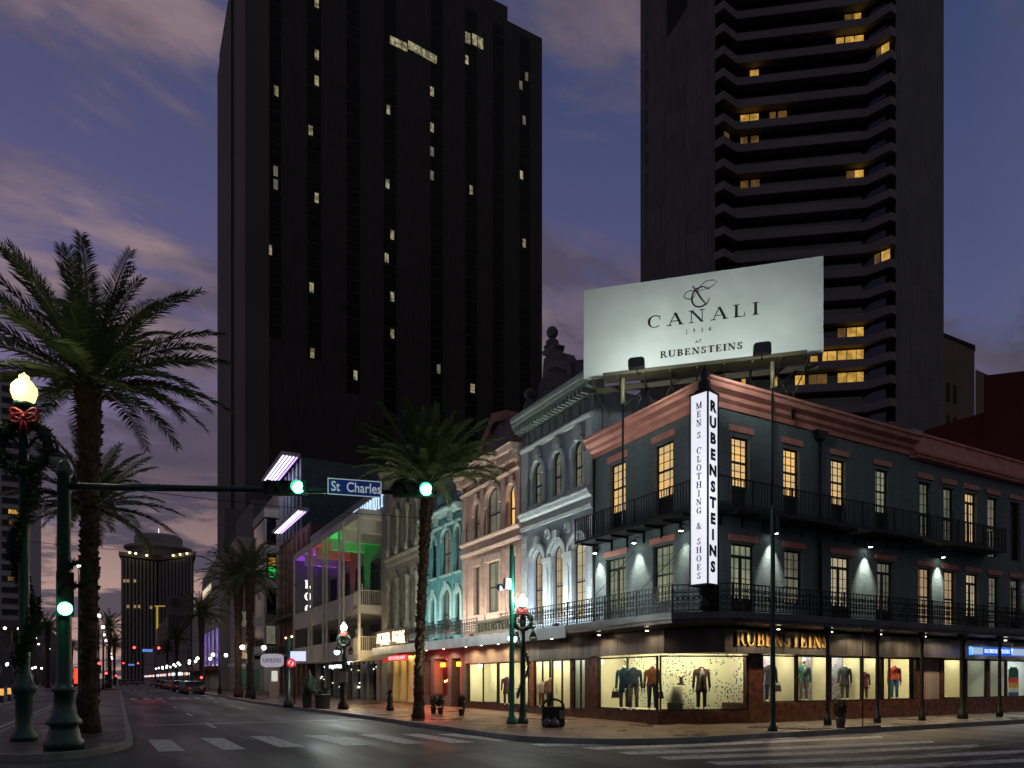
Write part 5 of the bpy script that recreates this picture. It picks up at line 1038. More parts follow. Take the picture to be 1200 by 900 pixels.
MB().fbox(FPd, 109, 130, .01, .12, 3.6, 9.0).build('blue_lit_glazing', panemat('pane_blue', (.03, .02, .12), (.10, .06, .42), .4, .5, True), t)
for y in (112, 117, 122, 127): MB().fbox(FPd, y, y + .4, .13, .3, .15, 10).build('fin', be, t)
MB().fbox(FPd, 118, 130, .02, .1, 15, 16.4).build('lit_clerestory', P['litw'], t)
MB().fbox(FPd, 108, 150, .0, 2.0, 2.9, 3.5).build('canopy', mat('dull_red_fascia', (.25, .05, .03), .6), t)

# ================================================================== TOWERS AND THE SKYLINE
t = thing('hotel_tower', (60, 190, 0), 'huge nearly black slab tower with vertical window columns, left of the billboard', 'building')
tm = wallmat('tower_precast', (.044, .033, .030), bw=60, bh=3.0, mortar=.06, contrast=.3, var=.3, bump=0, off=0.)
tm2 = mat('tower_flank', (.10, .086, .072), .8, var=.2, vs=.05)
HT = 176.
mb = MB(); mb.box(24.8, 101, 165, 213, .1, HT); mb.box(32, 93, 170, 208, HT, HT + 9); mb.build('wall', tm, t)
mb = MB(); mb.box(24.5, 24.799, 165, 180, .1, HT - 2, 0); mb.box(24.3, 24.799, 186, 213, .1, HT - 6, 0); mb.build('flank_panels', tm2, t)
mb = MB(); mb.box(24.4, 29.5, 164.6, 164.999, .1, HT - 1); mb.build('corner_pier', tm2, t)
wincol = [30.6, 39.6, 48.7, 57.8, 70.0, 79.6, 87.5, 95.6]; FL = 3.0
wm_ = MB(); wm_.box(-1.55, 1.55, -.06, .02, .25, 2.85); TG = mat('tower_glass', (.006, .006, .008), .35, var=.2, spec=.12); w0 = wm_.build('window', TG, t); w0.location = Vector((wincol[0], 165, 36)) - ORG[t]
lit_px = [(324, 100, 5), (372, 72, 4), (372, 101, 4), (364, 159, 4), (323, 197, 3), (323, 211, 3), (372, 238, 5), (316, 285, 4), (455, 130, 4), (454, 215, 4), (460, 277, 4), (453, 300, 4), (495, 98, 4), (502, 144, 4), (496, 170, 3), (504, 200, 3), (552, 223, 5), (610, 98, 3), (617, 90, 3), (611, 206, 4), (614, 287, 5), (614, 143, 3), (365, 343, 5), (366, 418, 4), (461, 349, 4), (462, 392, 5), (418, 445, 5), (553, 455, 5), (556, 450, 5), (517, 430, 3), (547, 76, 4), (377, 3, 4)]
def on_tower(px, py, Y=165.):
    a, b = SA + CA * (px - 600) / F_, CA - SA * (px - 600) / F_; d = Y / b; return a * d, EYE + (HOR - py) * d / F_
first = True
cells = [(xc, f) for xc in wincol for f in range(8, 58)]
cells.sort(key=lambda c: (c[0] ** 2 + 165 ** 2 + (c[1] * FL) ** 2))
near, rest = cells[:72], cells[72:]
w0.location = Vector((near[0][0], 165, near[0][1] * FL)) - ORG[t]
for xc, f in near[1:]:
    c = w0.copy(); COL.objects.link(c); c.parent = t; c.location = Vector((xc, 165, f * FL)) - ORG[t]
mb = MB()
for xc, f in rest: mb.box(xc - 1.55, xc + 1.55, 164.94, 165.02, f * FL + .25, f * FL + 2.85)
tag(mb.build('distant_windows', TG, t), kind='stuff')
lw = glow('sill_glint', (.1, .1, .12), .25)
for px, py, k in lit_px:
    X, z = on_tower(px, py); xc = min(wincol, key=lambda v: abs(v - X)); xx = max(xc - 1.3, min(xc + .5, X)); zz = round((z - 1.5) / FL) * FL
    MB().box(xx - .45, xx + .45, 164.88, 164.93, zz + .4, zz + 2.6).build('lit_window', P['litt'] if k > 3 else P['dim'], t)
for (p0, p1, y0, y1, n) in ((458, 476, 42, 51, 6), (479, 511, 48, 66, 9)):
    for i in range(n):
        X, z = on_tower(p0 + (p1 - p0) * (i + .5) / n, y0 + (y1 - y0) * i / n); MB().box(X - .55, X + .55, 164.86, 164.9, z - 2.2, z - .2).build('lit_window', P['litt'], t)
for px, py in ((548, 44), (556, 46), (563, 50)):
    X, z = on_tower(px, py); MB().box(X - .7, X + .7, 164.86, 164.9, z - 1.6, z + 1.2).build('lit_window', P['litt'], t)
mb = MB(); mb.box(19, 62, 155, 164.5, .1, 36.5); mb.build('tower_base', mat('dark_render', (.16, .14, .135), .8), t)

# right tower with the zigzag bands
t = thing('zigzag_tower', (65, 95, 0), 'dark tower with pale zigzag balcony bands and a few amber lit rooms, behind the billboard', 'building')
A, B0, B1, C_, D_, E_, F1, G_ = [at(p, d) for p, d in ((756, 110), (838, 101.7), (848, 100.7), (864, 102.4), (1016, 99.95), (1044, 97.7), (1050, 98.2), (1106, 104))]
back = [at(1106 - 40, 135), at(770, 138)]
core = [A, B0, B1, C_, D_, E_, F1, G_] + back
TT = 142.
tw = wallmat('tower_block', (.15, .135, .125), bw=2.4, bh=3.2, mortar=.05, contrast=.4, var=.25, bump=0, off=0.)
def inset(p, q, k): return p
mb = MB(); mb.prism([A, B0, at(838.5, 104), at(864, 105), at(1016, 102.5), at(1045, 101), F1, G_] + back, .1, TT); mb.build('wall', tw, t)
fl_h = 3.2; zigs = [B0, B1, C_, D_, E_, F1]
def off(pts, k):      # push a polyline toward the camera by k metres
    return [(x - SA * k, y - CA * k) for x, y in pts]
win = off(zigs, -1.3); zref = 97.5
bandm = mat('balcony_band_concrete', (.20, .17, .17), .8, var=.15, vs=.1)
for k in range(-24, 15):
    z = zref + k * fl_h
    if z < 17 or z > TT: continue
    MB().prism(zigs + off(zigs, -3.2)[::-1], z - .62, z + .5).build('balcony_band', bandm, t)
    MB().prism(win + off(zigs, -3.0)[::-1], z + .501, z + fl_h - .621).build('window_ribbon', M['darkglass'], t)
def on_seg(px, P0, P1, py):
    a, b = SA + CA * (px - 600) / F_, CA - SA * (px - 600) / F_
    (x0, y0), (x1, y1) = P0, P1; den = a * (y1 - y0) - b * (x1 - x0); d = (x0 * (y1 - y0) - y0 * (x1 - x0)) / den
    return a * d, b * d, EYE + (HOR - py) * d / F_
def litpane(p0, p1, py, m='lit', seg=(2, 3), h=1.7):
    S0, S1 = off([zigs[seg[0]], zigs[seg[1]]], -1.2); a = on_seg(p0, S0, S1, py); b = on_seg(p1, S0, S1, py); k = round((a[2] - zref - 1.55) / fl_h); z = zref + k * fl_h + .62
    mb = MB(); n = (SA * .05, CA * .05)
    mb.hexa([(a[0], a[1], z), (b[0], b[1], z), (b[0] + n[0], b[1] + n[1], z), (a[0] + n[0], a[1] + n[1], z), (a[0], a[1], z + h), (b[0], b[1], z + h), (b[0] + n[0], b[1] + n[1], z + h), (a[0] + n[0], a[1] + n[1], z + h)]); mb.build('lit_window', P[m], t)
for p0, p1, py, m in ((990, 1001, 20, 'litd'), (1001, 1009, 19, 'lit'), (980, 989, 46, 'lit'), (991, 1001, 45, 'lit'), (1002, 1013, 44, 'lit'), (879, 889, 86, 'lit'), (868, 878, 135, 'lit'), (879, 889, 134, 'lit'), (902, 909, 133, 'litd'), (912, 922, 132, 'litd'), (868, 876, 157, 'litd'), (880, 889, 156, 'litd'),
                      (992, 1001, 205, 'litd'), (1002, 1013, 204, 'lit'), (868, 877, 216, 'litd'), (880, 890, 215, 'litd'), (982, 991, 392, 'litd'), (993, 1003, 391, 'lit'), (1004, 1015, 390, 'lit'), (950, 958, 421, 'lit'), (964, 969, 419, 'lit'), (970, 980, 418, 'lit'), (982, 992, 418, 'lit'), (993, 1003, 417, 'lit'), (1004, 1015, 416, 'lit'),
                      (948, 957, 447, 'litd'), (958, 969, 446, 'litd'), (982, 992, 445, 'lit'), (993, 1003, 444, 'lit'), (1004, 1015, 443, 'lit'), (869, 877, 452, 'lit'), (903, 911, 450, 'lit'), (932, 943, 449, 'lit'), (944, 950, 294 + 26, 'litd')): litpane(p0, p1, py, m)
litpane(1027, 1032, 55, 'litd', (3, 4)); litpane(1033, 1042, 52, 'lit', (3, 4)); litpane(1025, 1031, 302, 'litd', (3, 4)); litpane(1033, 1043, 299, 'lit', (3, 4)); litpane(849, 855, 160, 'litd', (1, 2))
# painted shade of a roof recess on the left face and slim window strip at its far edge
fa = Vector(A); fb = Vector(B0); fu = (fb - fa); fl_ = fu.length; fu = fu / fl_; FA = Frame((fa.x, fa.y), (fu.x, fu.y), (-fu.y if -fu.y * CA < 0 or True else fu.y, fu.x))
nx_, ny_ = fu.y, -fu.x
if nx_ * SA + ny_ * CA > 0: nx_, ny_ = -nx_, -ny_
FA = Frame((fa.x, fa.y), (fu.x, fu.y), (nx_, ny_))
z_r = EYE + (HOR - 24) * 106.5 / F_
MB().fprism(FA, [(fl_ * .33, z_r - 2), (fl_ * .62, z_r + .5), (fl_ * .62, TT), (fl_ * .33, TT)], .01, .05).build('recess_shade_panel', M['dark'], t)  # flat dark sheet on the wall, painted as the shade of the opening
mb = MB(); mb.fbox(FA, -.9, 0, -10, -.05, .1, TT - 25); mb.build('rear_wing', tw, t)
for k in range(30):
    MB().fbox(FA, .02, .5, -.1, .03, 30 + k * 3.2, 32 + k * 3.2).build('slit_window', M['darkglass'], t)

# lower blocks behind the side street
t = thing('stone_office', (110, 90, 0), 'brown stone office block with arched dark windows beside the tower, under the evening sky', 'building')
q = [at(1092, 112), at(1142, 118), at(1142, 135), at(1092, 130)]
zt = EYE + (HOR - 392) * 113 / F_
st_ = mat('brown_stone', (.19, .13, .09), .8, var=.2, vs=.2)
MB().prism(q, .1, zt).build('wall', st_, t)
FQ = Frame(q[0], tuple((Vector(q[1]) - Vector(q[0])).normalized()), tuple(Vector((-(Vector(q[1]) - Vector(q[0])).normalized().y * -1, (Vector(q[1]) - Vector(q[0])).normalized().x * -1))))
for i in range(3):
    for j in range(4): a = 2.6 + i * 1.9; z = zt - 10.2 - j * 5.2 + (.0); MB().fprism(FQ, [(a - .5, z), (a + .5, z), (a + .5, z + 2.6)] + [(a + .5 * math.cos(PI * u / 6), z + 2.6 + .5 * math.sin(PI * u / 6)) for u in range(1, 6)] + [(a - .5, z + 2.6)], .02, .05).build('window', M['dark'], t)
MB().prism([at(1090, 111.7), at(1143, 117.7), at(1143, 119), at(1090, 113)], zt, zt + .5).build('coping', M['dark'], t)
MB().prism([at(1143, 124), at(1157, 126), at(1157, 140), at(1143, 138)], .1, EYE + (HOR - 433) * 124 / F_).build('rear_wall', st_, t)
t = thing('maroon_building', (60, 30, 0), 'dark maroon blank wall rising behind the pink parapet at the right edge', 'building')
mr = mat('maroon_render', (.10, .010, .008), .85, var=.12, vs=.3)
d1, d2 = 41, 46
MB().prism([at(1153, d1), at(1230, d1 - 1), at(1230, d2 + 8), at(1153, d2 + 2)], .1, EYE + (HOR - 440) * d1 / F_).build('wall', mr, t)
P0, P1 = Vector(at(1078, 43)), Vector(at(1160, 41)); u_ = (P1 - P0).normalized(); FM = Frame(tuple(P0), tuple(u_), (u_.y, -u_.x)); zz0 = EYE + (HOR - 506) * 43 / F_; zz1 = EYE + (HOR - 481) * 41 / F_
MB().fprism(FM, [(0, .1), ((P1 - P0).length, .1), ((P1 - P0).length, zz1), (0, zz0)], -5, 0).build('sloping_wall', mr, t)
MB().box(*(lambda p: (p[0] - .5, p[0] + .4, p[1] - .3, p[1] + .3))(at(1070, 36)), 10.5, EYE + (HOR - 506) * 36 / F_).build('roof_vent', mat('pale_vent', (.3, .3, .36), .6), t)

# far office tower at the end of the street
t = thing('fluted_tower', (*at(184, 690), 0), 'distant fluted office tower with a round stepped crown, closing the end of the street', 'building')
pl_ = [at(142, 672), at(185, 700), at(227, 672), at(222, 740), at(150, 740)]
zt = EYE + (HOR - 651) * 672 / F_
MB().prism(pl_, 0, zt).build('wall', M['dark'], t)
fm_ = mat('fluted_concrete', (.30, .26, .25), .8, var=.1, vs=.01)
for (p0, p1, d0, d1) in ((142, 185, 671, 699), (186, 227, 699, 671)):
    for i in range(10):
        f = (i + .3) / 10; px = p0 + (p1 - p0) * f; d = d0 + (d1 - d0) * f; x, y = at(px, d); MB().box(x - 1.0, x + 1.0, y - 1.5, y + 1.5, 0, zt - 2).build('pier', fm_, t)
MB().prism([at(139, 671), at(185, 698), at(230, 671), at(226, 742), at(146, 742)], zt, zt + 4).build('cornice', fm_, t)
c = at(186, 712); MB().lathe((c[0], c[1], zt + 4), [(24, 0), (24, 7), (31, 8), (31, 10), (22, 12), (22, 20), (20, 22)], 28, sm=False).build('crown', mat('crown_concrete', (.30, .27, .28), .7), t)
MB().lathe((c[0], c[1], zt + 26), [(.6, 0), (.3, 8)], 6).build('mast', glow('mast_light', (.8, .8, 1), 1.5), t)
for px, d in ((152, 669), (159, 673), (203, 684), (211, 679), (219, 674), (172, 684)): x, y = at(px, d); MB().ball((x, y, zt + 2.2), 1.1).build('roof_light', glow('roof_amber', (1, .8, .4), 3), t)
for px, py in ((146, 681), (150, 681), (158, 681), (150, 711), (158, 711), (163, 711), (177, 712)): x, y, z = at(px, 668 + (px - 142) * .6, py); MB().box(x - 1, x + 1, y - 2.2, y - 1.8, z - 1.4, z + 1.4).build('lit_window', glow('far_amber', (.7, .5, .2), .35), t)
# white hotel slab with a round emblem and a lit vertical sign
t = thing('emblem_building', (*at(210, 330), 0), 'pale building with a round emblem high on its wall, left of a slim palm', 'building')
q = [at(195, 330), at(226, 330), at(226, 360), at(195, 352)]; zt = EYE + (HOR - 699) * 330 / F_; MB().prism(q, 0, zt).build('wall', mat('pale_slab', (.22, .19, .19), .8), t)
x, y, z = at(205.5, 329.2, 706); cu = Vector((CA, -SA))
mb = MB(); Fq = Frame((x, y), (CA, -SA), (-SA, -CA))
for i in range(20):
    t0, t1 = 2 * PI * i / 20, 2 * PI * (i + 1) / 20
    mb.fprism(Fq, [(2.2 * math.cos(t0), z + 2.2 * math.sin(t0)), (2.2 * math.cos(t1), z + 2.2 * math.sin(t1)), (1.7 * math.cos(t1), z + 1.7 * math.sin(t1)), (1.7 * math.cos(t0), z + 1.7 * math.sin(t0))], 0, .2)
mb.fbox(Fq, -.2, .2, 0, .2, z - 1.3, z + 1.3); mb.fbox(Fq, -1.2, -.6, 0, .2, z - .9, z + .9); mb.fbox(Fq, .6, 1.2, 0, .2, z - .9, z + .9); mb.build('emblem', mat('emblem_brown', (.10, .06, .05), .6), t)
x, y, z0 = at(184.5, 300, 755); z1 = at(184.5, 300, 711)[2]
t = thing('yellow_strip_sign', (x, y, 0), 'tall yellow lit strip sign with warm glowing panels beside the emblem wall', 'sign')
Fq = Frame((x, y), (CA, -SA), (-SA, -CA)); yl = glow('yellow_neon', (.75, .52, .06), .45)
MB().fbox(Fq, -.3, .3, 0, .5, z0, z1).build('strip', yl, t); MB().fbox(Fq, -1.0, 3.3, 0, .5, z1 + .01, z1 + .45).build('top_bar', yl, t)
for i, zz in enumerate((14.8, 18.5, 22)): MB().fbox(Fq, 1.2, 4.4, 0, .4, zz, zz + 2.4).build('lit_panel', glow('peach_panel', (1, .62, .3), 1.2 - i * .35), t)
# left side
t = thing('strip_window_tower', (-60, 286, 0), 'pale office tower with dark strip windows at the left edge behind the tall lamp', 'building')
st2 = mat('pale_tower', (.46, .44, .46), .8, var=.1, vs=.05)
MB().box(-95, -26, 287, 330, 0, 103).build('wall', st2, t)
for k in range(26):
    for i in range(7):
        x0 = -33.5 - i * 8.6
        if (k < 26 and i < 3): MB().box(x0, x0 + 6.9, 286.8, 287.01, 8 + k * 3.7, 9.9 + k * 3.7).build('window_strip', M['darkglass'], t)
R2 = random.Random(5)
for i in range(26): x = -27 - R2.random() * 22; k = R2.randrange(3, 24); x0 = -33.5 - int((-x - 26.6) / 8.6) * 8.6; MB().box(x0 + .6 + R2.random() * 4, x0 + 1.8 + R2.random() * 5, 286.7, 286.79, 8.3 + k * 3.7, 9.7 + k * 3.7).build('lit_window', P['lit'] if i % 3 == 0 else P['litd'], t)
for i, (x, y0, y1, z, lab) in enumerate(((-24, 96, 122, 10, 'low dark shopfront with two lit doorways on the far left pavement'), (-26, 124, 160, 15, 'plain dark three storey block left of the far palms'), (-22, 165, 230, 12, 'long dark two storey terrace near the far left lamps'), (-20, 240, 330, 18, 'dark distant block beside the red vertical neon'))):
    t = thing('street_block', (x, y0, 0), lab, 'building'); MB().box(x - 16, x, y0, y1, .1, z).build('wall', MATS['dark_render'], t)
    Fk = Frame((0, y0), (1, 0), (0, -1))
    for j in range(4): MB().fbox(Fk, x - 2.8 - j * 3, x - .8 - j * 3, .01, .06, .4, 3).build('shopfront', P['litd'] if j % 2 else P['dim'], t); MB().fbox(Fk, x - 2.4 - j * 3, x - 1.2 - j * 3, .01, .06, 5, 7.4).build('window', M['darkglass'], t)
t = thing('neon_sign', (*at(89, 150), 0), 'vertical red neon sign beside the trunk of the nearest median palm', 'sign')
x, y, z = at(89.5, 150, 792); MB().box(x - .35, x + .35, y - .2, y + .2, z - 1.6, z + 1.6).build('tube_letters', glow('red_tube', (1, .05, .02), 2.2), t); MB().box(x - .5, x + .5, y + .21, y + .4, 0, z + 1.8).build('board', M['dark'], t)
# right side of the far street
for i, (x, y0, y1, z, lab) in enumerate(((13.5, 165, 240, 13, 'dark low block with bright shop lights past the blue lit podium'), (14, 250, 330, 22, 'plain dark block by the far right palms'), (14, 345, 480, 16, 'dark far block near the end of the street'))):
    t = thing('street_block', (x, y0, 0), lab, 'building'); MB().box(x, x + 20, y0, y1, .1, z).build('wall', MATS['dark_render'], t)
    Fk = Frame((x, 0), (0, 1), (-1, 0)); R3 = random.Random(i)
    for j in range(9): a = y0 + (y1 - y0) * (j + .3) / 9; MB().fbox(Fk, a, a + 4, .01, .3, 2.5, 3.3).build('lit_fascia', glow('fascia_' + 'abc'[j % 3], ((1, .9, .8), (1, .25, .1), (.4, .6, 1))[j % 3], 1.6), t)

# ================================================================== PALMS
def frond_into(mb, base, az, el0, Lf, droop, rnd, n=46, ll=.55, w=.042):
    pts = []; p = Vector(base); seg = 14; twist = rnd.uniform(-.3, .3); azz = az
    for i in range(seg + 1):
        s = i / seg; e = el0 - droop * s ** 1.5; azz = az + twist * s * .5
        d = Vector((math.cos(azz) * math.cos(e), math.sin(azz) * math.cos(e), math.sin(e))); pts.append((p.copy(), d)); p = p + d * (Lf / seg)
    mb.tube([q[0] for q in pts], [.035 * (1 - .85 * i / seg) + .004 for i in range(seg + 1)], 4, cap=False)
    for i in range(n):
        s = .14 + .86 * i / (n - 1); k = min(seg - 1, int(s * seg)); f = s * seg - k; q = pts[k][0].lerp(pts[k + 1][0], f); d = pts[k][1]
        side = d.cross(Vector((0, 0, 1))); side = side.normalized() if side.length > .05 else Vector((math.sin(azz), -math.cos(azz), 0)); up = side.cross(d)
        l = ll * (.35 + .65 * math.sin(PI * min(1, s * .85 + .12)) ** .8) * rnd.uniform(.85, 1.1); fw = .45 + .75 * s
        for sg in (-1, 1):
            if rnd.random() < .05: continue
            v = (side * sg + d * fw + up * rnd.uniform(.0, .55)).normalized(); tip = q + v * l - Vector((0, 0, .10 * l * (1 + s))); m_ = q + v * l * .4 + up * .01
            b = d * (w * .5); mb.add([q - b * .6, q + b * .6, m_ + b, tip, m_ - b], [(0, 1, 2, 3, 4)])
def palm(name, loc, H, r, label, nf=52, Lf=4.1, seed=1, m='frond', dr=1., e_=(84, 96), lean=(0, 0), group='palms along the wide street', ll=.55, n=46, w=.042, tr=None):
    rnd = random.Random(seed); t = thing(name, loc, label, 'palm tree', group)
    x, y, z = loc; mb = MB(); N_ = 26
    pts = [(x + lean[0] * (i / N_) ** 1.6, y + lean[1] * (i / N_) ** 1.6, z + (H + .1) * i / N_) for i in range(N_ + 1)]
    rs = [r * ((1.55 - .5 * min(1, i / 2)) if i < 3 else (1.0 + (.55 * max(0, (i / N_ - .66) / .34)))) * rnd.uniform(.95, 1.05) for i in range(N_ + 1)]
    mb.tube(pts, rs, 14)
    for i in range(int(H * 34)):      # old leaf bases
        s = rnd.random() ** .8; k = min(N_ - 1, int(s * N_)); c = Vector(pts[k]).lerp(Vector(pts[k + 1]), s * N_ - k); rr = rs[k] * .96; a = i * 2.399 + rnd.uniform(-.2, .2)
        o_ = Vector((math.cos(a), math.sin(a), 0)); tt = Vector((-o_.y, o_.x, 0)); q = c + o_ * rr; ww = .42 * r; hh = .12; pr = (.24 + .25 * s) * r
        mb.add([q - tt * ww, q + tt * ww, q + tt * ww * .5 + Vector((0, 0, hh)) + o_ * pr, q - tt * ww * .5 + Vector((0, 0, hh)) + o_ * pr, q + Vector((0, 0, hh * 1.3)) - o_ * .03], [(0, 1, 2, 3), (3, 2, 4), (0, 3, 4), (1, 4, 2)])
    mb.build('trunk', M['trunk'] if tr is None else tr, t)
    mb = MB(); cx, cy, cz = pts[-1]
    for i in range(nf):
        f = i / nf; az = i * 2.39996 + rnd.uniform(-.2, .2); el0 = rad(e_[0]) - rad(e_[1]) * f ** .9 + rnd.uniform(-.1, .1)
        frond_into(mb, (cx + .12 * math.cos(az), cy + .12 * math.sin(az), cz + .25 * (1 - f)), az, el0, Lf * rnd.uniform(.86, 1.08) * (.82 + .18 * math.sin(PI * f)), dr * rad(38 + 34 * f) * rnd.uniform(.8, 1.2), rnd, n=n, ll=ll, w=w)
    mb.build('crown', M[m], t); return t
p1 = palm('palm_tree', (-.73, 24.4, .15), 10.1, .225, 'tallest feathery palm on the median, right behind the green signal pole', 58, 4.15, 3, n=62, w=.044, ll=.58, dr=.8, e_=(86, 88))
palm('palm_tree', (-1.12, 41, .15), 9.9, .19, 'second median palm, partly hidden behind the tallest one', 56, 4.2, 4, w=.06, dr=.85, e_=(80, 92))
palm('palm_tree', (10.5, 26.6, .15), 9.35, .175, 'green lit palm on the brick pavement in front of the cream stone building', 76, 3.2, 5, 'frond2', dr=.8, e_=(88, 72), w=.055, lean=(.45, .1), ll=.5)
pa = palm('palm_tree', (9.1, 65.0, .15), 9.6, .26, 'left one of the pair of slim palms before the beige block', 44, 3.9, 6, n=26, w=.08)
palm('palm_tree', (9.5, 61.5, .15), 9.9, .26, 'right one of the pair of slim palms before the beige block', 44, 3.9, 8, n=26, w=.08)
for (px, d, lab) in ((236, 91, 'slim palm standing in front of the blue lit podium'), (207, 145, 'far palm under the emblem wall on the right pavement'), (330 - 100 + 4, 70 + 50, None)):
    if lab: x, y = at(px, d); copy_tree(pa, (x, y, .15), R.random() * 6, lab)
for (px, d, lab, sc_) in ((128, 118, 'far median palm right of the neon sign, in line with the signals', 1), (134, 170, 'farthest median palm left of the fluted tower', 1), (56, 118, 'palm on the far left pavement between the two green poles', 1), (20, 150, 'far left palm below the strip window tower', 1), (84, 175, 'distant left palm hidden behind the signal pole', .9), (196, 200, 'very distant right palm beyond the parked cars', 1)):
    x, y = at(px, d); copy_tree(pa, (x, y, .15), R.random() * 6, lab, scale=sc_)
lamp('SPOT', (10.9, 25.6, .3), 520, (.80, 1, .55), bpy.data.objects['palm_tree.002'], .1, (10.8, 26.6, 9.5), 55, .8)  # added ground spot without a fixture, gives the palm its green light

# ================================================================== STREET LAMPS AND SIGNALS
lampw = glow('lamp_globe_white', (.95, 1, .97), 14); lampy = glow('lamp_globe_yellow', (1, .86, .28), 2.0); lampoff = mat('lamp_globe_unlit', (.30, .29, .22), .4); lampf = glow('far_lamp', (1, .98, .92), 10)
def globe_prof(r): return [(r * .55, 0), (r * .8, r * .3), (r, r * .95), (r * .95, r * 1.4), (r * .6, r * 1.9), (r * .38, r * 2.05), (r * .38, r * 2.35), (r * .15, r * 2.5), (.001, r * 2.7)]
def leafy(mb, path, rad_, n, rnd, s=.07):
    for i in range(n):
        k = rnd.random() * (len(path) - 1); j = int(k); c = Vector(path[j]).lerp(Vector(path[min(j + 1, len(path) - 1)]), k - j)
        d = Vector((rnd.gauss(0, 1), rnd.gauss(0, 1), rnd.gauss(0, 1))).normalized(); c = c + d * rad_ * rnd.uniform(.3, 1.1); u = d.orthogonal().normalized() * s * rnd.uniform(.3, .6); v = (d + Vector((rnd.gauss(0, .5), rnd.gauss(0, .5), rnd.gauss(0, .5)))).normalized() * s * rnd.uniform(1, 2)
        mb.add([c - u, c + u, c + v], [(0, 1, 2)])
def bow(mb, c, F, s):
    for sg in (-1, 1):
        for el in (.5, -.1):
            ring = [(c[0] + F[0] * sg * s * (.5 - .5 * math.cos(t)), c[1] + F[1] * sg * s * (.5 - .5 * math.cos(t)), c[2] + s * el * (.5 - .5 * math.cos(t)) + s * .33 * math.sin(t)) for t in [2 * PI * i / 10 for i in range(11)]]
            mb.tube(ring, s * .12, 6)
        mb.tube([c, (c[0] + F[0] * sg * s * .35, c[1] + F[1] * sg * s * .35, c[2] - s * 1.2)], [s * .14, s * .1], 5)
    mb.ball(c, s * .22)
def ornate_lamp(loc, label, scale=1., big=True, lit=('top',), col='white', arms=True, az=0., power=0., wreath=True, group='ornate street lamps'):
    x, y, z = loc; tc_ = -Vector((x, y, 0)).normalized(); S = scale; t = thing('street_lamp', loc, label, 'street lamp', group); rnd = random.Random(int(x * 10 + y))
    Hh = 8.55 if big else 4.05
    mb = MB(); r = .135 if big else .10
    if big: prof = [(.31, 0), (.31, .12), (.23, .22), (.19, .3), (.19, 1.15), (.27, 1.25), (.29, 1.4), (.22, 1.5), (.17, 1.62), (.15, 1.7)]
    else: prof = [(.2, 0), (.2, .12), (.15, .2), (.13, .5), (.15, .58), (.10, .7)]
    prof += [(r, prof[-1][1] + .1), (r * .82, Hh - .6), (r * 1.2, Hh - .55), (r * 1.3, Hh - .4), (r * .7, Hh - .2), (r * .9, Hh)]
    mb.lathe(loc, prof, 24, flute=.13, nf=12); mb.build('post', M['green'], t)
    gm_ = lampy if col == 'yellow' else lampw; gr = .3 if big else .17
    MB().lathe((x, y, z + Hh), [(gr * .75, 0), (gr * .8, .1), (gr * .5, .14)], 14).build('collar', M['green'], t)
    MB().lathe((x, y, z + Hh + .1), globe_prof(gr), 16).build('globe', gm_, t)
    ux, uy = math.cos(az), math.sin(az)
    if arms:
        al = .85 if big else .36; az_ = Hh - (1.0 if big else .75)
        for sg, key in ((-1, 'left'), (1, 'right')):
            mb = MB(); pts = [(x + ux * sg * al * f, y + uy * sg * al * f, z + az_ + h) for f, h in ((0, -.15), (.35, .22 if big else .1), (.7, .25 if big else .12), (1, .05), (1.02, -.15))]
            mb.tube(pts, .04 if big else .025, 6); ex, ey, ez = pts[-1]
            mb.lathe((ex, ey, ez - (.16 if big else .08)), [(.26 * (1 if big else .55), 0), (.2 * (1 if big else .5), .1), (.06, .2)], 12); ar = mb.build('arm', M['green'], t)
            g_ = .24 if big else .15
            MB().lathe((ex, ey, ez - (.16 if big else .08)), [(g_, 0), (g_ * .98, -g_ * .5), (g_ * .7, -g_ * 1.1), (.001, -g_ * 1.4)], 12).build('globe', gm_ if key in lit else lampoff, ar)
    if wreath:
        wr = .62 if big else .30; cz = z + Hh - (1.05 if big else .42); fx, fy = tc_.x * .28, tc_.y * .28
        path = [(x + ux * wr * math.cos(a) + fx * .6, y + uy * wr * math.cos(a) + fy * .6, cz + wr * math.sin(a)) for a in [2 * PI * i / 24 for i in range(25)]]
        mb = MB(); mb.tube(path, .13 if big else .075, 6); leafy(mb, path, .17 if big else .09, 900 if big else 420, rnd, .09 if big else .05); w_ = mb.build('wreath', M['garland'], t)
        mb = MB(); bow(mb, (x + fx * 1.5, y + fy * 1.5, cz + wr + (.05 if big else 0)), (CA, -SA), .34 if big else .17); mb.build('bow', M['red'], w_)
        zz = [z + 1.9 + (Hh - 3.2) * i / 60 for i in range(61)] if big else [z + .9 + (Hh - 1.7) * i / 40 for i in range(41)]
        path = [(x + (r + .09) * math.cos(q * (1.9 if big else 2.6)), y + (r + .09) * math.sin(q * (1.9 if big else 2.6)), q) for q in zz]
        mb = MB(); mb.tube(path, .07 if big else .04, 5); leafy(mb, path, .15 if big else .09, 1600 if big else 500, rnd, .09 if big else .05); mb.build('garland', M['garland'], t)
    if power: lamp('POINT', (x - SA * .5, y - CA * .5, z + Hh + .5), power, (1, .93, .6) if col == 'yellow' else (.92, 1, .95), t, .2)
    return t
cam_az = math.atan2(-SA, CA)      # direction across the view
ornate_lamp((-2.1, 22, .15), 'tall green ornate lamp with yellow glowing globe, wreath and red bow at the left edge', big=True, lit=(), col='yellow', az=cam_az, power=55)
lm = ornate_lamp((12.6, 21.9, .15), 'green ornate lamp with two lit white globes beside the litter bin', big=False, lit=('left',), az=cam_az, power=170)
x, y = at(403, 38); ornate_lamp((x, y, .15), 'small ornate lamp with wreath in front of the pale loggia hotel', big=False, lit=('left',), az=cam_az, power=600)
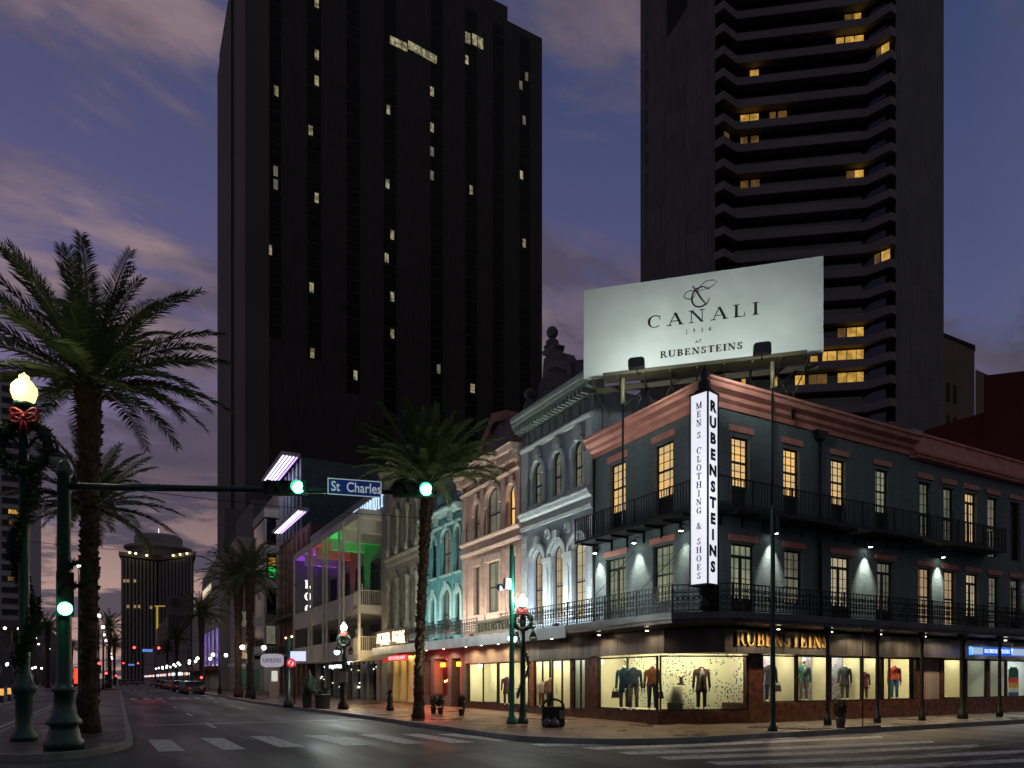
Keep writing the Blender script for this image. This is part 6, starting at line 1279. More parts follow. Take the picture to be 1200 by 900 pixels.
# plain twin and single lamps, receding
def plain_lamp(loc, label, H=8.6, twin=True, group='distant street lamps'):
    t = thing('street_lamp', loc, label, 'street lamp', group); x, y, z = loc
    mb = MB(); mb.lathe(loc, [(.2, 0), (.2, .5), (.1, .7), (.07, H)], 8); mb.build('post', M['dkgreen'], t)
    mb = MB()
    if twin:
        mb.tube([(x - .8, y, z + H - .1), (x - .5, y, z + H - .3), (x, y, z + H - .6), (x + .5, y, z + H - .3), (x + .8, y, z + H - .1)], .04, 5); mb.build('arm', M['dkgreen'], t)
        for sx in (-.8, .8): MB().ball((x + sx, y, z + H + .1), .17).build('globe', lampf, t)
    else: MB().ball((x, y, z + H + .15), .21).build('globe', lampf, t)
    return t
l1 = plain_lamp((-12.5, 76, .15), 'twin globe street lamp nearest on the far left pavement'); l0 = plain_lamp((-2.1, 52, .15), 'single globe lamp on the median just right of the signal pole', twin=False)
ords = ['second', 'third', 'fourth', 'fifth', 'sixth', 'seventh', 'eighth', 'ninth', 'tenth', 'eleventh', 'twelfth', 'thirteenth', 'fourteenth']
for i in range(7): copy_tree(l1, (-13 - .15 * i, 98 + i * 24 + 2 * i * i * .3, .15), 0, '%s twin globe street lamp along the far left pavement' % ords[i])
for i in range(12): copy_tree(l0, (-2.0 + .1 * (i % 3), 74 + i * 20, .15), 0, '%s single globe street lamp along the median' % ords[i])
s1 = plain_lamp((9.2, 58, .15), 'low twin lamp beside the pair of slim palms', 3.9)
for i in (0, 1, 2): lamp('POINT', (8.9, 62 + i * 26, 3.8), 110, (1, .93, .8), s1, .3)
for i in range(9): copy_tree(s1, (9.1, 78 + i * 15, .15), R.random(), '%s low twin lamp along the right pavement beyond the palms' % ords[i])
s2 = plain_lamp((-14.6, 60, .15), 'nearest low twin lamp on the far left pavement', 3.6)
for i in (0, 1): lamp('POINT', (-13.6, 64 + i * 30, 3.6), 110, (1, .9, .75), s2, .3)
for i in range(9): copy_tree(s2, (-14.6, 72 + i * 13, .15), R.random(), '%s low twin lamp along the far left pavement' % ords[i])

# traffic signals
greenl = glow('signal_green', (.10, 1, .55), 12); redl = glow('signal_red', (1, .04, .03), 9); lensoff = mat('signal_lens_off', (.03, .008, .008), .3)
def signal_head(mb_parent, c, right, up, n, lit, lit_m, s=1., name='signal_head'):
    """three round lenses in a row along 'up' (or sideways), facing n"""
    c, right, up, n = Vector(c), Vector(right).normalized(), Vector(up).normalized(), Vector(n).normalized()
    mb = MB(); hw, hh, dp = .18 * s, .52 * s, .12 * s
    P8 = [c + right * a + up * b + n * e for b in (-hh, hh) for a, e in ((-hw, -dp), (hw, -dp), (hw, dp * .2), (-hw, dp * .2))]
    mb.hexa([P8[0], P8[1], P8[2], P8[3], P8[4], P8[5], P8[6], P8[7]]); 
    for k in (-1, 0, 1):      # visors
        q = c + up * (k * .345 * s) + n * dp * .2; seg = 12
        ring = [q + (right * math.cos(a) + Vector((0, 0, 1)) * math.sin(a) if abs(up.z) > .5 else right.cross(n) * math.cos(a) * -1 + up * math.sin(a)) * .155 * s for a in [rad(-35 + 250 * i / seg) for i in range(seg + 1)]]
        if abs(up.z) < .5: ring = [q + (up * math.cos(a) + Vector((0, 0, 1)) * math.sin(a)) * .155 * s for a in [rad(-35 + 250 * i / seg) for i in range(seg + 1)]]
        for i in range(seg): mb.add([ring[i], ring[i + 1], ring[i + 1] + n * .17 * s, ring[i] + n * .17 * s], [(0, 1, 2, 3)])
    h = mb.build(name, M['black'], mb_parent)
    for k in (-1, 0, 1):
        q = c + up * (k * .345 * s) + n * (dp * .2 + .012); a_, b_ = (right, up)
        d = MB(); d.add([q + (a_ * math.cos(t) + b_ * math.sin(t)) * .15 * s for t in [2 * PI * i / 20 for i in range(20)]], [tuple(range(20))]); d.build('lens', lit_m if k == lit else lensoff, h)
    return h
toward = Vector((-SA, -CA, 0)); rgt = Vector((CA, -SA, 0)); up_ = Vector((0, 0, 1))
px_, py_ = at(75, 16.0)
t = thing('traffic_signal', (px_, py_, .15), 'green fluted signal pole with long mast arm, two sideways green lights and blue name board', 'traffic signal')
mb = MB(); mb.lathe((px_, py_, .15), [(.40, 0), (.41, .18), (.34, .26), (.31, .42), (.27, .52), (.37, .58), (.36, .64), (.27, .76), (.22, .95), (.19, 1.28), (.24, 1.3), (.24, 1.38), (.17, 1.42), (.16, 1.5), (.135, 6.15), (.17, 6.18), (.17, 6.3), (.13, 6.34), (.13, 6.42), (.05, 6.5)], 24, flute=.10, nf=12); mb.build('pole', M['green'], t)
e = at(512, 17.02); arm0 = Vector((px_, py_, 6.08)); arm1 = Vector((e[0], e[1], 6.2)); au = (arm1 - arm0).normalized()
MB().tube([arm0, arm0.lerp(arm1, .3), arm0.lerp(arm1, .6), arm1], [.085, .075, .065, .055], 10).build('mast_arm', M['dkgreen'], t)
for px, dd, k in ((334, 16.55, 1), (484, 16.9, 1)):
    q = at(px, dd - .16); f = (Vector((q[0], q[1], 0)) - Vector((arm0.x, arm0.y, 0))).length / (Vector((arm1.x, arm1.y, 0)) - Vector((arm0.x, arm0.y, 0))).length; z = arm0.z + (arm1.z - arm0.z) * f
    h = signal_head(t, (q[0], q[1], z), rgt if False else Vector((0, 0, 1)), rgt, toward, 1, greenl, .92, 'signal_head')
    x, y = at(px + 16, dd - .6); lamp('POINT', (x, y, z), 9, (.05, 1, .45), t, .1)
# blue name board
s0, s1_ = at(384, 16.45), at(447, 16.65); su = Vector((s1_[0] - s0[0], s1_[1] - s0[1], -.035)).normalized(); sw = (Vector(s1_) - Vector(s0)).length; sn = Vector((su.y, -su.x, 0)).normalized()
o3 = Vector((s0[0], s0[1], 6.02)); 
def sgn_quad(a0, a1, z0, z1, d0, d1): return [o3 + su * a + up_ * z + sn * d for z in (z0, z1) for a, d in ((a0, d0), (a1, d0), (a1, d1), (a0, d1))]
mb = MB(); mb.hexa(sgn_quad(0, sw, 0, .37, -.01, .02)); bd = mb.build('name_board', M['bluesign'], t)
mb = MB()
for q in ((0, sw, .355, .375), (0, sw, -.005, .015)): mb.hexa(sgn_quad(*q, .021, .024))
for q in ((0, .02), (sw - .02, sw)): mb.hexa(sgn_quad(*q, .0151, .3549, .021, .024))
mb.build('board_border', M['signw'], bd)
sans('lettering', 'St  Charles', o3 + su * (sw * .53) + up_ * .085 + sn * .021, su, up_, .235, M['signw'], t, .002, sx=.80, bold=.004)
mb = MB()
for f in (.3, .7): mb.hexa(sgn_quad(sw * f - .02, sw * f + .02, .3, .42, -.04, -.011))
mb.build('clamp', M['steel'], t)
# vertical head on the pole, garland hung behind
tcm = -Vector((px_, py_, 0)).normalized(); rcm = Vector((-tcm.y, tcm.x, 0)); hc = Vector((px_, py_, 3.62)) + tcm * .30 + rcm * .02
h = signal_head(t, hc, rcm, up_, tcm, -1, greenl, .95, 'signal_head'); lamp('POINT', hc + toward * .5 - up_ * .3, 9, (.05, 1, .45), t, .12)
MB().tube([Vector((px_, py_, 4.0)), hc + up_ * .4 - toward * .1], .03, 6).build('bracket', M['dkgreen'], t)
rnd = random.Random(9); path = [(px_ + .33 * rgt.x + .25 * math.cos(a) * rgt.x, py_ + .33 * rgt.y + .25 * math.cos(a) * rgt.y, 4.1 + .27 * math.sin(a)) for a in [2 * PI * i / 20 for i in range(21)]]
mb = MB(); mb.tube(path, .05, 6); leafy(mb, path, .06, 350, rnd, .05); mb.build('wreath', M['garland'], t)
# far signals
def far_signal(loc, label, n=2, board=False, zz=5.2):
    t = thing('traffic_signal', loc, label, 'traffic signal', 'distant red traffic signals'); x, y, z = loc
    mb = MB(); mb.tube([(x + 5.5, y, z), (x + 5.5, y, z + zz + .4)], .1, 6); mb.build('pole', M['dkgreen'], t); MB().tube([(x + 5.5, y, z + zz), (x - 3.2, y, z + zz)], .06, 6).build('mast_arm', M['dkgreen'], t)
    for k in range(n):
        c = (x - 2.6 + k * 3.6, y - .2, z + zz); signal_head(t, c, (1, 0, 0), (0, 0, 1), (0, -1, 0), 1, redl, 1.35)
    if board: MB().box(x - .6 - .8, x + .9 - .8, y - .12, y - .08, z + zz - .2, z + zz + .25).build('name_board', glow('far_blue_board', (.15, .3, .9), .7), t)
    return t
def gxy(px, d): return at(px, d)
x, y = gxy(178, 118); far_signal((x, y, .15), 'distant mast arm with two red signals and a blue board above the road', 2, True, 6.2)
x, y = gxy(157, 200); far_signal((x, y, .15), 'farther mast arm with two red signals in front of the fluted tower', 2, True, 5.4)
for px, py, d, lab in ((116, 778, 66, 'red signal head on a median post right of the big palm trunk'), (124.5, 789, 95, 'small red signal head low beside the median lamps'), (136, 792, 130, 'tiny red signal head far down the median'), (208 + 28, 766 + 28, 88, 'red signal by the shop lights under the slim palm')):
    x, y, z = at(px, d, py); t = thing('traffic_signal', (x, y, .15), lab, 'traffic signal', 'red signals on posts')
    MB().tube([(x, y + .2, .15), (x, y + .2, z + .6)], .06, 6).build('post', M['dkgreen'], t); signal_head(t, (x, y, z - .34 * 1), (1, 0, 0), (0, 0, 1), (0, -1, 0), 1, redl, 1.0)
lamp('POINT', (2.5, 66, 2.6), 40, (1, .04, .03), t, .5)

# teal camera pole and dark green pole
t = thing('camera_pole', (12.15, 21.9, .15), 'slim teal pole with white security cameras, beside the ornate lamp', 'pole')
mb = MB(); mb.lathe((12.15, 21.9, .15), [(.2, 0), (.19, .12), (.11, .3), (.10, .5), (.085, 5.0), (.07, 6.2), (.075, 6.25), (.01, 6.35)], 14); mb.build('shaft', M['teal_pole'], t)
mb = MB(); q = Vector((12.15, 21.9, 5.05)) - rgt * .16 + toward * .1; mb.box(q.x - .11, q.x + .11, q.y - .1, q.y + .1, q.z - .16, q.z + .2); mb.build('camera_box', mat('white_plastic', (.5, .52, .6), .4), t)
mb = MB(); q = Vector((12.15, 21.9, 4.98)) - rgt * .42 + toward * .1; mb.tube([q + rgt * .3, q], .03, 6); mb.lathe((q.x, q.y, q.z - .1), [(.001, -.06), (.09, -.02), (.12, .05), (.14, .1), (.1, .17), (.03, .2)], 12); mb.build('dome_camera', MATS['white_plastic'], t)
mb = MB(); mb.tube([(12.2, 21.9, 4.7), (12.4, 21.95, 4.2), (12.55, 21.9, 3.9)], .02, 5); mb.build('conduit', M['steel'], t)
t = thing('green_pole', (17.5, 15.1, .15), 'dark green plain pole at the kerb in front of the gold shop letters', 'pole')
mb = MB(); mb.lathe((17.5, 15.1, .15), [(.15, 0), (.14, .1), (.09, .2), (.08, .5), (.065, 6.7), (.07, 6.8), (.04, 6.9)], 14); mb.build('shaft', M['dkgreen'], t)
mb = MB(); mb.box(17.54, 17.67, 15.0, 15.15, 6.2, 6.75); mb.build('bracket', M['dkgreen'], t)
# pole-mounted round sign
x, y = at(338, 39); t = thing('traffic_sign', (x, y, .15), 'round red and white traffic sign on a dark pole before the brick building', 'traffic sign')
MB().lathe((x, y, .15), [(.28, 0), (.25, .3), (.13, .5), (.10, 3.9)], 12).build('pole', M['dkgreen'], t)
c = Vector((x, y, 2.6)) + toward * .15 + rgt * .2
def disk(mb, c, r0, r1, d, n=24, mi=0):
    for i in range(n):
        a, b = 2 * PI * i / n, 2 * PI * (i + 1) / n; mb.add([c + (rgt * math.cos(a) + up_ * math.sin(a)) * r0 + toward * d, c + (rgt * math.cos(b) + up_ * math.sin(b)) * r0 + toward * d, c + (rgt * math.cos(b) + up_ * math.sin(b)) * r1 + toward * d, c + (rgt * math.cos(a) + up_ * math.sin(a)) * r1 + toward * d], [(0, 1, 2, 3)], mi)
mb = MB(); disk(mb, c, .25, .16, .02); dd_ = (rgt * .5 + up_ * .86).normalized(); ee = (rgt * .86 - up_ * .5).normalized(); mb.add([c - dd_ * .2 - ee * .045 + toward * .025, c - dd_ * .2 + ee * .045 + toward * .025, c + dd_ * .2 + ee * .045 + toward * .025, c + dd_ * .2 - ee * .045 + toward * .025], [(0, 1, 2, 3)]); 
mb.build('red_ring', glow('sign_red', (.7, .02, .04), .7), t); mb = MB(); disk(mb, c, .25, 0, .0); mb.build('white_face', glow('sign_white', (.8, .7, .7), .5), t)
x, y = at(345, 44); t = thing('blue_sign', (x, y, .15), 'small bluish lit sign above the round red traffic sign', 'sign'); q = at(349, 44, 769)
mb = MB(); c = Vector(q); mb.hexa([c + rgt * a + up_ * b + toward * d for b in (-.3, .3) for a, d in ((-.5, 0), (.5, 0), (.5, .08), (-.5, .08))]); mb.build('face', glow('lavender_sign', (.5, .55, 1), 1.2), t); MB().tube([(x, y, .15), (x, y, c.z)], .05, 6).build('post', M['iron'], t)
# projecting shop sign
q = at(319, 70, 774); t = thing('projecting_sign', q, 'pale oval lit shop sign with dark script projecting over the pavement', 'sign')
c = Vector(q); n = 28; mb = MB(); ring = [(1.12 * abs(math.cos(a)) ** .5 * (1 if math.cos(a) > 0 else -1), .66 * abs(math.sin(a)) ** .5 * (1 if math.sin(a) > 0 else -1)) for a in [2 * PI * i / n for i in range(n)]]
mb.add([c + rgt * a + up_ * b + toward * .1 for a, b in ring] + [c + rgt * a + up_ * b - toward * .1 for a, b in ring], [tuple(range(n)), tuple(range(2 * n - 1, n - 1, -1))] + [(i, (i + 1) % n, n + (i + 1) % n, n + i) for i in range(n)]); mb.build('face', glow('lilac_sign_face', (.50, .46, .55), .55), t)
mb = MB(); letters(mb, 'NAPOLEONS', c + toward * .11 - up_ * .2, rgt, (0, 0, 1), .42, .01, .2, .08, width=1.85, track=.05); mb.build('lettering', mat('plum_letter', (.06, .02, .10), .5), t); MB().tube([c + up_ * .66, c + up_ * .95, c + up_ * .95 + Vector((1.6, 0, 0))], .05, 6).build('bracket', M['iron'], t)

# ================================================================== PAVEMENT FURNITURE
x, y = at(648, 23.6); t = thing('litter_bin', (x, y, .15), 'black litter bin with arched hood on the corner pavement', 'litter bin')
mb = MB(); c = Vector((x, y, .15)); hw = .37
def rbox(mb, c, a0, a1, z0, z1, d0, d1, mi=0): mb.hexa([c + rgt * a + up_ * z + toward * d for z in (z0, z1) for a, d in ((a0, d0), (a1, d0), (a1, d1), (a0, d1))], mi)
rbox(mb, c, -hw, hw, .04, .66, -.28, .28); rbox(mb, c, -hw + .04, hw - .04, 0, .04, -.24, .24); mb.build('body', M['black'], t)
mb = MB()
for d0, d1 in ((-.28, -.24), (.24, .28)):
    a_ = [(hw * math.cos(PI * i / 12), .70 + .24 * math.sin(PI * i / 12)) for i in range(13)]; b_ = [((hw - .07) * math.cos(PI * i / 12), .70 + .17 * math.sin(PI * i / 12)) for i in range(13)]
    for i in range(12): mb.hexa([c + rgt * p[0] + up_ * p[1] + toward * d for d in (d0, d1) for p in (a_[i], a_[i + 1], b_[i + 1], b_[i])])
    rbox(mb, c, -hw, -hw + .07, .66, .71, d0, d1); rbox(mb, c, hw - .07, hw, .66, .71, d0, d1)
for k in range(10): a = PI * (k + .5) / 10; q = c + rgt * (hw - .03) * math.cos(a) + up_ * (.70 + .2 * math.sin(a)); mb.tube([q - toward * .26, q + toward * .26], .03, 5)
mb.build('hood', M['black'], t); mb = MB(); rbox(mb, c, .20, .36, .28, .55, .281, .29); mb.build('notice', mat('dull_notice', (.22, .2, .15), .6), t)
for i, (dx, lab) in enumerate(((-.22, 'crumpled dark rubbish bag against the left foot of the bin'), (.02, 'smaller dark rubbish bag before the litter bin'))):
    q = c + rgt * dx + toward * .48; o = MB(); rnd = random.Random(i); o.lathe((q.x, q.y, .15), [(.10, 0), (.19, .05), (.2, .14), (.13, .24), (.04, .30), (.06, .34)], 12, flute=.25, nf=5); b = o.build('rubbish_bag', mat('bin_bag', (.05, .05, .055), .35, var=.5, vs=20, bump=.8), None, (q.x, q.y, .15)); tag(b, lab, 'rubbish bag', 'rubbish bags by the bin')
x, y = at(985, 22.9); t = thing('potted_plant', (x, y, .15), 'small potted shrub at the foot of the first gallery post', 'plant')
MB().lathe((x, y, .15), [(.12, 0), (.16, .3), (.18, .32), (.15, .33)], 12).build('pot', mat('grey_pot', (.15, .14, .12), .8), t); mb = MB(); leafy(mb, [(x, y, .5), (x, y, 1.0)], .16, 500, random.Random(2), .07); mb.build('foliage', M['garland'], t)
x, y = at(1011, 22.9); t = thing('barrier_stand', (x, y, .15), 'thin black stanchion on a long flat base under the gallery', 'stanchion')
MB().box(x - .85, x + .85, y - .05, y + .05, .15, .2).build('base', M['iron'], t); MB().tube([(x, y, .2), (x, y, 3.45)], .018, 6).build('rod', M['iron'], t)
for (px, d, lab, cone) in ((363, 38.5, 'square planter with clipped cone shrub before the loggia hotel', True), (378, 37.5, 'round low dark planter right of the cone shrub', False)):
    x, y = at(px, d); t = thing('planter', (x, y, .15), lab, 'planter', 'planters on the pavement')
    MB().lathe((x, y, .15), [(.36, 0), (.42, .7), (.45, .75), (.40, .78)], 4 if cone else 14, sm=False).build('tub', mat('dark_planter', (.05, .045, .04), .6), t); mb = MB()
    if cone:
        mb.lathe((x, y, .9), [(.33, 0), (.28, .4), (.12, 1.0), (.02, 1.3)], 12); leafy(mb, [(x, y, 1.0), (x, y, 1.7)], .28, 500, random.Random(4), .08)
    else: leafy(mb, [(x - .2, y, 1.0), (x + .2, y, 1.0)], .25, 400, random.Random(5), .09)
    mb.build('foliage', M['garland'], t)
x, y = at(402, 37); t = thing('information_stand', (x, y, .15), 'slim grey information pillar beneath the small ornate lamp', 'pillar')
MB().lathe((x, y, .15), [(.3, 0), (.28, .2), (.16, .4), (.14, 1.4)], 12).build('stem', M['iron'], t); mb = MB(); rbox(mb, Vector((x, y, .15)), -.22, .22, 1.4, 1.95, -.12, .12); mb.build('cabinet', mat('pale_cabinet', (.3, .3, .28), .5), t)
x, y = at(457, 35.5); t = thing('hitching_post', (x, y, .15), 'small dark cast iron figure post in front of the white side door', 'post')
mb = MB(); mb.lathe((x, y, .15), [(.2, 0), (.2, .15), (.13, .3), (.15, .6), (.1, .75), (.06, .8)], 12); mb.ball((x, y, 1.1), .13); mb.tube([(x, y, .95), (x - .25, y, 1.0)], .03, 6); mb.build('figure', M['iron'], t)
mb = MB(); mb.box(16.35, 16.38, 47.0, 47.7, .15, 2.6)
for (px, d, lab) in ((508, 32.6, 'leafy pot plant left of the red doorway'), (516, 31.8, 'dark pot plant by the red lit restaurant window'), (541, 30.6, 'tall thin pot plant between doorway and shop window')):
    x, y = at(px, d); t = thing('potted_plant', (x, y, .15), lab, 'plant', 'pot plants at the restaurant door'); MB().lathe((x, y, .15), [(.1, 0), (.14, .25), (.15, .28), (.12, .3)], 12).build('pot', mat('dark_planter', (.05, .045, .04), .6), t); mb = MB(); leafy(mb, [(x, y, .5), (x, y, .95)], .13, 220, random.Random(px), .08); mb.build('foliage', M['garland'], t)
x, y = at(321, 62); t = thing('notice_stand', (x, y, .15), 'small stone pillar with a pale lit notice near the green shutter', 'pillar'); MB().box(x - .35, x + .35, y - .3, y + .3, .15, 2.1).build('pillar', be, t); MB().box(x - .25, x + .25, y - .33, y - .301, 1.5, 2.4).build('notice', glow('pale_notice', (.8, .78, .7), .6), t)

# parked cars down the right side
def car(loc, label, cols, rz=0.):
    t = thing('parked_car', loc, label, 'car', 'cars parked along the right kerb'); x, y, z = loc
    prof = [(-2.2, .35), (-2.2, .8), (-1.9, .92), (-1.2, .98), (-.55, 1.42), (.75, 1.45), (1.5, 1.0), (2.1, .9), (2.2, .6), (2.2, .35)]
    Fz = Frame((x + .85, y), (0, 1), (-1, 0)); mb = MB(); mb.fprism(Fz, prof, 0, 1.7); mb.build('body', mat('car_paint_' + cols[0], cols[1], .25, metal=.4), t)
    g = MB(); g.fprism(Fz, [(-1.1, 1.0), (-.52, 1.38), (.7, 1.41), (1.3, 1.02)], -.01, 1.71); g.build('windows', M['darkglass'], t)
    for sx in (0, 1.5):
        for yy in (-1.4, 1.4): MB().fprism(Fz, [(yy + .32 * math.cos(2 * PI * i / 14), .32 + .32 * math.sin(2 * PI * i / 14)) for i in range(14)], sx - .03, sx + .23).build('wheel', M['rubber'], t)
    for sx in (.15, 1.3): MB().fprism(Frame((x + .85, y), (0, 1), (-1, 0)), [(-2.22, .65), (-2.18, .65), (-2.18, .8), (-2.22, .8)], sx, sx + .25).build('tail_light', glow('tail_light', (.6, .03, .02), .3), t)
    return t
c0 = car((7.2, 84, 0), 'nearest dark parked car at the right kerb', ('dark', (.03, .03, .035)))
c1 = car((7.2, 91, 0), 'grey parked car second from the nearest at the right kerb', ('grey', (.12, .12, .13)))
for i in range(7): copy_tree((c0, c1)[(i * 5 + i // 2) % 2], (7.2 + .25 * math.sin(i * 3), 103 + i * 11 + 3 * math.sin(i * 2.2), 0), .03 * math.sin(i * 5), '%s parked car along the right kerb, %s' % (ords[i + 1], ('dark', 'grey')[(i * 5 + i // 2) % 2]))
for i in range(7): x = 1.2 + (i % 3) * 2.3; copy_tree(c0, (x, 185 + i * 22, 0), 0, '%s distant car waiting in the road with tail lights on' % (['first'] + ords)[i])
for i in range(3): x, y = at((2, 11, 18)[i], (52, 56, 62)[i]); t = thing('street_bollard', (x, y, .0), ('left', 'middle', 'right')[i] + ' one of three amber reflective posts at the far left kerb', 'bollard', 'amber posts'); MB().lathe((x, y, 0), [(.2, 0), (.2, .08), (.1, .1), (.09, 1.1), (.001, 1.15)], 10).build('post', M['dark'], t); MB().lathe((x, y, .5), [(.13, 0), (.13, .5)], 10).build('reflector', glow('amber_reflector_glow', (1, .5, .12), .8), t)  # reflector bands glow by themselves, with no lamp in them

# ================================================================== SHOP WINDOW FIGURES
def loft(mb, secs, seg=14, mi=0): 
    vs = []
    for (cx, cy, cz, rx, ry) in secs:
        for j in range(seg): a = 2 * PI * j / seg; q = Vector((cx, cy, 0)) + rgt * rx * math.cos(a) + toward * ry * math.sin(a); vs.append((q.x, q.y, cz))
    k = len(secs); fs = [(i * seg + j, i * seg + (j + 1) % seg, (i + 1) * seg + (j + 1) % seg, (i + 1) * seg + j) for i in range(k - 1) for j in range(seg)] + [tuple(range(seg)), tuple(range((k - 1) * seg, k * seg))]
    mb.add(vs, fs, mi, True)
cloth = lambda n, c: mat('cloth_' + n, c, .85, var=.3, vs=12, bump=.4, bs=30)
def mannequin(px, d, z0, H, label, top, trou, coat=False, head=False, pose=0, bag=None, jumper=None):
    x, y = at(px, d); t = thing('mannequin', (x, y, z0), label, 'mannequin', 'dressed mannequins in the shop windows'); k = H / 1.8; skin = mat('mannequin_ivory', (.55, .5, .42), .5)
    def sec(dx, z, rx, ry, dy=0): q = Vector((x, y, 0)) + rgt * dx * k + toward * dy * k; return (q.x, q.y, z0 + z * k, rx * k, ry * k)
    mb = MB(); loft(mb, [sec(0, 1.40, .10, .07), sec(0, 1.5, .06, .055), sec(0, 1.58, .055, .05)])
    if head: loft(mb, [sec(0, 1.56, .05, .05), sec(0, 1.62, .075, .085), sec(0, 1.7, .08, .1), sec(0, 1.78, .06, .07), sec(0, 1.81, .01, .01)])
    for sg in (-1, 1): loft(mb, [sec(sg * .29, .78, .03, .02), sec(sg * .29, .70, .035, .02), sec(sg * .285, .62, .015, .012)])
    for sg in (-1, 1): loft(mb, [sec(sg * .11, .1, .04, .05), sec(sg * .11, .04, .045, .09, .04), sec(sg * .11, 0, .045, .11, .05)])
    mb.build('figure', skin, t)
    lo = .62 if coat else .86; mb = MB(); loft(mb, [sec(0, lo, .22, .14), sec(0, lo + .12, .20, .13), sec(0, 1.08, .17, .115), sec(0, 1.28, .21, .13), sec(0, 1.42, .20, .11), sec(0, 1.47, .10, .08), sec(0, 1.52, .07, .065)])
    for sg in (-1, 1): loft(mb, [sec(sg * .21, 1.43, .05, .06), sec(sg * .245, 1.3, .06, .06), sec(sg * (.27 + .02 * pose), 1.05, .05, .05, .04 * pose), sec(sg * .29, .78, .04, .045, .10 * pose)])
    mb.build('coat' if coat else 'jacket', cloth(*top), t)
    if jumper: mb = MB(); loft(mb, [sec(0, .98, .08, .05, .10), sec(0, 1.3, .09, .05, .10), sec(0, 1.46, .05, .04, .06)]); mb.build('shirt', cloth(*jumper), t)
    mb = MB()
    for sg in (-1, 1): loft(mb, [sec(sg * .10, lo + .1 if lo < .8 else .92, .105, .12), sec(sg * .105, .72, .095, .10), sec(sg * .11, .48, .07, .075), sec(sg * .115, .1, .058, .06)])
    mb.build('trousers', cloth(*trou), t)
    if bag: mb = MB(); q = Vector((x, y, 0)) + rgt * bag * k; b0 = z0 + .42 * k; mb.hexa([Vector((q.x, q.y, b0 + b)) + rgt * a * w + toward * e for b, w in ((0, 1), (.24, .75)) for a, e in ((-.15, -.05), (.15, -.05), (.15, .05), (-.15, .05))]); mb.tube([Vector((q.x, q.y, b0 + .24)) + rgt * (.09 * math.cos(u)) + up_ * .14 * math.sin(u) for u in [PI * i / 8 for i in range(9)]], .012, 5); mb.build('bag', cloth('bag', (.05, .035, .03)), t)
dk = ('charcoal', (.03, .03, .035)); br = ('brown', (.09, .045, .03)); den = ('denim', (.03, .06, .12)); gy = ('grey', (.12, .11, .10))
mannequin(731.5, 26.3, .6, 1.84, 'mannequin in a dark teal patterned coat left of the window bar', ('dark_teal', (.02, .09, .10)), gy, True, bag=-.32)
mannequin(742.5, 25.9, .6, 1.84, 'mannequin in a navy jacket and wide grey trousers right of the bar', ('navy', (.02, .04, .06)), gy, False)
mannequin(764.5, 25.5, .6, 1.84, 'mannequin in a rust brown jacket and jeans holding a bag', ('rust', (.22, .07, .02)), den, False, bag=.25)
mannequin(822, 25.6, .62, 1.84, 'mannequin in a double breasted dark brown coat centred in the corner window', br, ('plum', (.07, .015, .03)), True, jumper=('pale', (.4, .35, .3)))
mannequin(902, 26.3, .88, 1.64, 'dark coated mannequin behind the green kerb pole', dk, dk, True, bag=.3)
mannequin(942, 27.2, .88, 1.64, 'mannequin in a teal jacket, check waistcoat and grey trousers', ('teal', (.02, .16, .16)), gy, False, True, jumper=('check', (.25, .22, .25)))
mannequin(990, 28.4, .88, 1.6, 'dark clothes on a stand in the third side window', dk, dk, True)
mannequin(1013, 28.9, .88, 1.35, 'mannequin in a maroon patterned robe by a window bar', ('maroon', (.12, .03, .04)), ('maroon', (.12, .03, .04)), True)
mannequin(1048, 29.6, .88, 1.64, 'mannequin in an orange red jumper and blue jeans', ('orange', (.55, .07, .03)), ('blue', (.02, .12, .32)), False, False)
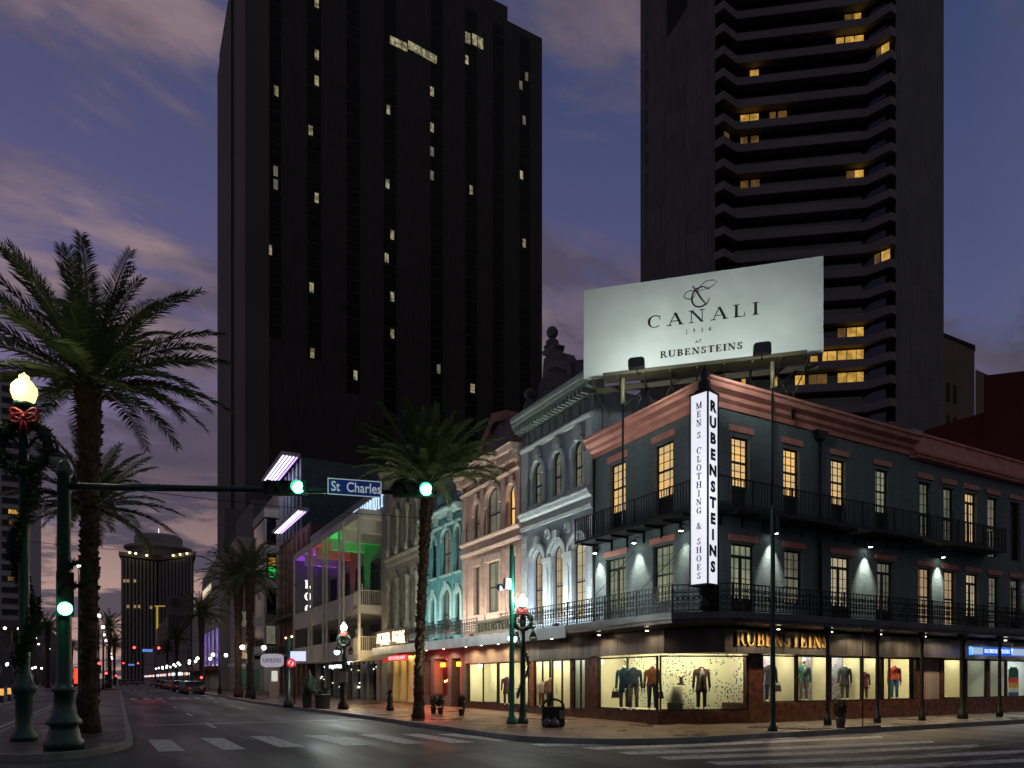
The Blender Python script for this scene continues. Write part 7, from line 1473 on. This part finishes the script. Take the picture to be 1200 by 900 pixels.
mannequin(594, 34.0, .48, 1.6, 'mannequin in a mottled purple coat in the pink building shop', ('purple', (.12, .07, .10)), ('mauve', (.10, .07, .09)), True, bag=.25)
mannequin(645, 31.2, .35, 1.62, 'mannequin in a brown suede jacket in the shop doorway', ('suede', (.20, .10, .06)), dk, False)
mannequin(635, 31.6, .48, 1.3, 'mannequin in ochre trousers behind the ornate lamp', ('white_knit', (.5, .5, .48)), ('ochre', (.35, .10, .02)), False)
mannequin(1142, 33.6, .88, 1.35, 'navy clothes hung in the dim blue window', ('navy', (.02, .04, .06)), ('blue', (.02, .12, .32)), True)
x, y = at(792, 25.9); t = thing('display_plinth', (x, y, .6), 'pleated cream plinth left of the corner window mannequin', 'plinth'); MB().lathe((x, y, .6), [(.26, 0), (.24, .85), (.23, .9)], 24, flute=.06, nf=24).build('skirt', M['cream'], t)
x, y = at(797, 25.8); t = thing('boot', (x, y, 1.5), 'dark boot standing on the pleated plinth', 'boot'); mb = MB(); rbox(mb, Vector((x, y, 1.505)), -.10, .10, 0, .08, -.04, .04); rbox(mb, Vector((x, y, 1.505)), -.02, .09, .081, .3, -.04, .04); mb.build('leather_upper', cloth('bag', (.05, .035, .03)), t)
x, y = at(790 - .5, 25.3); t = thing('carton', (at(790, 25.3)[0], at(790, 25.3)[1], .62), 'low dark green box on the corner window floor', 'box'); mb = MB(); rbox(mb, Vector((*at(791, 25.3), .62)), -.26, .26, 0, .26, -.08, .08); mb.build('box_body', mat('olive_box', (.04, .055, .02), .6), t)
# overhead cables across and along the street
for p0, p1, sag, lab in (((-14, 30, 9.6), (12.2, 30, 9.0), .5, 'thin overhead wire crossing the street beyond the mast arm'), ((-14, 44, 9.4), (9.5, 46, 9.2), .4, 'second thin overhead wire crossing farther down the street'), ((-6.4, 24, 7.0), (-6.4, 160, 7.0), .3, 'tram contact wire running down the left side of the median')):
    a, b = Vector(p0), Vector(p1); o = MB().tube([a.lerp(b, i / 12) - Vector((0, 0, sag * 4 * (i / 12) * (1 - i / 12))) for i in range(13)], .014, 5).build('overhead_wire', M['iron'], None, p0); tag(o, lab, 'wire', 'overhead wires')
